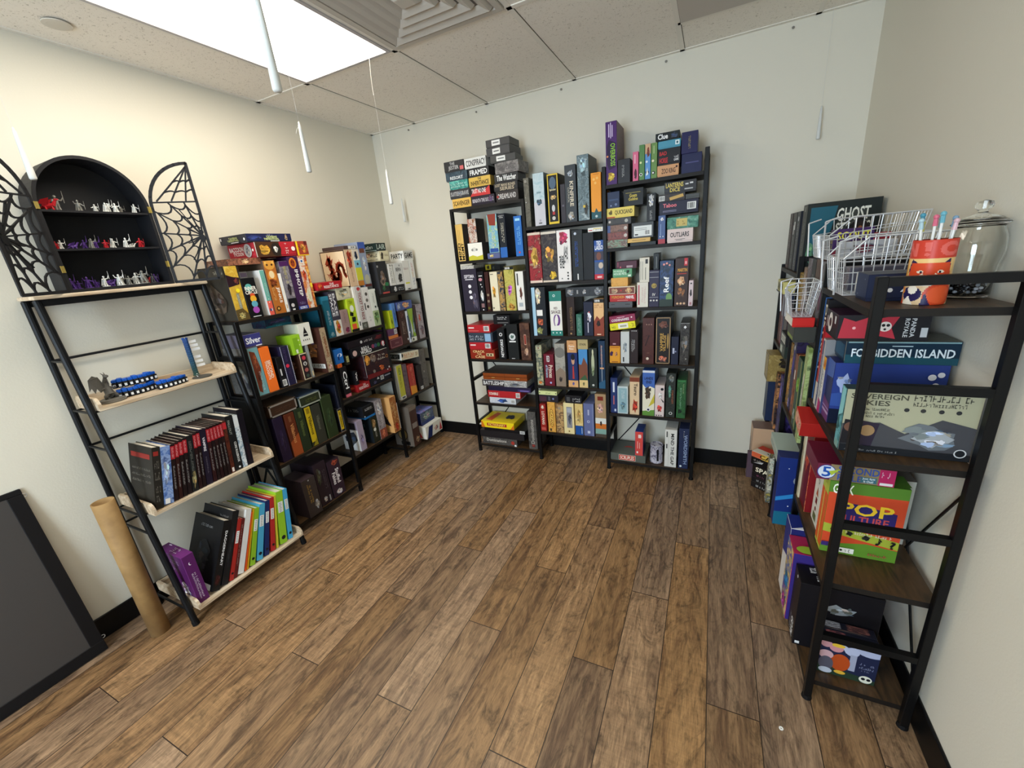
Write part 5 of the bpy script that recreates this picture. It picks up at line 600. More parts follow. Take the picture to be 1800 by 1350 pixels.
('rn4',1.5105,0.0706,0.039,0.1514,0.157,0.028,0,0,0,'night graveyard card game box with a skull','#c9bfa8','#1d2340','#1b1c2a','R:.1,.02,.9,.98:#1a1a26;t/T:MUNCHKIN:.3,.45,.95,.9:#d8dcea;t/T:GLOOM:.05,.1,.9,.45:#8a5054;r/R:0,0,1,1:#1d2340;r/P:0,0,1,0,1,.12,0,.25:#26382a;r/E:.85,.88,.25,.14:#aab0cc;r/P:.3,.98,.45,.7,.55,.75,.62,.95,.5,.85:#b8bcd0;r/E:.55,.78,.12,.12:#b0b6d0;r/R:.53,.25,.64,.7:#9a9eb4;r/E:.38,.4,.17,.24:#b0481c;r/E:.28,.78,.12,.11:#c98a90;r/E:.3,.86,.12,.05:#e0b83a;r/E:.1,.85,.1,.1:#c08a90;r/E:.12,.55,.13,.12:#c9a0a4;r/E:.14,.3,.13,.2:#55525e;r/E:.4,.13,.1,.05:#d8a83a;r/E:.15,.1,.12,.08:#b8bcc8;r/E:.84,.12,.11,.1:#dcdccc;r/C:.8,.13,.035:#15151c;r/C:.89,.13,.035:#15151c;r/R:.8,.03,.86,.06:#dcdccc;r/S:.7,.5,.94,.56:#8a90b0;r/S:.7,.4,.94,.46:#8a90b0;r/S:.7,.33,.9,.37:#8a90b0'),
]
# ---------------------------------------------------------------- the room
def wall_mat():
    m, N, L, b = nodes('wall_paint')
    tc = N.new('ShaderNodeTexCoord'); n = N.new('ShaderNodeTexNoise'); n.inputs['Scale'].default_value = 130; n.inputs['Detail'].default_value = 3
    L.new(tc.outputs['Object'], n.inputs['Vector'])
    bp = N.new('ShaderNodeBump'); bp.inputs['Strength'].default_value = .12; bp.inputs['Distance'].default_value = .003
    L.new(n.outputs['Fac'], bp.inputs['Height']); L.new(bp.outputs[0], b.inputs['Normal'])
    b.inputs['Base Color'].default_value = lin('#dcd6c6'); b.inputs['Roughness'].default_value = .55
    return m
def floor_mat():
    m, N, L, b = nodes('wood_planks')
    def M(op, a, c=None, d=None):
        n = N.new('ShaderNodeMath'); n.operation = op
        for i, x in enumerate((a, c, d)):
            if x is None: continue
            if isinstance(x, (int, float)): n.inputs[i].default_value = x
            else: L.new(x, n.inputs[i])
        return n.outputs[0]
    tc = N.new('ShaderNodeTexCoord'); sp = N.new('ShaderNodeSeparateXYZ'); L.new(tc.outputs['Object'], sp.inputs[0])
    X, Y = sp.outputs[0], sp.outputs[1]
    rx = M('DIVIDE', M('SUBTRACT', X, 2.045 - .159 * 20), .159); row = M('FLOOR', rx); fx = M('FRACT', rx)
    yy = M('DIVIDE', M('SUBTRACT', M('ADD', Y, 1.731 + 12.2), M('MULTIPLY', M('SUBTRACT', row, 14), .40667)), 1.22)
    pl = M('FLOOR', yy); fy = M('FRACT', yy)
    cb = N.new('ShaderNodeCombineXYZ'); L.new(row, cb.inputs[0]); L.new(pl, cb.inputs[1])
    wn = N.new('ShaderNodeTexWhiteNoise'); wn.noise_dimensions = '2D'; L.new(cb.outputs[0], wn.inputs['Vector'])
    rnd = wn.outputs['Value']
    # grain vector, shifted per plank
    cg = N.new('ShaderNodeCombineXYZ'); L.new(M('ADD', M('MULTIPLY', X, 9), M('MULTIPLY', rnd, 60)), cg.inputs[0]); L.new(M('ADD', M('MULTIPLY', Y, 1.1), M('MULTIPLY', rnd, 31)), cg.inputs[1])
    def noise_(scale, det, rough, dist, vec=cg):
        n = N.new('ShaderNodeTexNoise'); n.inputs['Scale'].default_value = scale; n.inputs['Detail'].default_value = det; n.inputs['Roughness'].default_value = rough; n.inputs['Distortion'].default_value = dist
        L.new(vec.outputs[0], n.inputs['Vector']); return n.outputs['Fac']
    g1 = noise_(2.2, 8, .68, 1.6); g2 = noise_(14, 6, .7, .4); g3 = noise_(.9, 3, .5, 2.2)
    r = N.new('ShaderNodeValToRGB'); e = r.color_ramp.elements
    e[0].position = .28; e[0].color = lin('#4a3524'); e[1].position = .72; e[1].color = lin('#b08c60')
    for p, c in ((.42, '#634932'), (.5, '#7d6042'), (.6, '#927250')):
        x = e.new(p); x.color = lin(c)
    v = M('ADD', M('MULTIPLY', g1, .62), M('ADD', M('MULTIPLY', g2, .26), M('MULTIPLY', g3, .12)))
    v = M('ADD', v, M('MULTIPLY', M('SUBTRACT', rnd, .5), .05))
    L.new(v, r.inputs[0])
    # sawn cross marks on a few planks
    cs = N.new('ShaderNodeCombineXYZ'); L.new(M('MULTIPLY', X, 6), cs.inputs[0]); L.new(M('MULTIPLY', Y, 55), cs.inputs[1])
    saw = noise_(1.6, 3, .6, .6, cs)
    sawm = M('MULTIPLY', M('GREATER_THAN', rnd, .62), M('MULTIPLY', M('SUBTRACT', saw, .5), .9))
    hs = N.new('ShaderNodeHueSaturation'); L.new(r.outputs[0], hs.inputs['Color'])
    L.new(M('ADD', M('ADD', M('MULTIPLY', rnd, .30), 1.16), sawm), hs.inputs['Value'])
    wn2 = N.new('ShaderNodeTexWhiteNoise'); wn2.noise_dimensions = '1D'; L.new(M('ADD', M('MULTIPLY', row, 7.3), M('MULTIPLY', pl, 3.1)), wn2.inputs['W'])
    L.new(M('ADD', M('MULTIPLY', wn2.outputs['Value'], .25), .82), hs.inputs['Saturation'])
    sx = M('MINIMUM', fx, M('SUBTRACT', 1, fx)); sy = M('MINIMUM', fy, M('SUBTRACT', 1, fy))
    seam = M('MINIMUM', M('GREATER_THAN', sx, .009), M('GREATER_THAN', sy, .0013))
    # knots and fine pores
    ck = N.new('ShaderNodeCombineXYZ'); L.new(M('ADD', M('MULTIPLY', X, 11), M('MULTIPLY', rnd, 90)), ck.inputs[0]); L.new(M('ADD', M('MULTIPLY', Y, 4.2), M('MULTIPLY', rnd, 17)), ck.inputs[1])
    kn = noise_(.9, 9, .72, 3.2, ck)
    km = N.new('ShaderNodeMapRange'); km.inputs['From Min'].default_value = .49; km.inputs['From Max'].default_value = .68; km.inputs['To Min'].default_value = 1.0; km.inputs['To Max'].default_value = .34; L.new(kn, km.inputs['Value'])
    cp = N.new('ShaderNodeCombineXYZ'); L.new(M('ADD', M('MULTIPLY', X, 60), M('MULTIPLY', rnd, 50)), cp.inputs[0]); L.new(M('MULTIPLY', Y, 5), cp.inputs[1])
    po = noise_(1.6, 6, .75, 1.8, cp)
    pm = N.new('ShaderNodeMapRange'); pm.inputs['From Min'].default_value = .35; pm.inputs['From Max'].default_value = .62; pm.inputs['To Min'].default_value = .72; pm.inputs['To Max'].default_value = 1.12; L.new(po, pm.inputs['Value'])
    mul = N.new('ShaderNodeVectorMath'); mul.operation = 'SCALE'; L.new(hs.outputs[0], mul.inputs[0]); L.new(M('MULTIPLY', km.outputs[0], pm.outputs[0]), mul.inputs['Scale'])
    mx = N.new('ShaderNodeMix'); mx.data_type = 'RGBA'; mx.inputs['A'].default_value = lin('#2a1e15')
    L.new(seam, mx.inputs['Factor']); L.new(mul.outputs[0], mx.inputs['B']); L.new(mx.outputs['Result'], b.inputs['Base Color'])
    L.new(M('ADD', M('MULTIPLY', g2, .25), .32), b.inputs['Roughness'])
    bp = N.new('ShaderNodeBump'); bp.inputs['Strength'].default_value = .25; bp.inputs['Distance'].default_value = .002
    L.new(M('ADD', g2, M('MULTIPLY', seam, .8)), bp.inputs['Height']); L.new(bp.outputs[0], b.inputs['Normal'])
    return m
def tile_mat():
    m, N, L, b = nodes('mineral_tile')
    tc = N.new('ShaderNodeTexCoord')
    n = N.new('ShaderNodeTexNoise'); n.inputs['Scale'].default_value = 95; n.inputs['Detail'].default_value = 3; n.inputs['Distortion'].default_value = 1.5
    L.new(tc.outputs['Object'], n.inputs['Vector'])
    r = N.new('ShaderNodeValToRGB'); e = r.color_ramp.elements
    e[0].position = .31; e[0].color = lin('#c4bbab'); e[1].position = .40; e[1].color = lin('#f2ebdf')
    L.new(n.outputs['Fac'], r.inputs[0]); L.new(r.outputs[0], b.inputs['Base Color']); b.inputs['Roughness'].default_value = .9
    bp = N.new('ShaderNodeBump'); bp.inputs['Strength'].default_value = .5; bp.inputs['Distance'].default_value = .003
    L.new(r.outputs[0], bp.inputs['Height']); L.new(bp.outputs[0], b.inputs['Normal'])
    return m
WM, FM, TM = wall_mat(), floor_mat(), tile_mat()
def struct(name, bm, m, **k): return tag(obj(name, bm, m, **k), kind='structure')
def slab(name, a, m):
    bm = NB(); box(bm, *a); return struct(name, bm, m)
slab('floor', (-.1, W + .1, NEAR - .1, .1, -.1, 0), FM)
slab('ceiling', (-.1, W + .1, NEAR - .1, .1, H, H + .1), TM)
slab('wall_left', (-.1, 0, NEAR, 0, 0, H), WM)
slab('wall_right', (W, W + .1, NEAR, 0, 0, H), WM)
slab('wall_back', (-.1, W + .1, 0, .1, 0, H), WM)
slab('wall_near', (-.1, W + .1, NEAR - .1, NEAR, 0, H), WM)
BB = mat('#0c0c0d', .4)
def skirt(name, a, b):
    bm = NB(); box(bm, *a); bevel(bm, .003); return struct(name, bm, BB)
skirt('baseboard_back', (.009, W - .009, -.009, 0, 0, .111), 0)
skirt('baseboard_left', (0, .009, NEAR + .001, 0, 0, .111), 0)
skirt('baseboard_right', (W - .009, W, NEAR + .001, 0, 0, .111), 0)
# suspended ceiling rails
TB = mat('#eae4d8', .5)
cx0, tt, ry = .422, .6096, -.9402
rails = []
bm = NB()
def rail(x0, x1, y0, y1): box(bm, x0, x1, y0, y1, H - .004, H + .001)
for k in range(5): rail(cx0 + k * tt - .012, cx0 + k * tt + .012, NEAR, 0)
for k in range(4): rail(0, W, ry - k * 1.2192 - .012, ry - k * 1.2192 + .012)
rail(0, .022, NEAR, 0); rail(W - .022, W, NEAR, 0); rail(0, W, -.022, 0)
rail(cx0 + tt, cx0 + 2 * tt, ry - tt - .012, ry - tt + .012)
rail(cx0 + 3 * tt, cx0 + 4 * tt, -.35, -.326)
struct('trim_1', bm, TB)
# dark reveals beside the rails
bm = NB(); DK = mat('#4a443b', .8)
for k in (1, 2, 3): box(bm, cx0 + k * tt + .012, cx0 + k * tt + .0145, ry, -.022, H - .0012, H + .001)
box(bm, cx0 + .012, cx0 + .0145, ry, -.022, H - .0012, H + .001)
box(bm, .022, cx0, ry + .012, ry + .0145, H - .0012, H + .001)
struct('trim_2', bm, DK)
# ceiling light panels
def em(name, col, s):
    m, N, L, b = nodes(name); b.inputs['Base Color'].default_value = (.8, .8, .8, 1)
    b.inputs['Emission Color'].default_value = (*col, 1); b.inputs['Emission Strength'].default_value = s; return m
LE = em('lit_diffuser', (1, .91, .77), PANEL_STRENGTH)
def panel_light(x0, y1, label):
    r = empty('ceiling_light', (x0 + tt / 2, y1 - .61, H)); tag(r, label, 'ceiling light', 'ceiling light panels')
    a, b = tt / 2 - .013, .61 - .014
    bm = NB()
    for q in ((-a, a, -b, -b + .016), (-a, a, b - .016, b), (-a, -a + .016, -b + .016, b - .016), (a - .016, a, -b + .016, b - .016)): box(bm, *q, -.009, -.0015)
    obj('frame', bm, mat('#b9b4b4', .4), r)
    bm = NB(); box(bm, -a + .016, a - .016, -b + .016, b - .016, -.006, -.003)
    obj('diffuser', bm, LE, r)
panel_light(cx0, ry, 'glowing rectangular ceiling light panel beside the square vent')
panel_light(cx0 + tt * 0.0, ry - 2 * 1.2192, 'glowing fill light panel added out of view behind the camera')  # extra panel out of view, added to fill light towards the back wall
# square air vent with nested louvres
vc = (cx0 + 1.5 * tt, ry - tt / 2, H)
r = empty('ceiling_vent', vc); tag(r, 'square white ceiling air vent with nested square louvres', 'air vent')
VM = mat('#c2bbb0', .45)
def ring(bm, a0, z0, a1, z1):
    A = [bm.verts.new((sx * a0, sy * a0, z0)) for sx, sy in ((-1, -1), (1, -1), (1, 1), (-1, 1))]
    B = [bm.verts.new((sx * a1, sy * a1, z1)) for sx, sy in ((-1, -1), (1, -1), (1, 1), (-1, 1))]
    for i in range(4): bm.faces.new((A[i], A[(i + 1) % 4], B[(i + 1) % 4], B[i]))
bm = NB(); ring(bm, .288, -.003, .288, -.012); ring(bm, .288, -.012, .262, -.012); ring(bm, .262, -.012, .262, -.001); obj('frame', bm, VM, r)
for a in (.255, .2, .147, .096):
    bm = NB(); ring(bm, a, -.004, a - .012, -.02); ring(bm, a - .012, -.02, a - .03, -.012); ring(bm, a - .03, -.012, a - .046, -.003); ring(bm, a - .046, -.003, a, -.0015)
    obj('louver', bm, VM, r)
bm = NB(); ring(bm, .047, -.008, .03, -.02); v = [bm.verts.new((sx * .03, sy * .03, -.02)) for sx, sy in ((-1, -1), (1, -1), (1, 1), (-1, 1))]; bm.faces.new(v); obj('center_plate', bm, VM, r)
bm = NB(); box(bm, -.262, .262, -.262, .262, -.0022, -.0008); obj('backing', bm, mat('#6d675e', .8), r)
# flat return-air panel and sprinkler cap
r = empty('ceiling_access_panel', (cx0 + 3.5 * tt, -.645, H)); tag(r, 'flat square ceiling panel with a dark gap, near the back wall', 'ceiling panel')
bm = NB(); box(bm, -.292, .292, -.292, .295, -.007, -.0045); obj('panel', bm, mat('#c4bcb2', .6), r)
bm = NB(); box(bm, -.2935, .2935, -.2945, .2965, -.0045, -.0040); obj('gap_sheet', bm, mat('#15130f', .8), r)  # dark sheet standing in for the shaded gap round the panel
bm = NB(); lathe(bm, [(.036, 0), (.036, -.004), (.043, -.0045), (.043, -.008), (.03, -.0095), (.001, -.01)], 32)
o = obj('sprinkler_cap', bm, mat('#cfc8bb', .4), None, (.192, -1.862, H), smooth=False); tag(o, 'round flat sprinkler cap on the ceiling near the left wall', 'sprinkler cap')
bm = NB(); lathe(bm, [(.037, 0), (.037, -.0042)], 32); obj('collar', bm, mat('#3a342a', .8), o)
# small pins along the top of the back wall
for i, x in enumerate((.361, .944, 1.554, 2.167, 2.76)):
    bm = NB(); limb(bm, (0, .001, 0), (0, -.008, 0), .003, .003, 8); limb(bm, (0, -.008, 0), (0, -.011, 0), .0065, .005, 10)
    o = obj('wall_pin', bm, mat('#8f8c86', .35, .6), None, (x, 0, 2.469))
    tag(o, 'small grey pin high on the back wall, ' + ('nearest the left corner', 'second from the left corner', 'in the middle of the row', 'second from the right', 'nearest the right corner')[i], 'pin', 'pins along the back wall')
# ---------------------------------------------------------------- racks
def rustic():
    m, N, L, b = nodes('rustic_board')
    tc = N.new('ShaderNodeTexCoord'); mp = N.new('ShaderNodeMapping'); mp.inputs['Scale'].default_value = (1, 6, 6)
    n = N.new('ShaderNodeTexNoise'); n.inputs['Scale'].default_value = 5; n.inputs['Detail'].default_value = 7; n.inputs['Distortion'].default_value = 2
    L.new(tc.outputs['Object'], mp.inputs[0]); L.new(mp.outputs[0], n.inputs['Vector'])
    r = N.new('ShaderNodeValToRGB'); e = r.color_ramp.elements; e[0].position = .3; e[0].color = lin('#22190f'); e[1].position = .75; e[1].color = lin('#5c4227')
    L.new(n.outputs['Fac'], r.inputs[0]); L.new(r.outputs[0], b.inputs['Base Color']); b.inputs['Roughness'].default_value = .45
    return m
RB = rustic(); RE = mat('#1b1714', .5)
ROT = {'b': 0, 'l': PI / 2, 'r': -PI / 2}
def face_pt(rack, u, off):      # world position of a point u along the rack front, off metres behind it
    if rack == 'b': return (u, -.25 + off)
    if rack == 'l': return (.255 - off, u)
    return (2.83 + off, -u)
def make_rack(rack, us, side_z, mid_z, tops, label, depth=.24, panel=False, diag=()):
    # local frame: x along the front, y into the rack
    x0, y0 = face_pt(rack, 0, -.011); depth += .011
    r = empty('bookcase', (x0, y0, 0), (0, 0, ROT[rack])); tag(r, label, 'bookcase', 'black metal bookcases')
    P = .011
    for i, u in enumerate(us):
        for y in (P, depth - P):
            bm = NB(); box(bm, u - P, u + P, y - P, y + P, .012, tops[i]); bevel(bm, .0015)
            p = obj('post', bm, BLACK, r)
            bm = NB(); limb(bm, (u, y, 0), (u, y, .014), .0155, .013, 14); obj('foot', bm, mat('#0e0e10', .6), p)
        zs = sorted(set(list(mid_z) + ([tops[i] - .0235] if tops[i] > max(side_z) + .03 else [])))
        for z in zs:
            bm = NB(); box(bm, u - P * .9, u + P * .9, 2 * P, depth - 2 * P, z + .0002, z + .0222); obj('crossbar', bm, BLACK, r)
    for s in range(3):
        a, b = us[s] + P + .0005, us[s + 1] - P - .0005
        for z in (mid_z if s == 1 else side_z):
            bm = NB(); box(bm, a, b, .0, depth, z - .019, z)
            for f in bm.faces: f.material_index = 0 if abs(f.calc_center_median().z - z) < .001 else 1
            obj('shelf', bm, [RB, RE], r)
    for (s, z0, z1) in diag:
        a, b = us[s], us[s + 1]
        bm = NB(); limb(bm, (a + .012, depth + .0045, z0), (b - .012, depth + .0045, z1), .004, .004, 6); limb(bm, (b - .012, depth + .0052, z0), (a + .012, depth + .0052, z1), .004, .004, 6); obj('brace', bm, BLACK, r)
    return r
HI_S, HI_M = (.07, .43, .785, 1.145, 1.505, 1.855), (.235, .60, .965, 1.325, 1.68)
LO_S, LO_M = (.07, .48, .905, 1.32), (.27, .69, 1.11)
make_rack('b', (.803, 1.345, 1.866, 2.406), HI_S, HI_M, (1.8545, 1.8545, 1.955, 1.965), 'tall black three-bay bookcase against the back wall', diag=((0, .1, .76), (2, .1, .76)))
rl = make_rack('l', (-1.578, -1.05, -.53, -.018), LO_S, LO_M, (1.3195, 1.33, 1.33, 1.40), 'low black three-bay bookcase along the left wall', diag=())
make_rack('r', (.018, .53, 1.06, 1.585), LO_S, LO_M, (1.335, 1.40, 1.40, 1.40), 'low black three-bay bookcase along the right wall', diag=((2, .1, .88),), depth=.262)
bm = NB(); box(bm, -1.5945, -1.5905, .0, .235, .462, .903); bevel(bm, .001); obj('side_panel', bm, mat('#17181a', .5), rl)
bm = NB(); limb(bm, (-1.578, .03, .30), (-1.578, .12, .45), .006, .006, 8); limb(bm, (-1.578, .21, .30), (-1.578, .12, .45), .006, .006, 8); obj('brace', bm, BLACK, rl)
# ---------------------------------------------------------------- the games
BAY = {'bl': 'left bay of back bookcase', 'bm': 'middle bay of back bookcase', 'br': 'right bay of back bookcase',
       'ln': 'near bay of left bookcase', 'lm': 'middle bay of left bookcase', 'lf': 'far bay of left bookcase',
       'rf': 'far bay of right bookcase', 'rm': 'middle bay of right bookcase', 'rn': 'near bay of right bookcase'}
ORD = ('', 'top', 'second', 'third', 'fourth', 'fifth', 'lowest')
LIM = {'bl': (.815, 1.333), 'bm': (1.357, 1.854), 'br': (1.878, 2.394), 'ln': (-1.573, -1.062), 'lm': (-1.038, -.542), 'lf': (-.518, -.030),
       'rf': (.030, .518), 'rm': (.542, 1.048), 'rn': (1.072, 1.573)}
def noun(desc):
    for k, n in (('chess case', 'chess_case'), ('book box', 'game_box'), ('game book', 'game_book'), ('tin', 'game_tin'), ('tray box', 'tray_box'), ('tray', 'box_tray'), ('pouch', 'pouch_box'),
                 ('card box', 'card_game_box'), ('card game box', 'card_game_box'), ('case box', 'case_game_box'), ('carton', 'carton'), ('case', 'plastic_case'), ('storage box', 'storage_box'), ('card packs', 'card_pack_stack')):
        if k in desc: return n
    return 'board_game_box'
labels = {}
for (code, u, z, w, h, d, off, tilt, yaw, lid, desc, base, side, top, deco) in GAMES:
    rack, bay, n = code[0], code[:2], int(code[2])
    a, b = LIM[bay]
    last = {'b': 6, 'l': 4, 'r': 4}[rack]
    if bay[1] == 'm': last -= 1
    top_shelf = (n == 1)
    if not (top_shelf and bay in ('bl', 'rn')) and not (top_shelf and rack == 'l' and z > 1.40) and not (off + d < .0):
        u0, u1 = u - w / 2, u + w / 2
        if u0 < a:
            s = min(a - u0, .5 * w, .02); u0, u1 = max(a, u0 + s), u1 + (s if h > w * 1.2 and code not in () else 0) * .0
        if u1 > b: u1 = b
        if u0 < a: u0 = a
        if u1 - u0 < .012: u1 = u0 + .012
        u, w = (u0 + u1) / 2, u1 - u0
    if lid == 0 and h < w * .75 and h > .033 and not tilt: lid = 1
    o = carton(noun(desc), w, d, h, base, side or None, top or None, deco, lid)
    x, y = face_pt(rack, u, off)
    t = math.radians(tilt)
    o.rotation_euler = (0, -t, ROT[rack] + math.radians(yaw))
    o.location = (x, y, z + abs(math.sin(t)) * w / 2)
    shelf = 'lowest' if n == last else ORD[n]
    lb = desc + ', ' + shelf + ' shelf, ' + BAY[bay]
    if len(lb.split()) > 16: lb = desc + ', ' + shelf + ' shelf, ' + BAY[bay].replace(' bay of', ',').replace('bookcase', 'case')
    labels.setdefault(lb, []).append(o)
    tag(o, lb, 'box' if 'box' in desc else 'case', 'games in the ' + BAY[bay])
# ---------------------------------------------------------------- leaning shelf with birch trays, left wall
BIRCH = None
def birch():
    m, N, L, b = nodes('birch_board')
    tc = N.new('ShaderNodeTexCoord'); mp = N.new('ShaderNodeMapping'); mp.inputs['Scale'].default_value = (14, 1.5, 14)
    n = N.new('ShaderNodeTexNoise'); n.inputs['Scale'].default_value = 4; n.inputs['Detail'].default_value = 4
    L.new(tc.outputs['Object'], mp.inputs[0]); L.new(mp.outputs[0], n.inputs['Vector'])
    r = N.new('ShaderNodeValToRGB'); e = r.color_ramp.elements; e[0].position = .35; e[0].color = lin('#b39a7c'); e[1].position = .65; e[1].color = lin('#d9c8ae')
    L.new(n.outputs['Fac'], r.inputs[0]); L.new(r.outputs[0], b.inputs['Base Color']); b.inputs['Roughness'].default_value = .5
    return m
BIRCH = birch()
YL, YR = -2.207, -1.612
def fx(z): return .352 - .140 * z
sh = empty('tray_shelf', (0, -1.91, 0)); tag(sh, 'leaning black metal shelf with pale birch trays, left wall', 'shelf')
GM = mat('#1a1b1d', .38, .4)
def part(name, bm, m, parent=sh): return obj(name, bm, m, parent, loc=(0, 1.91, 0) if parent is sh else None)
for y in (YL, YR):
    bm = NB(); limb(bm, (fx(.01), y, .01), (fx(1.515), y, 1.515), .0135, .0135, 12); p = part('post', bm, GM)
    bm = NB(); limb(bm, (fx(0), y, 0), (fx(.02), y, .02), .015, .015, 12); obj('foot', bm, mat('#0e0e10', .6), p)
    bm = NB(); limb(bm, (.024, y, .01), (.024, y, 1.515), .0125, .0125, 12); p = part('post', bm, GM)
    bm = NB(); limb(bm, (.024, y, 0), (.024, y, .02), .0145, .0145, 12); obj('foot', bm, mat('#0e0e10', .6), p)
    for z in (1.275, 1.058, .89, .578, .487, .078):
        bm = NB(); limb(bm, (.024, y, z), (fx(z), y, z), .0055, .0055, 8); part('rod', bm, GM)
for z in (1.275, .89, .487):
    bm = NB(); limb(bm, (.024, YL, z), (.024, YR, z), .0055, .0055, 8); part('rod', bm, GM)
for z in (1.058, .578, .078):
    for x in (.05, fx(z) - .012):
        bm = NB(); limb(bm, (x, YL, z), (x, YR, z), .0045, .0045, 8); part('rod', bm, GM)
bm = NB(); box(bm, .128, .150, YL - .008, YR + .008, 1.494, 1.5195); box(bm, .012, .030, YL - .008, YR + .008, 1.494, 1.5195); bevel(bm, .002); part('top_rail', bm, GM)
bm = NB(); box(bm, .008, .168, YL - .014, YR + .012, 1.5200, 1.5345); bevel(bm, .004, 2); part('top_board', bm, BIRCH)
def tray(z, xf):
    a, b = YL + .017, YR - .017
    bm = NB()
    box(bm, .04, xf, a, b, z, z + .011)
    box(bm, .04, .05, a, b, z + .011, z + .045)
    for y0, y1 in ((a, a + .011), (b - .011, b)):
        pr_ = [(.05, z + .011), (xf, z + .011), (xf, z + .028), (xf - .008, z + .044), (xf - .022, z + .053), (.05, z + .053)]
        A = [bm.verts.new((x, y0, q)) for x, q in pr_]; B = [bm.verts.new((x, y1, q)) for x, q in pr_]
        bm.faces.new(A); bm.faces.new(B[::-1])
        for i in range(6): bm.faces.new((A[(i + 1) % 6], A[i], B[i], B[(i + 1) % 6]))
    bmesh.ops.recalc_face_normals(bm, faces=bm.faces)
    part('tray', bm, BIRCH)
tray(1.064, .235); tray(.584, .338); tray(.084, .398)
Z1, Z2, Z3 = 1.0755, .5955, .0955
# books and binders
PAGE = mat('#e6e0d2', .8)
def book(name, u, x_front, z, t, h, d, tilt, cover, deco, label, cat, group=None, binder=False):
    """u = wall-parallel position of the lower right corner of the spine"""
    mats = [surf(cover)]; idx = {}
    bm = NB(); c = .0022
    box(bm, -t / 2, t / 2, 0, c * 1.3, 0, h); box(bm, -t / 2, -t / 2 + c, c * 1.3, d, 0, h); box(bm, t / 2 - c, t / 2, c * 1.3, d, 0, h)
    decorate(bm, mats, idx, deco, t, d, h)
    th = math.radians(tilt)
    cxu = u - t / 2 * math.cos(th)
    o = obj(name, bm, mats, None, (x_front, cxu, z + t / 2 * math.sin(th) + .0003), (0, th, PI / 2))
    b2 = NB(); g = .004; box(b2, -t / 2 + c + .0003, t / 2 - c - .0003, c * 1.6, d - g, g, h - g); obj('pages', b2, PAGE, o)
    if binder:
        R = max(.004, t * .3)
        b3 = NB(); lathe(b3, [(R, 0), (R, .0008)], 14)
        q = obj('ring_hole', b3, mat('#2c2c30', .4, .6), o, (0, -.0002, .035), (PI / 2, 0, 0))
        b3 = NB(); box(b3, -t * .36, t * .36, -.0012, -.0004, h * .60, h * .80); decorate_label(b3, t, h); obj('label', b3, [mat('#e9e9e4', .6), mat('#8a8f92', .6)], o)
    tag(o, label, cat, group); return o
def decorate_label(bm, t, h):
    R = random.Random(int(t * 1e5)); z = h * .62
    while z < h * .78:
        box(bm, -t * .2, t * .2 * R.uniform(.4, 1), -.0016, -.0012, z, z + .0035, 1); z += .009
RED = 'R:0,.74,1,.97:#a32028;S:.25,.76,.75,.95:#e8c8c8:-90;S:.3,.2,.7,.62:#c9c4c0:-90'
BK = [(.030, .275, '#26231f', 'R:.15,.86,.75,.93:#8c2a24;S:.2,.45,.8,.82:#6a655c;S:.2,.1,.8,.4:#6a655c;l/R:.1,.8,.9,.88:#8c2a24;l/S:.1,.6,.9,.64:#7a756c;l/S:.1,.5,.9,.54:#7a756c;l/S:.1,.4,.9,.44:#7a756c', 'dark grey rulebook with a red heading, first of the leaning row'),
      (.036, .262, 'a:#3c5690,#5b79b4,#8fa4cc,#2f4478', 'A:.1,.3,.9,.8:#a9b8d8:4;R:.1,.01,.6,.1:#e6e2dc', 'misty blue softcover rulebook, second of the leaning row'),
      (.016, .26, '#1c0f10', RED, 'black book with red head label right beside the blue one'),
      (.014, .262, '#2a1210', RED, 'dark maroon slim book with red head label, fourth from left'),
      (.016, .264, '#190f10', RED, 'black slim book with red head label, fifth from left'),
      (.016, .266, '#1c1214', RED, 'black slim book with red head label, sixth from left'),
      (.025, .268, '#17181a', 'S:.3,.3,.7,.9:#8a8f86:-90;A:.1,.02,.9,.4:#8a7c54:6', 'black book with silver foliage spine, seventh from left'),
      (.014, .27, '#221012', RED, 'slim black book with red head label, eighth from left'),
      (.014, .272, '#1a0e10', RED, 'slim black book with red head label, ninth from left'),
      (.027, .275, '#1d1626', 'T:VAMPIRE:.3,.6,.7,.85:#e4dfe4:-90;S:.4,.2,.6,.5:#8a8490:-90', 'thick violet-black book with white capitals on the spine'),
      (.016, .272, '#2b1214', RED, 'slim book with red head label right of the violet one'),
      (.014, .272, '#1b1012', RED, 'slim book with red head label, twelfth from left'),
      (.014, .272, '#241012', RED, 'slim book with red head label, thirteenth from left'),
      (.014, .272, '#190f10', RED, 'slim book with red head label, fourteenth from left'),
      (.014, .272, '#1f1213', RED, 'slim book with red head label, fifteenth from left'),
      (.017, .272, 'a:#3a1512,#5a2a1c,#2a1010', 'R:0,.85,1,.97:#b02a30;R:.2,.02,.8,.1:#e0d8d0', 'russet slim book just left of the thick black one'),
      (.036, .288, '#1a1a1b', 'T:FALLOUT:.2,.66,.5,.92:#8d9288:-90;T:CORE RULEBOOK:.5,.14,.8,.52:#dfdfda:-90;C:.6,.05,.14:#e0e0e0', 'thick black rulebook with pale lettering near the right end'),
      (.022, .280, 'a:#5f7488,#93a7b5,#dfe3e4,#3c5064', 'R:0,.78,1,1:#dadcdc', 'pale blue and white slim book near the right end'),
      (.030, .300, '#15121a', 'S:.3,.05,.7,.4:#4a2028:-90', 'tall black book, last of the leaning row')]
u, pt_ = -2.176, 13.5
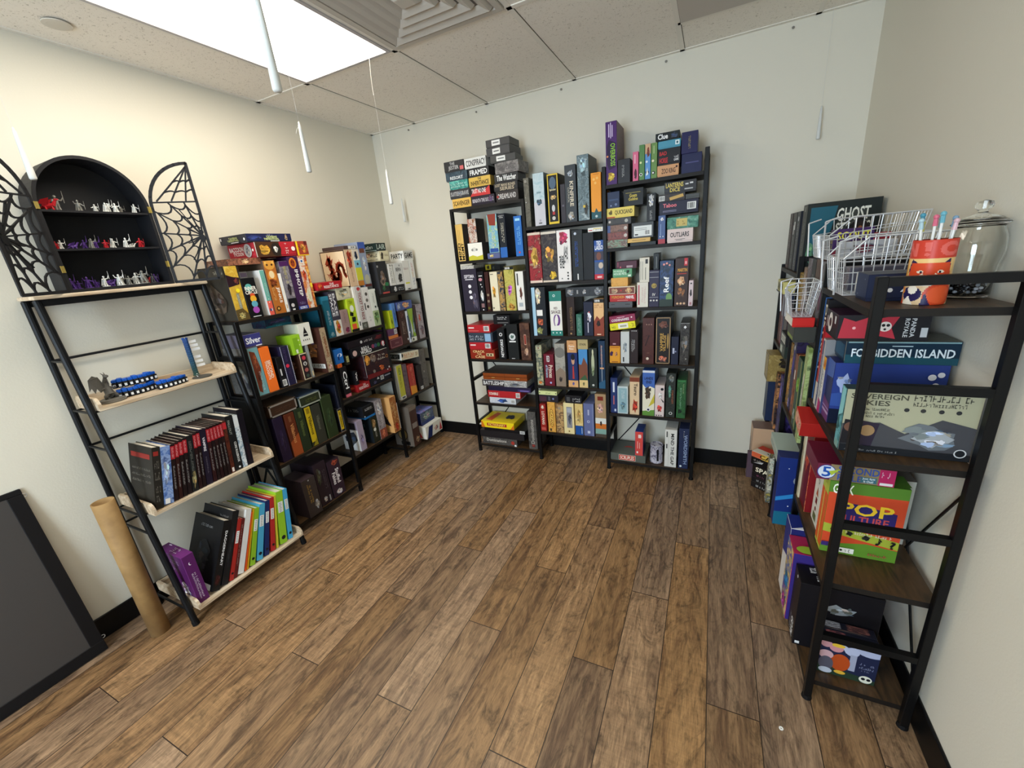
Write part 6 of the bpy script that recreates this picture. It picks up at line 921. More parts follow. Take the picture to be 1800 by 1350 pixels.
for i, (t, h, cv, dc, lb) in enumerate(BK):
    tl = 13.5 - 9.5 * i / (len(BK) - 1)
    u += t / math.cos(math.radians(tl)) + .0006 + .28 * (math.tan(math.radians(pt_)) - math.tan(math.radians(tl))); pt_ = tl
    book('rulebook', u, .318, Z2, t, h, .20, tl, cv, dc, lb, 'book', 'rulebooks leaning on the middle birch tray')
BN = [('black_game_book', -2.073, .040, .335, 26, '#141416', 'T:DAGGERHEART:.45,.35,.75,.85:#e9e9e9:-90;A:.1,.05,.9,.25:#3a1614:4;l/A:.2,.1,.8,.7:#24262a:5;l/S:.3,.85,.7,.89:#8a8a8a;l/R:.72,.01,.95,.09:#e9e9e9', 'thick black leaning rulebook with white spine title', 0),
      ('black_game_book', -2.026, .034, .360, 25, '#19191b', 'A:.1,.1,.9,.9:#222226:4;l/S:.6,.85,.9,.93:#777', 'tall black slipcase behind the thick black rulebook', 0),
      ('ring_binder', -1.998, .021, .305, 24, '#a32a24', '', 'red ring binder next to the black slipcase', 1),
      ('ring_binder', -1.971, .019, .295, 24, '#5c1d1c', 'S:.3,.2,.7,.9:#b09a90:-90', 'dark red book between red and white binders', 0),
      ('ring_binder', -1.932, .031, .325, 23.5, '#dcdad6', '', 'white thick binder leaning on the lowest tray', 0),
      ('folder', -1.920, .008, .30, 22.5, '#d8541f', '', 'thin orange folder behind the white binder', 0),
      ('folder', -1.908, .008, .31, 22, '#cf9a1c', '', 'thin yellow folder behind the orange one', 0),
      ('ring_binder', -1.874, .027, .300, 20.5, '#8ab52b', '', 'green ring binder right of the white binder', 1),
      ('ring_binder', -1.832, .033, .300, 18.5, '#4ba4c9', '', 'sky blue ring binder right of the first green one', 1),
      ('ring_binder', -1.796, .026, .300, 16.5, '#1d2c5e', '', 'navy ring binder between sky blue and red', 1),
      ('ring_binder', -1.762, .026, .300, 14, '#b32c2a', '', 'red ring binder right of the navy one', 1),
      ('folder', -1.745, .011, .300, 12.5, '#cfc23a', '', 'slim yellow binder beside the right-hand red one', 0),
      ('ring_binder', -1.694, .044, .305, 10, '#93c42e', '', 'wide lime green ring binder near the right end', 1),
      ('ring_binder', -1.657, .028, .300, 8, '#46a6d6', '', 'sky blue ring binder at the right end', 1)]
u, pt_ = -2.124, 26
for nm, uu, t, h, tl, cv, dc, lb, bd in BN:
    t *= .88; u += t / math.cos(math.radians(tl)) + .0006 + .31 * (math.tan(math.radians(pt_)) - math.tan(math.radians(tl))); pt_ = tl; uu = u
    book({'black_game_book': 'rulebook', 'folder': 'folder'}.get(nm, 'ring_binder'), uu, .372, Z3, t, h, .24, tl, cv, dc, lb, 'book' if nm == 'black_game_book' else 'binder', 'books and binders on the lowest birch tray', bool(bd))
o = carton('board_game_box', .049, .2, .262, '#58205c', '#511c55', '#6a2a6e', 'S:.3,.08,.72,.62:#e0cfe2:-90;E:.5,.82,.12,.03:#f0e6f0;E:.56,.825,.11,.028:#58205c;l/S:.2,.8,.8,.9:#b89abc;l/S:.2,.65,.7,.72:#a080a4;l/A:.5,.1,.9,.45:#cfc0d4:3;t/S:.2,.3,.8,.6:#d8c4da;t/E:.8,.8,.06,.06:#e8d8ea', 0)
o.location = (.372, -2.1525, Z3 + .0004); o.rotation_euler = (0, 0, PI / 2)
tag(o, 'purple upright game box with a crescent moon on the lowest birch tray', 'box', 'books and binders on the lowest birch tray')
# miniatures
def figure(loc, h, col, seed, label, rz=0, kind=0, group=None):
    R = random.Random(seed); bm = NB(); s = h / 1.0
    def P(x, y, z): return (x * s, y * s, z * s)
    lathe(bm, [(.30 * s, 0), (.30 * s, .05 * s), (.26 * s, .07 * s)], 14)
    if kind == 1:   # beast: long body, neck, tail, wings
        limb(bm, P(-.3, 0, .3), P(.25, 0, .4), .16 * s, .2 * s); limb(bm, P(.25, 0, .4), P(.5, 0, .8), .16 * s, .08 * s); ball(bm, P(.55, 0, .85), .12 * s, s=(1.5, 1, .8))
        limb(bm, P(-.3, 0, .3), P(-.75, .1, .12), .13 * s, .02 * s)
        for x in (-.2, .2):
            for y in (-.12, .12): limb(bm, P(x, y, .3), P(x + .05, y * 1.6, .05), .07 * s, .05 * s)
        for y in (-1, 1):
            v = [bm.verts.new(P(*p)) for p in ((0, y * .1, .45), (.2, y * .4, .95), (-.25, y * .55, .8), (-.5, y * .5, .5))]; bm.faces.new(v)
        limb(bm, P(0, .1, .45), P(.2, .4, .95), .03 * s, .02 * s, 5); limb(bm, P(0, -.1, .45), P(.2, -.4, .95), .03 * s, .02 * s, 5)
    else:
        st = R.uniform(.08, .17)
        for y in (-1, 1):
            limb(bm, P(st * y, 0, .07), P(.07 * y, .03, .32), .05 * s, .06 * s, 7); limb(bm, P(.07 * y, .03, .32), P(.05 * y, 0, .48), .065 * s, .08 * s, 7)
        limb(bm, P(0, 0, .44), P(0, 0, .74), .1 * s, .13 * s, 9); limb(bm, P(0, 0, .72), P(0, 0, .82), .06 * s, .05 * s, 7)
        ball(bm, P(0, 0, .9), .085 * s, 0, 2)
        if R.random() < .6: limb(bm, P(0, 0, .9), P(0, .02, 1.04), .09 * s, .01 * s, 7)
        for y in (-1, 1):
            a = R.uniform(-.2, .45); el = P(.24 * y, -.08, .6 + a * .3); hd = P(.32 * y, -.18, .6 + a)
            limb(bm, P(.12 * y, 0, .72), el, .05 * s, .04 * s, 6); limb(bm, el, hd, .04 * s, .03 * s, 6); ball(bm, hd, .04 * s)
            if y == 1: limb(bm, (hd[0], hd[1], hd[2] - .3 * s), (hd[0] + .05 * s, hd[1], hd[2] + .42 * s), .02 * s, .012 * s, 5)
        A = [P(-.14, .07, .74), P(.14, .07, .74), P(.26, .2, .12), P(-.26, .2, .12)]
        v = [bm.verts.new(p) for p in A] + [bm.verts.new((p[0], p[1] + .03 * s, p[2])) for p in A]
        for q in ((0, 1, 2, 3), (7, 6, 5, 4), (0, 3, 7, 4), (1, 5, 6, 2), (0, 4, 5, 1), (3, 2, 6, 7)): bm.faces.new([v[i] for i in q])
    o = obj('miniature_figure', bm, mat(col, .35), None, loc, (0, 0, rz)); tag(o, label, 'figurine', group or 'miniatures in the arched cabinet'); return o
# arched display cabinet
cz, cyc, cxf, HW, SP, TOP = 1.535, -1.921, .148, .186, .325, .518
cab = empty('arched_cabinet', (cxf, cyc, cz), (0, 0, PI / 2)); tag(cab, 'black arch-topped display cabinet with open spider web doors', 'cabinet')
CB = mat('#1d1d20', .55); CI = mat('#222224', .7)
def arch(hw, z0, sp, top, n=28): return [(-hw, z0)] + [(-hw * math.cos(PI * i / n), sp + (top - sp) * math.sin(PI * i / n)) for i in range(n + 1)] + [(hw, z0)]
DP = .128
bm = NB(); A = arch(HW, 0, SP, TOP); B = arch(HW - .012, .012, SP, TOP - .012)
rings = []
for y in (0, DP): rings.append(([bm.verts.new((x, y, z)) for x, z in A], [bm.verts.new((x, y, z)) for x, z in B]))
n = len(A)
for i in range(n):
    j = (i + 1) % n
    (a0, b0), (a1, b1) = rings
    bm.faces.new((a0[i], b0[i], b0[j], a0[j])); bm.faces.new((a1[j], b1[j], b1[i], a1[i])); bm.faces.new((a0[j], a1[j], a1[i], a0[i])); bm.faces.new((b0[i], b1[i], b1[j], b0[j]))
bmesh.ops.recalc_face_normals(bm, faces=bm.faces)
obj('frame', bm, CB, cab)
bm = NB(); prism(bm, arch(HW - .012, .012, SP, TOP - .012), DP - .006, DP - .001); bmesh.ops.recalc_face_normals(bm, faces=bm.faces); obj('back_panel', bm, CI, cab)
for z in (.312, .168):
    bm = NB(); box(bm, -HW + .0125, HW - .0125, .004, DP - .007, z - .008, z); obj('shelf', bm, CB, cab)
BR = mat('#b8a25a', .35, .8)
def strip(bm, p, q, w, y0=-.004, y1=.002, n0=0):
    p, q = Vector(p), Vector(q); d = q - p
    if d.length < 1e-5: return
    s = Vector((-d.y, d.x)).normalized() * w / 2; e = d.normalized() * w * .25
    prism(bm, [tuple(p + s - e), tuple(p - s - e), tuple(q - s + e), tuple(q + s + e)], y0, y1)
def curve(bm, p, c, q, w, n=7):
    pts = [((1 - t) ** 2 * p[0] + 2 * t * (1 - t) * c[0] + t * t * q[0], (1 - t) ** 2 * p[1] + 2 * t * (1 - t) * c[1] + t * t * q[1]) for t in (i / n for i in range(n + 1))]
    for a, b in zip(pts, pts[1:]): strip(bm, a, b, w)
def web_door(sgn, ang, hx):
    """door in its own plane: 0..DW from hinge to free edge (sgn mirrors), quarter arch on the hinge side"""
    DW, HT, S2 = .186, .522, .33
    def T(p): return (sgn * p[0], p[1])
    bm = NB(); F = .012
    out = [(F / 2, F / 2), (DW - F / 2, F / 2), (DW - F / 2, HT - F / 2)]
    arc = [(DW - F / 2 - (DW - F) * math.cos(PI / 2 * i / 12) * 1.0, S2 + (HT - F / 2 - S2) * math.sin(PI / 2 * i / 12)) for i in range(13)]
    for a, b in zip(out, out[1:]): strip(bm, T(a), T(b), F)
    strip(bm, T(out[0]), T((F / 2, S2)), F)
    for a, b in zip(arc, arc[1:]): strip(bm, T(a), T(b), F)
    strip(bm, T((F / 2, S2 + .025)), T((DW - F / 2, S2 + .025)), .006)
    # upper fan
    K = (DW - .01, HT - .02)
    for e in ((.03, S2 + .03), (.085, S2 + .03), (.14, S2 + .03)): strip(bm, T(K), T(e), .0055)
    for f in (.45, .75):
        P_ = [(K[0] + f * (e[0] - K[0]), K[1] + f * (e[1] - K[1])) for e in ((DW - .195, HT - .09), (.03, S2 + .03), (.085, S2 + .03), (.14, S2 + .03), (DW, S2 + .04))]
        P_ = [(min(DW - .01, max(.02, x)), z) for x, z in P_]
        for a, b in zip(P_[1:], P_[2:]): m = ((a[0] + b[0]) / 2 + .012, (a[1] + b[1]) / 2 + .012); curve(bm, T(a), T(m), T(b), .0058)
    # main web around the spider
    Cw = (DW - .022, .205)
    ends = [(DW - .008, .045), (.13, .008), (.075, .008), (.008, .07), (.008, .145), (.008, .225), (.008, .32), (.07, .352), (.13, .352), (DW - .008, .31)]
    for e in ends: strip(bm, T(Cw), T(e), .0062)
    for f in (.33, .62, .93):
        P_ = [(Cw[0] + f * (e[0] - Cw[0]), Cw[1] + f * (e[1] - Cw[1])) for e in ends]
        for a, b in zip(P_, P_[1:]):
            m = ((a[0] + b[0]) / 2, (a[1] + b[1]) / 2); m = (m[0] + (Cw[0] - m[0]) * .28, m[1] + (Cw[1] - m[1]) * .28); curve(bm, T(a), T(m), T(b), .0060, 5)
    d = obj('door', bm, CB, cab, (hx, 0, 0), (0, 0, ang))
    bm = NB()
    for cx_, cz_, rx, rz in ((Cw[0] - .002, .195, .012, .018), (Cw[0], .222, .008, .01)):
        prism(bm, [T((cx_ + rx * math.cos(t * PI / 8), cz_ + rz * math.sin(t * PI / 8))) for t in range(16)], -.007, .004)
    for k in range(4):
        for s2 in (-1,):
            a = (Cw[0] - .004, .205 + .006 * (k - 1.5)); m = (Cw[0] - .04, .205 + .05 * (k - 1.5)); e = (Cw[0] - .062, .205 + .075 * (k - 1.4))
            strip(bm, T(a), T(m), .004, -.006, .003); strip(bm, T(m), T(e), .0035, -.006, .003)
    bmesh.ops.recalc_face_normals(bm, faces=bm.faces)
    obj('spider_ornament', bm, mat('#101012', .5), d)
    return d
web_door(1, math.radians(-39), HW + .002); web_door(-1, math.radians(31), -HW - .002)
for s in (-1, 1):
    for z in (.325, .09):
        bm = NB(); box(bm, s * HW - .011, s * HW + .011, -.0035, -.0005, z - .013, z + .013); limb(bm, (s * HW, -.004, z - .013), (s * HW, -.004, z + .013), .0025, .0025, 8); obj('hinge', bm, BR, cab)
ORDN = ('first', 'second', 'third', 'fourth', 'fifth', 'sixth', 'seventh', 'eighth', 'ninth', 'tenth', 'eleventh', 'twelfth', 'thirteenth', 'fourteenth')
PU, WH, GY, RD, DG = '#5a3a86', '#e0e0dc', '#8b8982', '#b5242c', '#4a4848'
CN = {PU: 'purple', WH: 'white', GY: 'grey', RD: 'red', DG: 'dark grey'}
def row(z, items, f, name):
    for i, (X, col, hh, kd) in enumerate(items):
        lx = f(X); y_ = .045 + (.018 if i % 2 else 0)
        figure((cxf - y_, cyc + lx, cz + z + .0005), hh, col, int(X), 'small %s plastic figurine, %s from the left on the cabinet\'s %s shelf' % (CN[col], ORDN[i], name), PI / 2 + (i * .7 % 1 - .5), kd)
row(.012, [(530, PU, .043, 0), (590, PU, .032, 0), (645, PU, .045, 0), (715, PU, .031, 0), (770, WH, .045, 0), (832, PU, .030, 1), (885, WH, .048, 0), (922, GY, .040, 0), (962, GY, .038, 0), (1040, WH, .048, 0), (1085, GY, .058, 0), (1130, RD, .028, 1), (1165, DG, .040, 0), (1203, PU, .038, 0)], lambda X: -.168 + (X - 505) / 755 * .336, 'bottom')
row(.168, [(440, RD, .030, 0), (490, WH, .036, 0), (560, PU, .028, 1), (655, PU, .036, 0), (700, GY, .040, 0), (745, PU, .036, 0), (803, RD, .034, 0), (882, WH, .042, 0), (972, WH, .042, 0), (1035, WH, .022, 1), (1092, RD, .040, 0)], lambda X: -.170 + (X - 412) / 786 * .340, 'middle')
row(.312, [(405, RD, .048, 1), (480, GY, .062, 0), (615, GY, .045, 0), (748, WH, .035, 0), (818, WH, .040, 0), (855, WH, .042, 0), (895, WH, .040, 0), (958, GY, .030, 0), (1055, WH, .040, 0)], lambda X: -.170 + (X - 318) / 790 * .340, 'top')
# dragon statuette, blue rings, teal tower
r = empty('dragon_statuette', (.150, -2.112, Z1), (0, 0, PI / 2)); tag(r, 'grey resin dragon statuette with raised wing on the upper birch tray', 'statuette')
GR = mat('#5c5954', .45)
bm = NB(); lathe(bm, [(.046, 0), (.046, .005), (.042, .007), (.042, .011), (.036, .013)], 28); obj('base', bm, mat('#6e6b64', .5), r)
bm = NB()
limb(bm, (0, .0, .03), (0, .012, .058), .017, .015, 10); limb(bm, (0, .012, .058), (0, .016, .082), .012, .007, 9); limb(bm, (0, .016, .082), (.004, .003, .104), .007, .006, 8)
ball(bm, (.006, -.002, .110), .009, 0, 2, (1, 1.5, .8)); limb(bm, (.004, .006, .113), (0, .02, .124), .003, .0008, 6); limb(bm, (.008, .006, .113), (.01, .018, .125), .003, .0008, 6)
for s in (-1, 1): limb(bm, (.008 * s, 0, .035), (.02 * s, -.006, .024), .008, .007, 8); limb(bm, (.02 * s, -.006, .024), (.016 * s, .004, .012), .006, .005, 8); limb(bm, (.008 * s, .012, .06), (.02 * s, -.006, .056), .005, .004, 7); limb(bm, (.02 * s, -.006, .056), (.018 * s, -.016, .064), .004, .002, 7)
limb(bm, (0, .004, .026), (.02, .03, .014), .012, .007, 8); limb(bm, (.02, .03, .014), (.034, .01, .015), .007, .002, 8)
obj('body', bm, GR, r)
for s, k in ((-1, 1.0), (1, .75)):
    bm = NB()
    pts = [(0, .016 * 1, .07), (-.0, .0, .0)]
    W_ = [(-.008, .008, .070), (-.020, .004, .112), (-.034, .002, .122), (-.052, .0, .108), (-.060, .0, .060), (-.050, .0, .072), (-.044, .0, .048), (-.034, .0, .066), (-.027, .0, .046), (-.012, .002, .055)]
    if s == 1: W_ = [(.004 - a[0] * .35, .014 - a[0] * .55, a[2] * .95 + .004) for a in W_]
    v = [bm.verts.new((a[0], a[1], a[2])) for a in W_]; v2 = [bm.verts.new((a[0], a[1] + .002, a[2])) for a in W_]
    bm.faces.new(v); bm.faces.new(v2[::-1])
    for i in range(len(v)): j = (i + 1) % len(v); bm.faces.new((v[j], v[i], v2[i], v2[j]))
    limb(bm, W_[0], W_[1], .003, .0025, 6); limb(bm, W_[1], W_[3], .0022, .001, 6); limb(bm, W_[1], W_[6], .002, .001, 6)
    bmesh.ops.recalc_face_normals(bm, faces=bm.faces)
    obj('wing', bm, GR, r)
BL, BKK, WT = mat('#1555b8', .35), mat('#15161a', .35), mat('#e6e8ea', .4)
def bluering(c, rot, label, n=9, rad=.155, span=1.15):
    r = empty('segment_ring', c, (0, 0, rot)); tag(r, label, 'token rack', 'blue and black curved racks')
    for i in range(n):
        a = -span / 2 + span * (i + .5) / n; q = Matrix.Translation((-rad, 0, 0)) @ Matrix.Rotation(a, 4, 'Z')
        bm = NB(); box(bm, rad - .022, rad + .012, -.0088, .0088, 0, .024); bevel(bm, .002); bm.transform(q); s_ = obj('segment', bm, BKK, r)
        bm = NB(); box(bm, rad + .0122, rad + .0135, -.0045, .0045, .006, .017); bm.transform(q); obj('tab', bm, WT, s_)
        bm = NB(); box(bm, rad - .024, rad + .006, -.0086, .0086, .0242, .036 + .004 * (i % 3 == 1)); bevel(bm, .0015); bm.transform(q); obj('cap', bm, BL, s_)
bluering((.150, -2.015, Z1 + .0005), .05, 'curved blue and black token rack lying beneath another one', 8, .17, .88)
bluering((.130, -2.005, Z1 + .042), -.12, 'curved blue and black token rack stacked on top', 9, .17, .95)
bluering((.187, -1.893, Z1 + .0005), .12, 'curved blue and black token rack at the right of the pile', 7, .17, .76)
r = empty('teal_tower', (.085, -1.742, Z1)); tag(r, 'slim teal and blue tower with white paper flags', 'figurine tower')
def tower_mat():
    m, N, L, b = nodes('teal_blue_plastic'); tc = N.new('ShaderNodeTexCoord'); sp = N.new('ShaderNodeSeparateXYZ'); L.new(tc.outputs['Object'], sp.inputs[0])
    k = N.new('ShaderNodeMath'); k.operation = 'MULTIPLY'; k.inputs[1].default_value = 5.2; L.new(sp.outputs[2], k.inputs[0])
    rr = N.new('ShaderNodeValToRGB'); rr.color_ramp.elements[0].color = lin('#14443c'); rr.color_ramp.elements[1].color = lin('#1c3f7c'); L.new(k.outputs[0], rr.inputs[0]); L.new(rr.outputs[0], b.inputs['Base Color']); b.inputs['Roughness'].default_value = .35
    return m
bm = NB(); lathe(bm, [(.016, 0), (.013, .008)] + [(.0115 + .0012 * (k % 2), .012 + k * .006) for k in range(28)] + [(.0125, .182), (.0125, .19)], 8); obj('shaft', bm, tower_mat(), r)
bm = NB()
for k in range(6): limb(bm, (.010 * math.cos(k * 1.05), .010 * math.sin(k * 1.05), .188), (.010 * math.cos(k * 1.05), .010 * math.sin(k * 1.05), .196), .003, .003, 6)
obj('crown', bm, mat('#1c4a9c', .35), r)
for k, z in enumerate((.165, .145, .125, .085, .062, .04)):
    bm = NB(); box(bm, -.001, .0005, .013, .046 + .004 * (k % 3), z, z + .013); decorate_z = None; obj('paper_flag', bm, WT, r)
bm = NB(); lathe(bm, [(.042, 0), (.042, .004), (.036, .006)], 26); o = obj('round_stand', bm, mat('#4c4b46', .5), None, (.165, -1.757, Z1 + .0003)); tag(o, 'grey round stand with clear clip at the right of the upper birch tray', 'stand')
bm = NB(); limb(bm, (-.03, -.01, .008), (.02, -.03, .012), .0025, .0025, 6); limb(bm, (-.02, .0, .008), (.01, -.025, .024), .002, .002, 6); obj('clip', bm, mat('#b9bcbc', .2), o)
# cardboard tube and leaning panel
def tube_mat():
    m, N, L, b = nodes('kraft_card'); tc = N.new('ShaderNodeTexCoord'); n = N.new('ShaderNodeTexNoise'); n.inputs['Scale'].default_value = 12; n.inputs['Detail'].default_value = 5; L.new(tc.outputs['Object'], n.inputs['Vector'])
    rr = N.new('ShaderNodeValToRGB'); rr.color_ramp.elements[0].position = .3; rr.color_ramp.elements[0].color = lin('#85663c'); rr.color_ramp.elements[1].position = .7; rr.color_ramp.elements[1].color = lin('#a88553'); L.new(n.outputs['Fac'], rr.inputs[0]); L.new(rr.outputs[0], b.inputs['Base Color']); b.inputs['Roughness'].default_value = .7
    return m
bm = NB(); rt, hT = .0375, .70
lathe(bm, [(rt - .004, .0), (rt, .0), (rt, hT), (rt - .004, hT), (rt - .004, .0)], 40, close=False)
o = obj('cardboard_tube', bm, tube_mat(), None, (.222, -2.292, .0006), smooth=False); tag(o, 'tall brown cardboard tube standing beside the birch tray shelf', 'tube')
for p in o.data.polygons: p.use_smooth = abs(p.normal.z) < .5
r = empty('leaning_panel', (.098, -2.437, 0), (0, -math.radians(6.2), 0)); tag(r, 'large dark grey panel with black frame leaning on the left wall', 'panel')
th_ = math.radians(6.2)
bm = NB(); box(bm, -.026, 0, -.85, 0, .0035, .055)
for q in ((-.026, 0, -.85, 0, .793, .815), (-.026, 0, -.045, 0, .055, .793), (-.026, 0, -.85, -.805, .055, .793)): box(bm, *q)
for f in bm.faces: pass
bevel(bm, .002); obj('frame', bm, mat('#121113', .5), r)
bm = NB(); box(bm, -.02, -.003, -.806, -.044, .054, .794)
def panel_mat():
    m, N, L, b = nodes('dark_grey_board'); b.inputs['Base Color'].default_value = lin('#3d3a39'); b.inputs['Roughness'].default_value = .45
    n = N.new('ShaderNodeTexNoise'); n.inputs['Scale'].default_value = 300; bp = N.new('ShaderNodeBump'); bp.inputs['Strength'].default_value = .1; bp.inputs['Distance'].default_value = .001; L.new(n.outputs['Fac'], bp.inputs['Height']); L.new(bp.outputs[0], b.inputs['Normal']); return m
obj('board', bm, panel_mat(), r)
CHR = mat('#dfe0e2', .28, .55, .6)
for z in (.78, .06):
    bm = NB(); pts = [(-.013, .004 + .007 * math.cos(t * PI / 6), z + .007 * math.sin(t * PI / 6) + .002) for t in range(12)]; path(bm, pts + [pts[0]], .0016, 6); obj('hook', bm, CHR, r)
# ---------------------------------------------------------------- hanging candles
def candle(x, y, z0, L, label, th=True):
    zc = H - .004
    bm = NB(); R = .0105 if L > .16 else .009
    lathe(bm, [(R * .80, 0), (R, .004), (R * .97, .03), (R * .80, L * .45), (R * .62, L * .80), (R * .52, L * .93), (R * .35, L * .94), (R * .30, L * .99), (.0008, L)], 18)
    o = obj('hanging_candle', bm, mat('#d5d6d2', .4), None, (x, y, z0), smooth=True); tag(o, label, 'candle', 'white taper candles hanging from the ceiling')
    if th:
        bm = NB(); limb(bm, (0, 0, L), (0, 0, zc - z0), .0004, .0004, 4); obj('thread', bm, mat('#cfcfcf', .3), o)
candle(.255, -2.118, 1.930, .165, 'thin white hanging candle in front of the arched cabinet')
candle(1.552, -2.10, 1.924, .185, 'largest hanging candle, dark against the ceiling light panel')
candle(.925, -1.50, 1.924, .185, 'white hanging candle below the light panel corner')
bm = NB(); path(bm, [(-.002, 0, .163), (-.012, 0, .166), (-.022, 0, .158), (-.028, 0, .147)], .0007, 5); o = obj('loose_thread', bm, mat('#dcdcd8', .4), [q for q in C.objects if q.get('label', '').startswith('white hanging candle below')][0])
candle(.747, -.80, 1.864, .183, 'white hanging candle in front of the room corner')
candle(.238, -.06, 1.840, .170, 'small white candle hanging against the back wall by the left corner')
candle(2.912, -.045, 1.945, .148, 'small white candle hanging against the back wall at the right')
bm = NB(); path(bm, [(0, 0, 0), (-.006, 0, -.06), (-.010, 0, -.1), (-.013, 0, -.143), (-.012, 0, -.172)], .0009, 5); o = obj('dangling_thread', bm, mat('#d6d0c4', .4), None, (.923, -1.0, H - .001)); tag(o, 'short pale thread dangling from the ceiling beside the light panel', 'thread')
# ---------------------------------------------------------------- right bookcase top
def to_r(u, off, z): return (2.83 + off, -u, z)
def basket(u0, u1, o0, o1, z0, z1, label, low=.0):
    r = empty('wire_basket', to_r((u0 + u1) / 2, o0, z0), (0, 0, -PI / 2)); tag(r, label, 'wire basket', 'chrome wire baskets on the right bookcase')
    w, d, h = u1 - u0, o1 - o0, z1 - z0; t = .018
    def pt(fx_, fy_, fz_):      # taper towards the bottom
        k = t * (1 - fz_); return (-w / 2 + k + fx_ * (w - 2 * k), k + fy_ * (d - 2 * k), fz_ * (h - .003) + .0015)
    bm = NB(); e = .0015
    nx, ny, nz = max(4, int(w / .024)), max(4, int(d / .024)), max(3, int(h / .03))
    fz_top = lambda fy_: 1 if fy_ > .25 else 1 - low
    for i in range(nx + 1):
        f = i / nx; path(bm, [pt(f, 0, 1 - low), pt(f, 0, 0), pt(f, 1, 0), pt(f, 1, 1)], e, 5)
    for i in range(1, ny):
        f = i / ny; path(bm, [pt(0, f, fz_top(f)), pt(0, f, 0), pt(1, f, 0), pt(1, f, fz_top(f))], e, 5)
    for k in range(nz):
        f = k / nz
        path(bm, [pt(0, 0, min(f, 1 - low)), pt(0, 1, f), pt(1, 1, f), pt(1, 0, min(f, 1 - low))] + ([pt(0, 0, f)] if f <= 1 - low else []), e, 5)
    obj('mesh_grid', bm, CHR, r)
    bm = NB(); q = [pt(0, 0, 1 - low), pt(0, .25, 1), pt(0, 1, 1), pt(1, 1, 1), pt(1, .25, 1), pt(1, 0, 1 - low), pt(0, 0, 1 - low)]; path(bm, q, .0024, 8); obj('rim', bm, CHR, r)
    for s in (0, 1):
        x = pt(s, 0, 0)[0]; bm = NB(); path(bm, [(x, -.004, .004), (pt(s, 0, 1)[0], -.010, h - .01), (pt(s, 0, 1)[0], .03, h + .002)], .0028, 8); obj('front_bar', bm, CHR, r)
    return r
basket(1.118, 1.332, -.028, .200, 1.3210, 1.488, 'nearest chrome wire basket, on the top shelf of the right bookcase', .35)
basket(.735, 1.03, -.012, .252, 1.4065, 1.548, 'farther chrome wire basket heaped on the middle bay', .4)
basket(.872, 1.033, -.104, -.006, 1.2056, 1.335, 'small chrome wire basket on the red flat case', .3)
def rbox(name, u, off, z, w, d, h, base, side, top, deco, label, tilt=0, cat='box', rot=None):
    o = carton(name, w, d, h, base, side, top, deco, 0)
    o.location = to_r(u, off, z + abs(math.sin(math.radians(tilt))) * w / 2); o.rotation_euler = rot or (0, -math.radians(tilt), -PI / 2)
    tag(o, label, cat); return o
rbox('card_game_box', .915, .025, 1.4102, .05, .115, .098, '#3b2452', '#43285c', '#4a2c66', 'S:.2,.3,.8,.7:#e0d23a;r/T:SCOUT:.08,.62,.92,.9:#e6dc4a;r/S:.2,.48,.8,.56:#c9b84a;r/P:0,0,1,0,1,.4,0,.25:#8a2a3a', 'purple card box with bold yellow lettering in the farther wire basket')
rbox('card_game_box', .835, .06, 1.4102, .06, .15, .075, '#8c2230', '#9a2434', '#a83040', 'A:.1,.1,.9,.9:#7a1a28:3;r/A:.1,.2,.9,.9:#b84a54:4', 'crimson soft box in the farther wire basket')
rbox('card_game_box', .985, .03, 1.4102, .03, .16, .055, '#a9a8ac', '#b8b6b8', '#c8c6c8', 'r/A:.1,.1,.9,.9:#8a8890:3;r/A:.2,.2,.7,.8:#6a2a3a:5', 'grey clear pouch with red contents in the farther wire basket')
rbox('card_game_box', .657, .095, 1.4935, .04, .17, .085, '#191616', '#1d1918', '#2a211e', 'r/R:.08,.1,.92,.9:#2c211c;r/A:.1,.2,.45,.85:#b07a54:4;r/C:.66,.5,.13:#6a4030;r/C:.66,.5,.1:#1d1918', 'black box with a copper emblem slanting beside the large ghost game box', rot=(-math.radians(50), 0, -PI / 2))
rbox('carton', 1.285, .03, 1.3247, .05, .11, .06, '#dfddd8', '#dedbd6', '#e8e6e2', '', 'plain white carton in the nearest wire basket')
rbox('card_game_box', 1.19, .02, 1.3247, .07, .15, .07, 'a:#3a3a40,#8a8c94,#5c4048,#c0c0c8', '#4a4650', '#6a6670', 'r/A:.1,.1,.9,.9:#8a5a64:4', 'clear bag of mixed cards in the nearest wire basket')
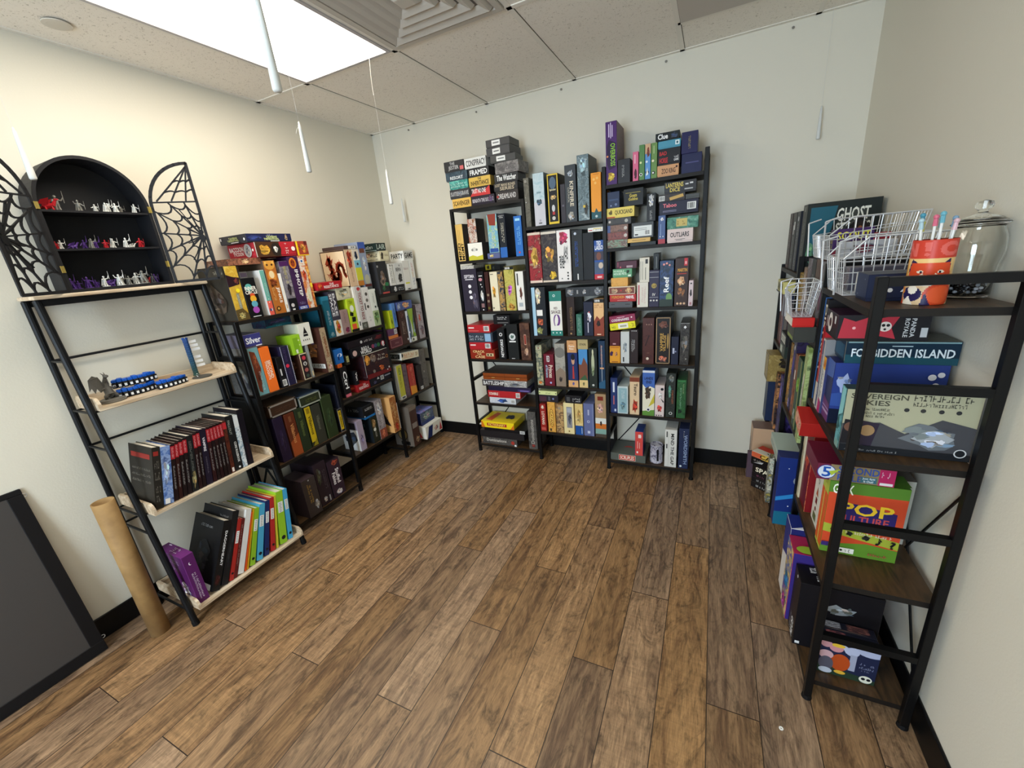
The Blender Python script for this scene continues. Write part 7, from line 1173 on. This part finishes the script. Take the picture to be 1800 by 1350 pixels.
# printed cup of toy pens
cup = empty('fox_print_cup', (2.946, -1.488, 1.3206)); tag(cup, 'orange cup printed with a sitting fox, full of toy pens', 'cup')
def paint_cup():
    Rr, hh, nu, nz = .0405, .153, 120, 90; t0 = math.atan2(-.94, -.33)
    def ins(pl, x, y):
        c = False; j = len(pl) - 1
        for i in range(len(pl)):
            if (pl[i][1] > y) != (pl[j][1] > y) and x < (pl[j][0] - pl[i][0]) * (y - pl[i][1]) / (pl[j][1] - pl[i][1]) + pl[i][0]: c = not c
            j = i
        return c
    def circ(cx, cy, rx, ry): return [(cx + rx * math.cos(k * PI / 8), cy + ry * math.sin(k * PI / 8)) for k in range(16)]
    P = [([(-1, .72), (2, .72), (2, 1), (-1, 1)], '#c8402f'),
         ([(.06, .76), (.06, .96), (.12, .96), (.2, .84), (.2, .96), (.27, .96), (.27, .76), (.2, .76), (.12, .87), (.12, .76)], '#d8645a'), ([(.38, .83), (.46, .83), (.47, .97), (.37, .97)], '#d8645a'), (circ(.42, .785, .04, .025), '#d8645a'),
         (circ(.76, .86, .17, .11), '#d8645a'), (circ(.77, .86, .09, .055), '#c8402f'), ([(.8, .83), (1, .83), (1, .89), (.8, .89)], '#c8402f'),
         ([(-1, .42), (.12, .42), (.12, .72), (-1, .72)], '#e0a23c'), ([(.12, .42), (.9, .42), (.9, .72), (.12, .72)], '#e6bd7a'), ([(.9, .42), (2, .42), (2, .72), (.9, .72)], '#d9c6a4'),
         ([(-1, .3), (2, .3), (2, .42), (-1, .42)], '#e3d3c2'), ([(-1, 0), (2, 0), (2, .3), (-1, .3)], '#d9b98e'),
         ([(.14, .5), (.2, .72), (.36, .62)], '#2a1f48'), ([(.62, .62), (.8, .72), (.82, .5)], '#2a1f48'),
         ([(.16, .44), (.2, .66), (.38, .66), (.6, .66), (.8, .66), (.84, .44), (.66, .4), (.5, .33), (.34, .4)], '#d24a26'),
         ([(.2, .40), (.42, .50), (.46, .36), (.34, .34)], '#ece0cc'), ([(.8, .40), (.58, .50), (.54, .36), (.66, .34)], '#ece0cc'), (circ(.37, .52, .05, .022), '#ece0cc'), (circ(.66, .52, .05, .022), '#ece0cc'), (circ(.38, .52, .022, .018), '#1c1830'), (circ(.65, .52, .022, .018), '#1c1830'),
         ([(.3, .47), (.45, .43), (.3, .455)], '#2a1f48'), (circ(.5, .36, .04, .02), '#1c1830'),
         (circ(.72, .16, .26, .19), '#c9421f'), (circ(.72, .16, .2, .14), '#d8552c'), (circ(.28, .17, .18, .12), '#241d4a'), (circ(.3, .24, .08, .07), '#eee2d0'), (circ(.08, .22, .07, .06), '#d9862c'), ([(.1, 0), (.25, .14), (.35, 0)], '#eee2d0'), ([(.45, 0), (.5, .2), (.6, 0)], '#241d4a'), ([(.02, .0), (.08, .16), (.14, 0)], '#c9421f')]
    bm = NB(); mats = []; idx = {}
    def mi(c):
        if c not in idx: idx[c] = len(mats); mats.append(mat(c, .35))
        return idx[c]
    base = mi('#d9b98e'); G = [[bm.verts.new((Rr * math.cos(t0 - PI + 2 * PI * i / nu), Rr * math.sin(t0 - PI + 2 * PI * i / nu), hh * k / nz)) for i in range(nu)] for k in range(nz + 1)]
    for k in range(nz):
        for i in range(nu):
            f = bm.faces.new((G[k][i], G[k][(i + 1) % nu], G[k + 1][(i + 1) % nu], G[k + 1][i])); f.smooth = True
            uu = ((i + .5) / nu) * 2 - .5; vv = (k + .5) / nz; c = '#d9b98e'
            for pl, cc in P:
                if ins(pl, uu, vv): c = cc
            f.material_index = mi(c)
    lathe(bm, [(Rr - .0015, hh), (Rr - .0015, .003)], 48, mi('#8c3a2c'), close=False)
    bm.faces.new(G[0][::-1])
    A = G[nz]
    B = [bm.verts.new((v.co.x * (1 - .0015 / Rr), v.co.y * (1 - .0015 / Rr), hh)) for v in A]
    for i in range(nu): bm.faces.new((A[i], A[(i + 1) % nu], B[(i + 1) % nu], B[i])).material_index = mi('#c8402f')
    obj('printed_wall', bm, mats, cup)
paint_cup()
PC = ['#d98aa0', '#8fb8c4', '#e0a8a0', '#4a90a8', '#c9c46a', '#a9c4cc', '#d06a80', '#6aa8b8', '#d8b0b8', '#7a98b0']
PN = ['rose', 'pale blue', 'salmon', 'teal', 'lemon', 'ice blue', 'dark pink', 'turquoise', 'blush', 'steel blue']
for i in range(10):
    a = i * .628 + .3; q0 = Vector((.018 * math.cos(a), .018 * math.sin(a), .004)); q1 = Vector((.030 * math.cos(a) + (-.006 if i % 2 else .002), .030 * math.sin(a), .172 + .006 * (i % 4)))
    bm = NB(); limb(bm, q0, q1, .0028, .0028, 8); o = obj('toy_pen', bm, mat('#e2e2de', .3), None, (2.946, -1.488, 1.3206)); tag(o, '%s topped toy pen standing in the fox cup' % PN[i], 'pen', 'toy pens in the fox cup')
    d = (q1 - q0).normalized(); bm = NB(); limb(bm, q1, q1 + d * .016, .0048, .0042, 8); ball(bm, q1 + d * .02, .0058, 0, 2); obj('topper', bm, mat(PC[i], .3), o)
# glass jar of beads
def glass():
    m, N, L, b = nodes('clear_glass'); b.inputs['Transmission Weight'].default_value = 1; b.inputs['Roughness'].default_value = .01; b.inputs['IOR'].default_value = 1.45; b.inputs['Base Color'].default_value = (.96, .98, .97, 1); return m
GL = glass()
jar = empty('glass_jar', (3.055, -1.395, 1.3206)); tag(jar, 'clear glass jar with a knobbed lid, dark beads at its foot', 'jar')
bm = NB()
outp = [(.001, .0), (.044, .0), (.047, .004), (.047, .05), (.049, .075), (.0545, .10), (.0555, .12), (.053, .145), (.046, .163), (.044, .17), (.046, .174)]
inp = [(.0435, .174), (.0418, .17), (.0435, .162), (.0505, .144), (.053, .12), (.052, .10), (.0465, .076), (.0445, .05), (.0445, .008), (.001, .005)]
lathe(bm, outp + inp, 56, close=False); obj('jar_body', bm, GL, jar, smooth=True)
bm = NB(); lathe(bm, [(.001, .176), (.050, .176), (.0535, .179), (.050, .183), (.038, .191), (.018, .200), (.010, .203), (.008, .207), (.014, .213), (.017, .221), (.014, .229), (.001, .233)], 48, close=False); obj('lid', bm, GL, jar, smooth=True)
R = random.Random(5); bm = NB(); lays = []
for k in range(4):
    for ring, nb in ((.004, 1), (.0135, 6), (.0235, 12), (.0345, 18)):
        for i in range(nb):
            a = 2 * PI * i / nb + k * .4; rr_ = .0045; mi_ = 0 if R.random() < .62 else 1 if R.random() < .6 else 2
            ball(bm, (ring * math.cos(a), ring * math.sin(a), .0125 + k * .0088 + R.uniform(0, .0006)), rr_, mi_, 2)
o = obj('glass_beads', bm, [mat('#15141c', .15), mat('#8d8f98', .2), mat('#cfcdd6', .2)], None, (3.055, -1.395, 1.3206), smooth=True); tag(o, 'heap of small dark and silver beads inside the glass jar', 'beads', kind='stuff')
# printed tin on the lowest shelf of the back bookcase
bm = NB(); lathe(bm, [(.041, 0), (.0425, .002), (.0425, .004), (.0415, .006), (.0415, .124), (.0425, .126), (.0425, .129), (.040, .131), (.039, .128), (.0385, .127), (.001, .127)], 40, close=True)
tin = obj('round_tin', bm, [art('a:#4a4658,#8d8a9c,#c9c6d2,#2a2836', .25, 34)], None, (2.180, -.190, .0706)); tag(tin, 'round silver-violet printed tin, lowest shelf of the back bookcase', 'tin')
for p in tin.data.polygons: p.use_smooth = abs(p.normal.z) < .5
bm = NB(); lathe(bm, [(.0418, .02), (.0422, .022), (.0422, .105), (.0418, .107)], 40, close=False)
keep = [f for f in bm.faces if math.sin(math.atan2(f.calc_center_median().y, f.calc_center_median().x) + PI / 2 - .35) ** 2 > .02 or f.calc_center_median().y > 0]
bmesh.ops.delete(bm, geom=keep, context='FACES'); obj('label_panel', bm, mat('#191a20', .3), tin)
# small white button on the floor
bm = NB(); lathe(bm, [(.0022, 0), (.0062, 0), (.0065, .0012), (.0058, .0022), (.0022, .0018), (.0022, 0)], 24, close=False)
o = obj('button', bm, mat('#e9e9e4', .4), None, (2.740, -1.729, .0004)); tag(o, 'tiny white ring-shaped button lying on the wooden floor', 'button')
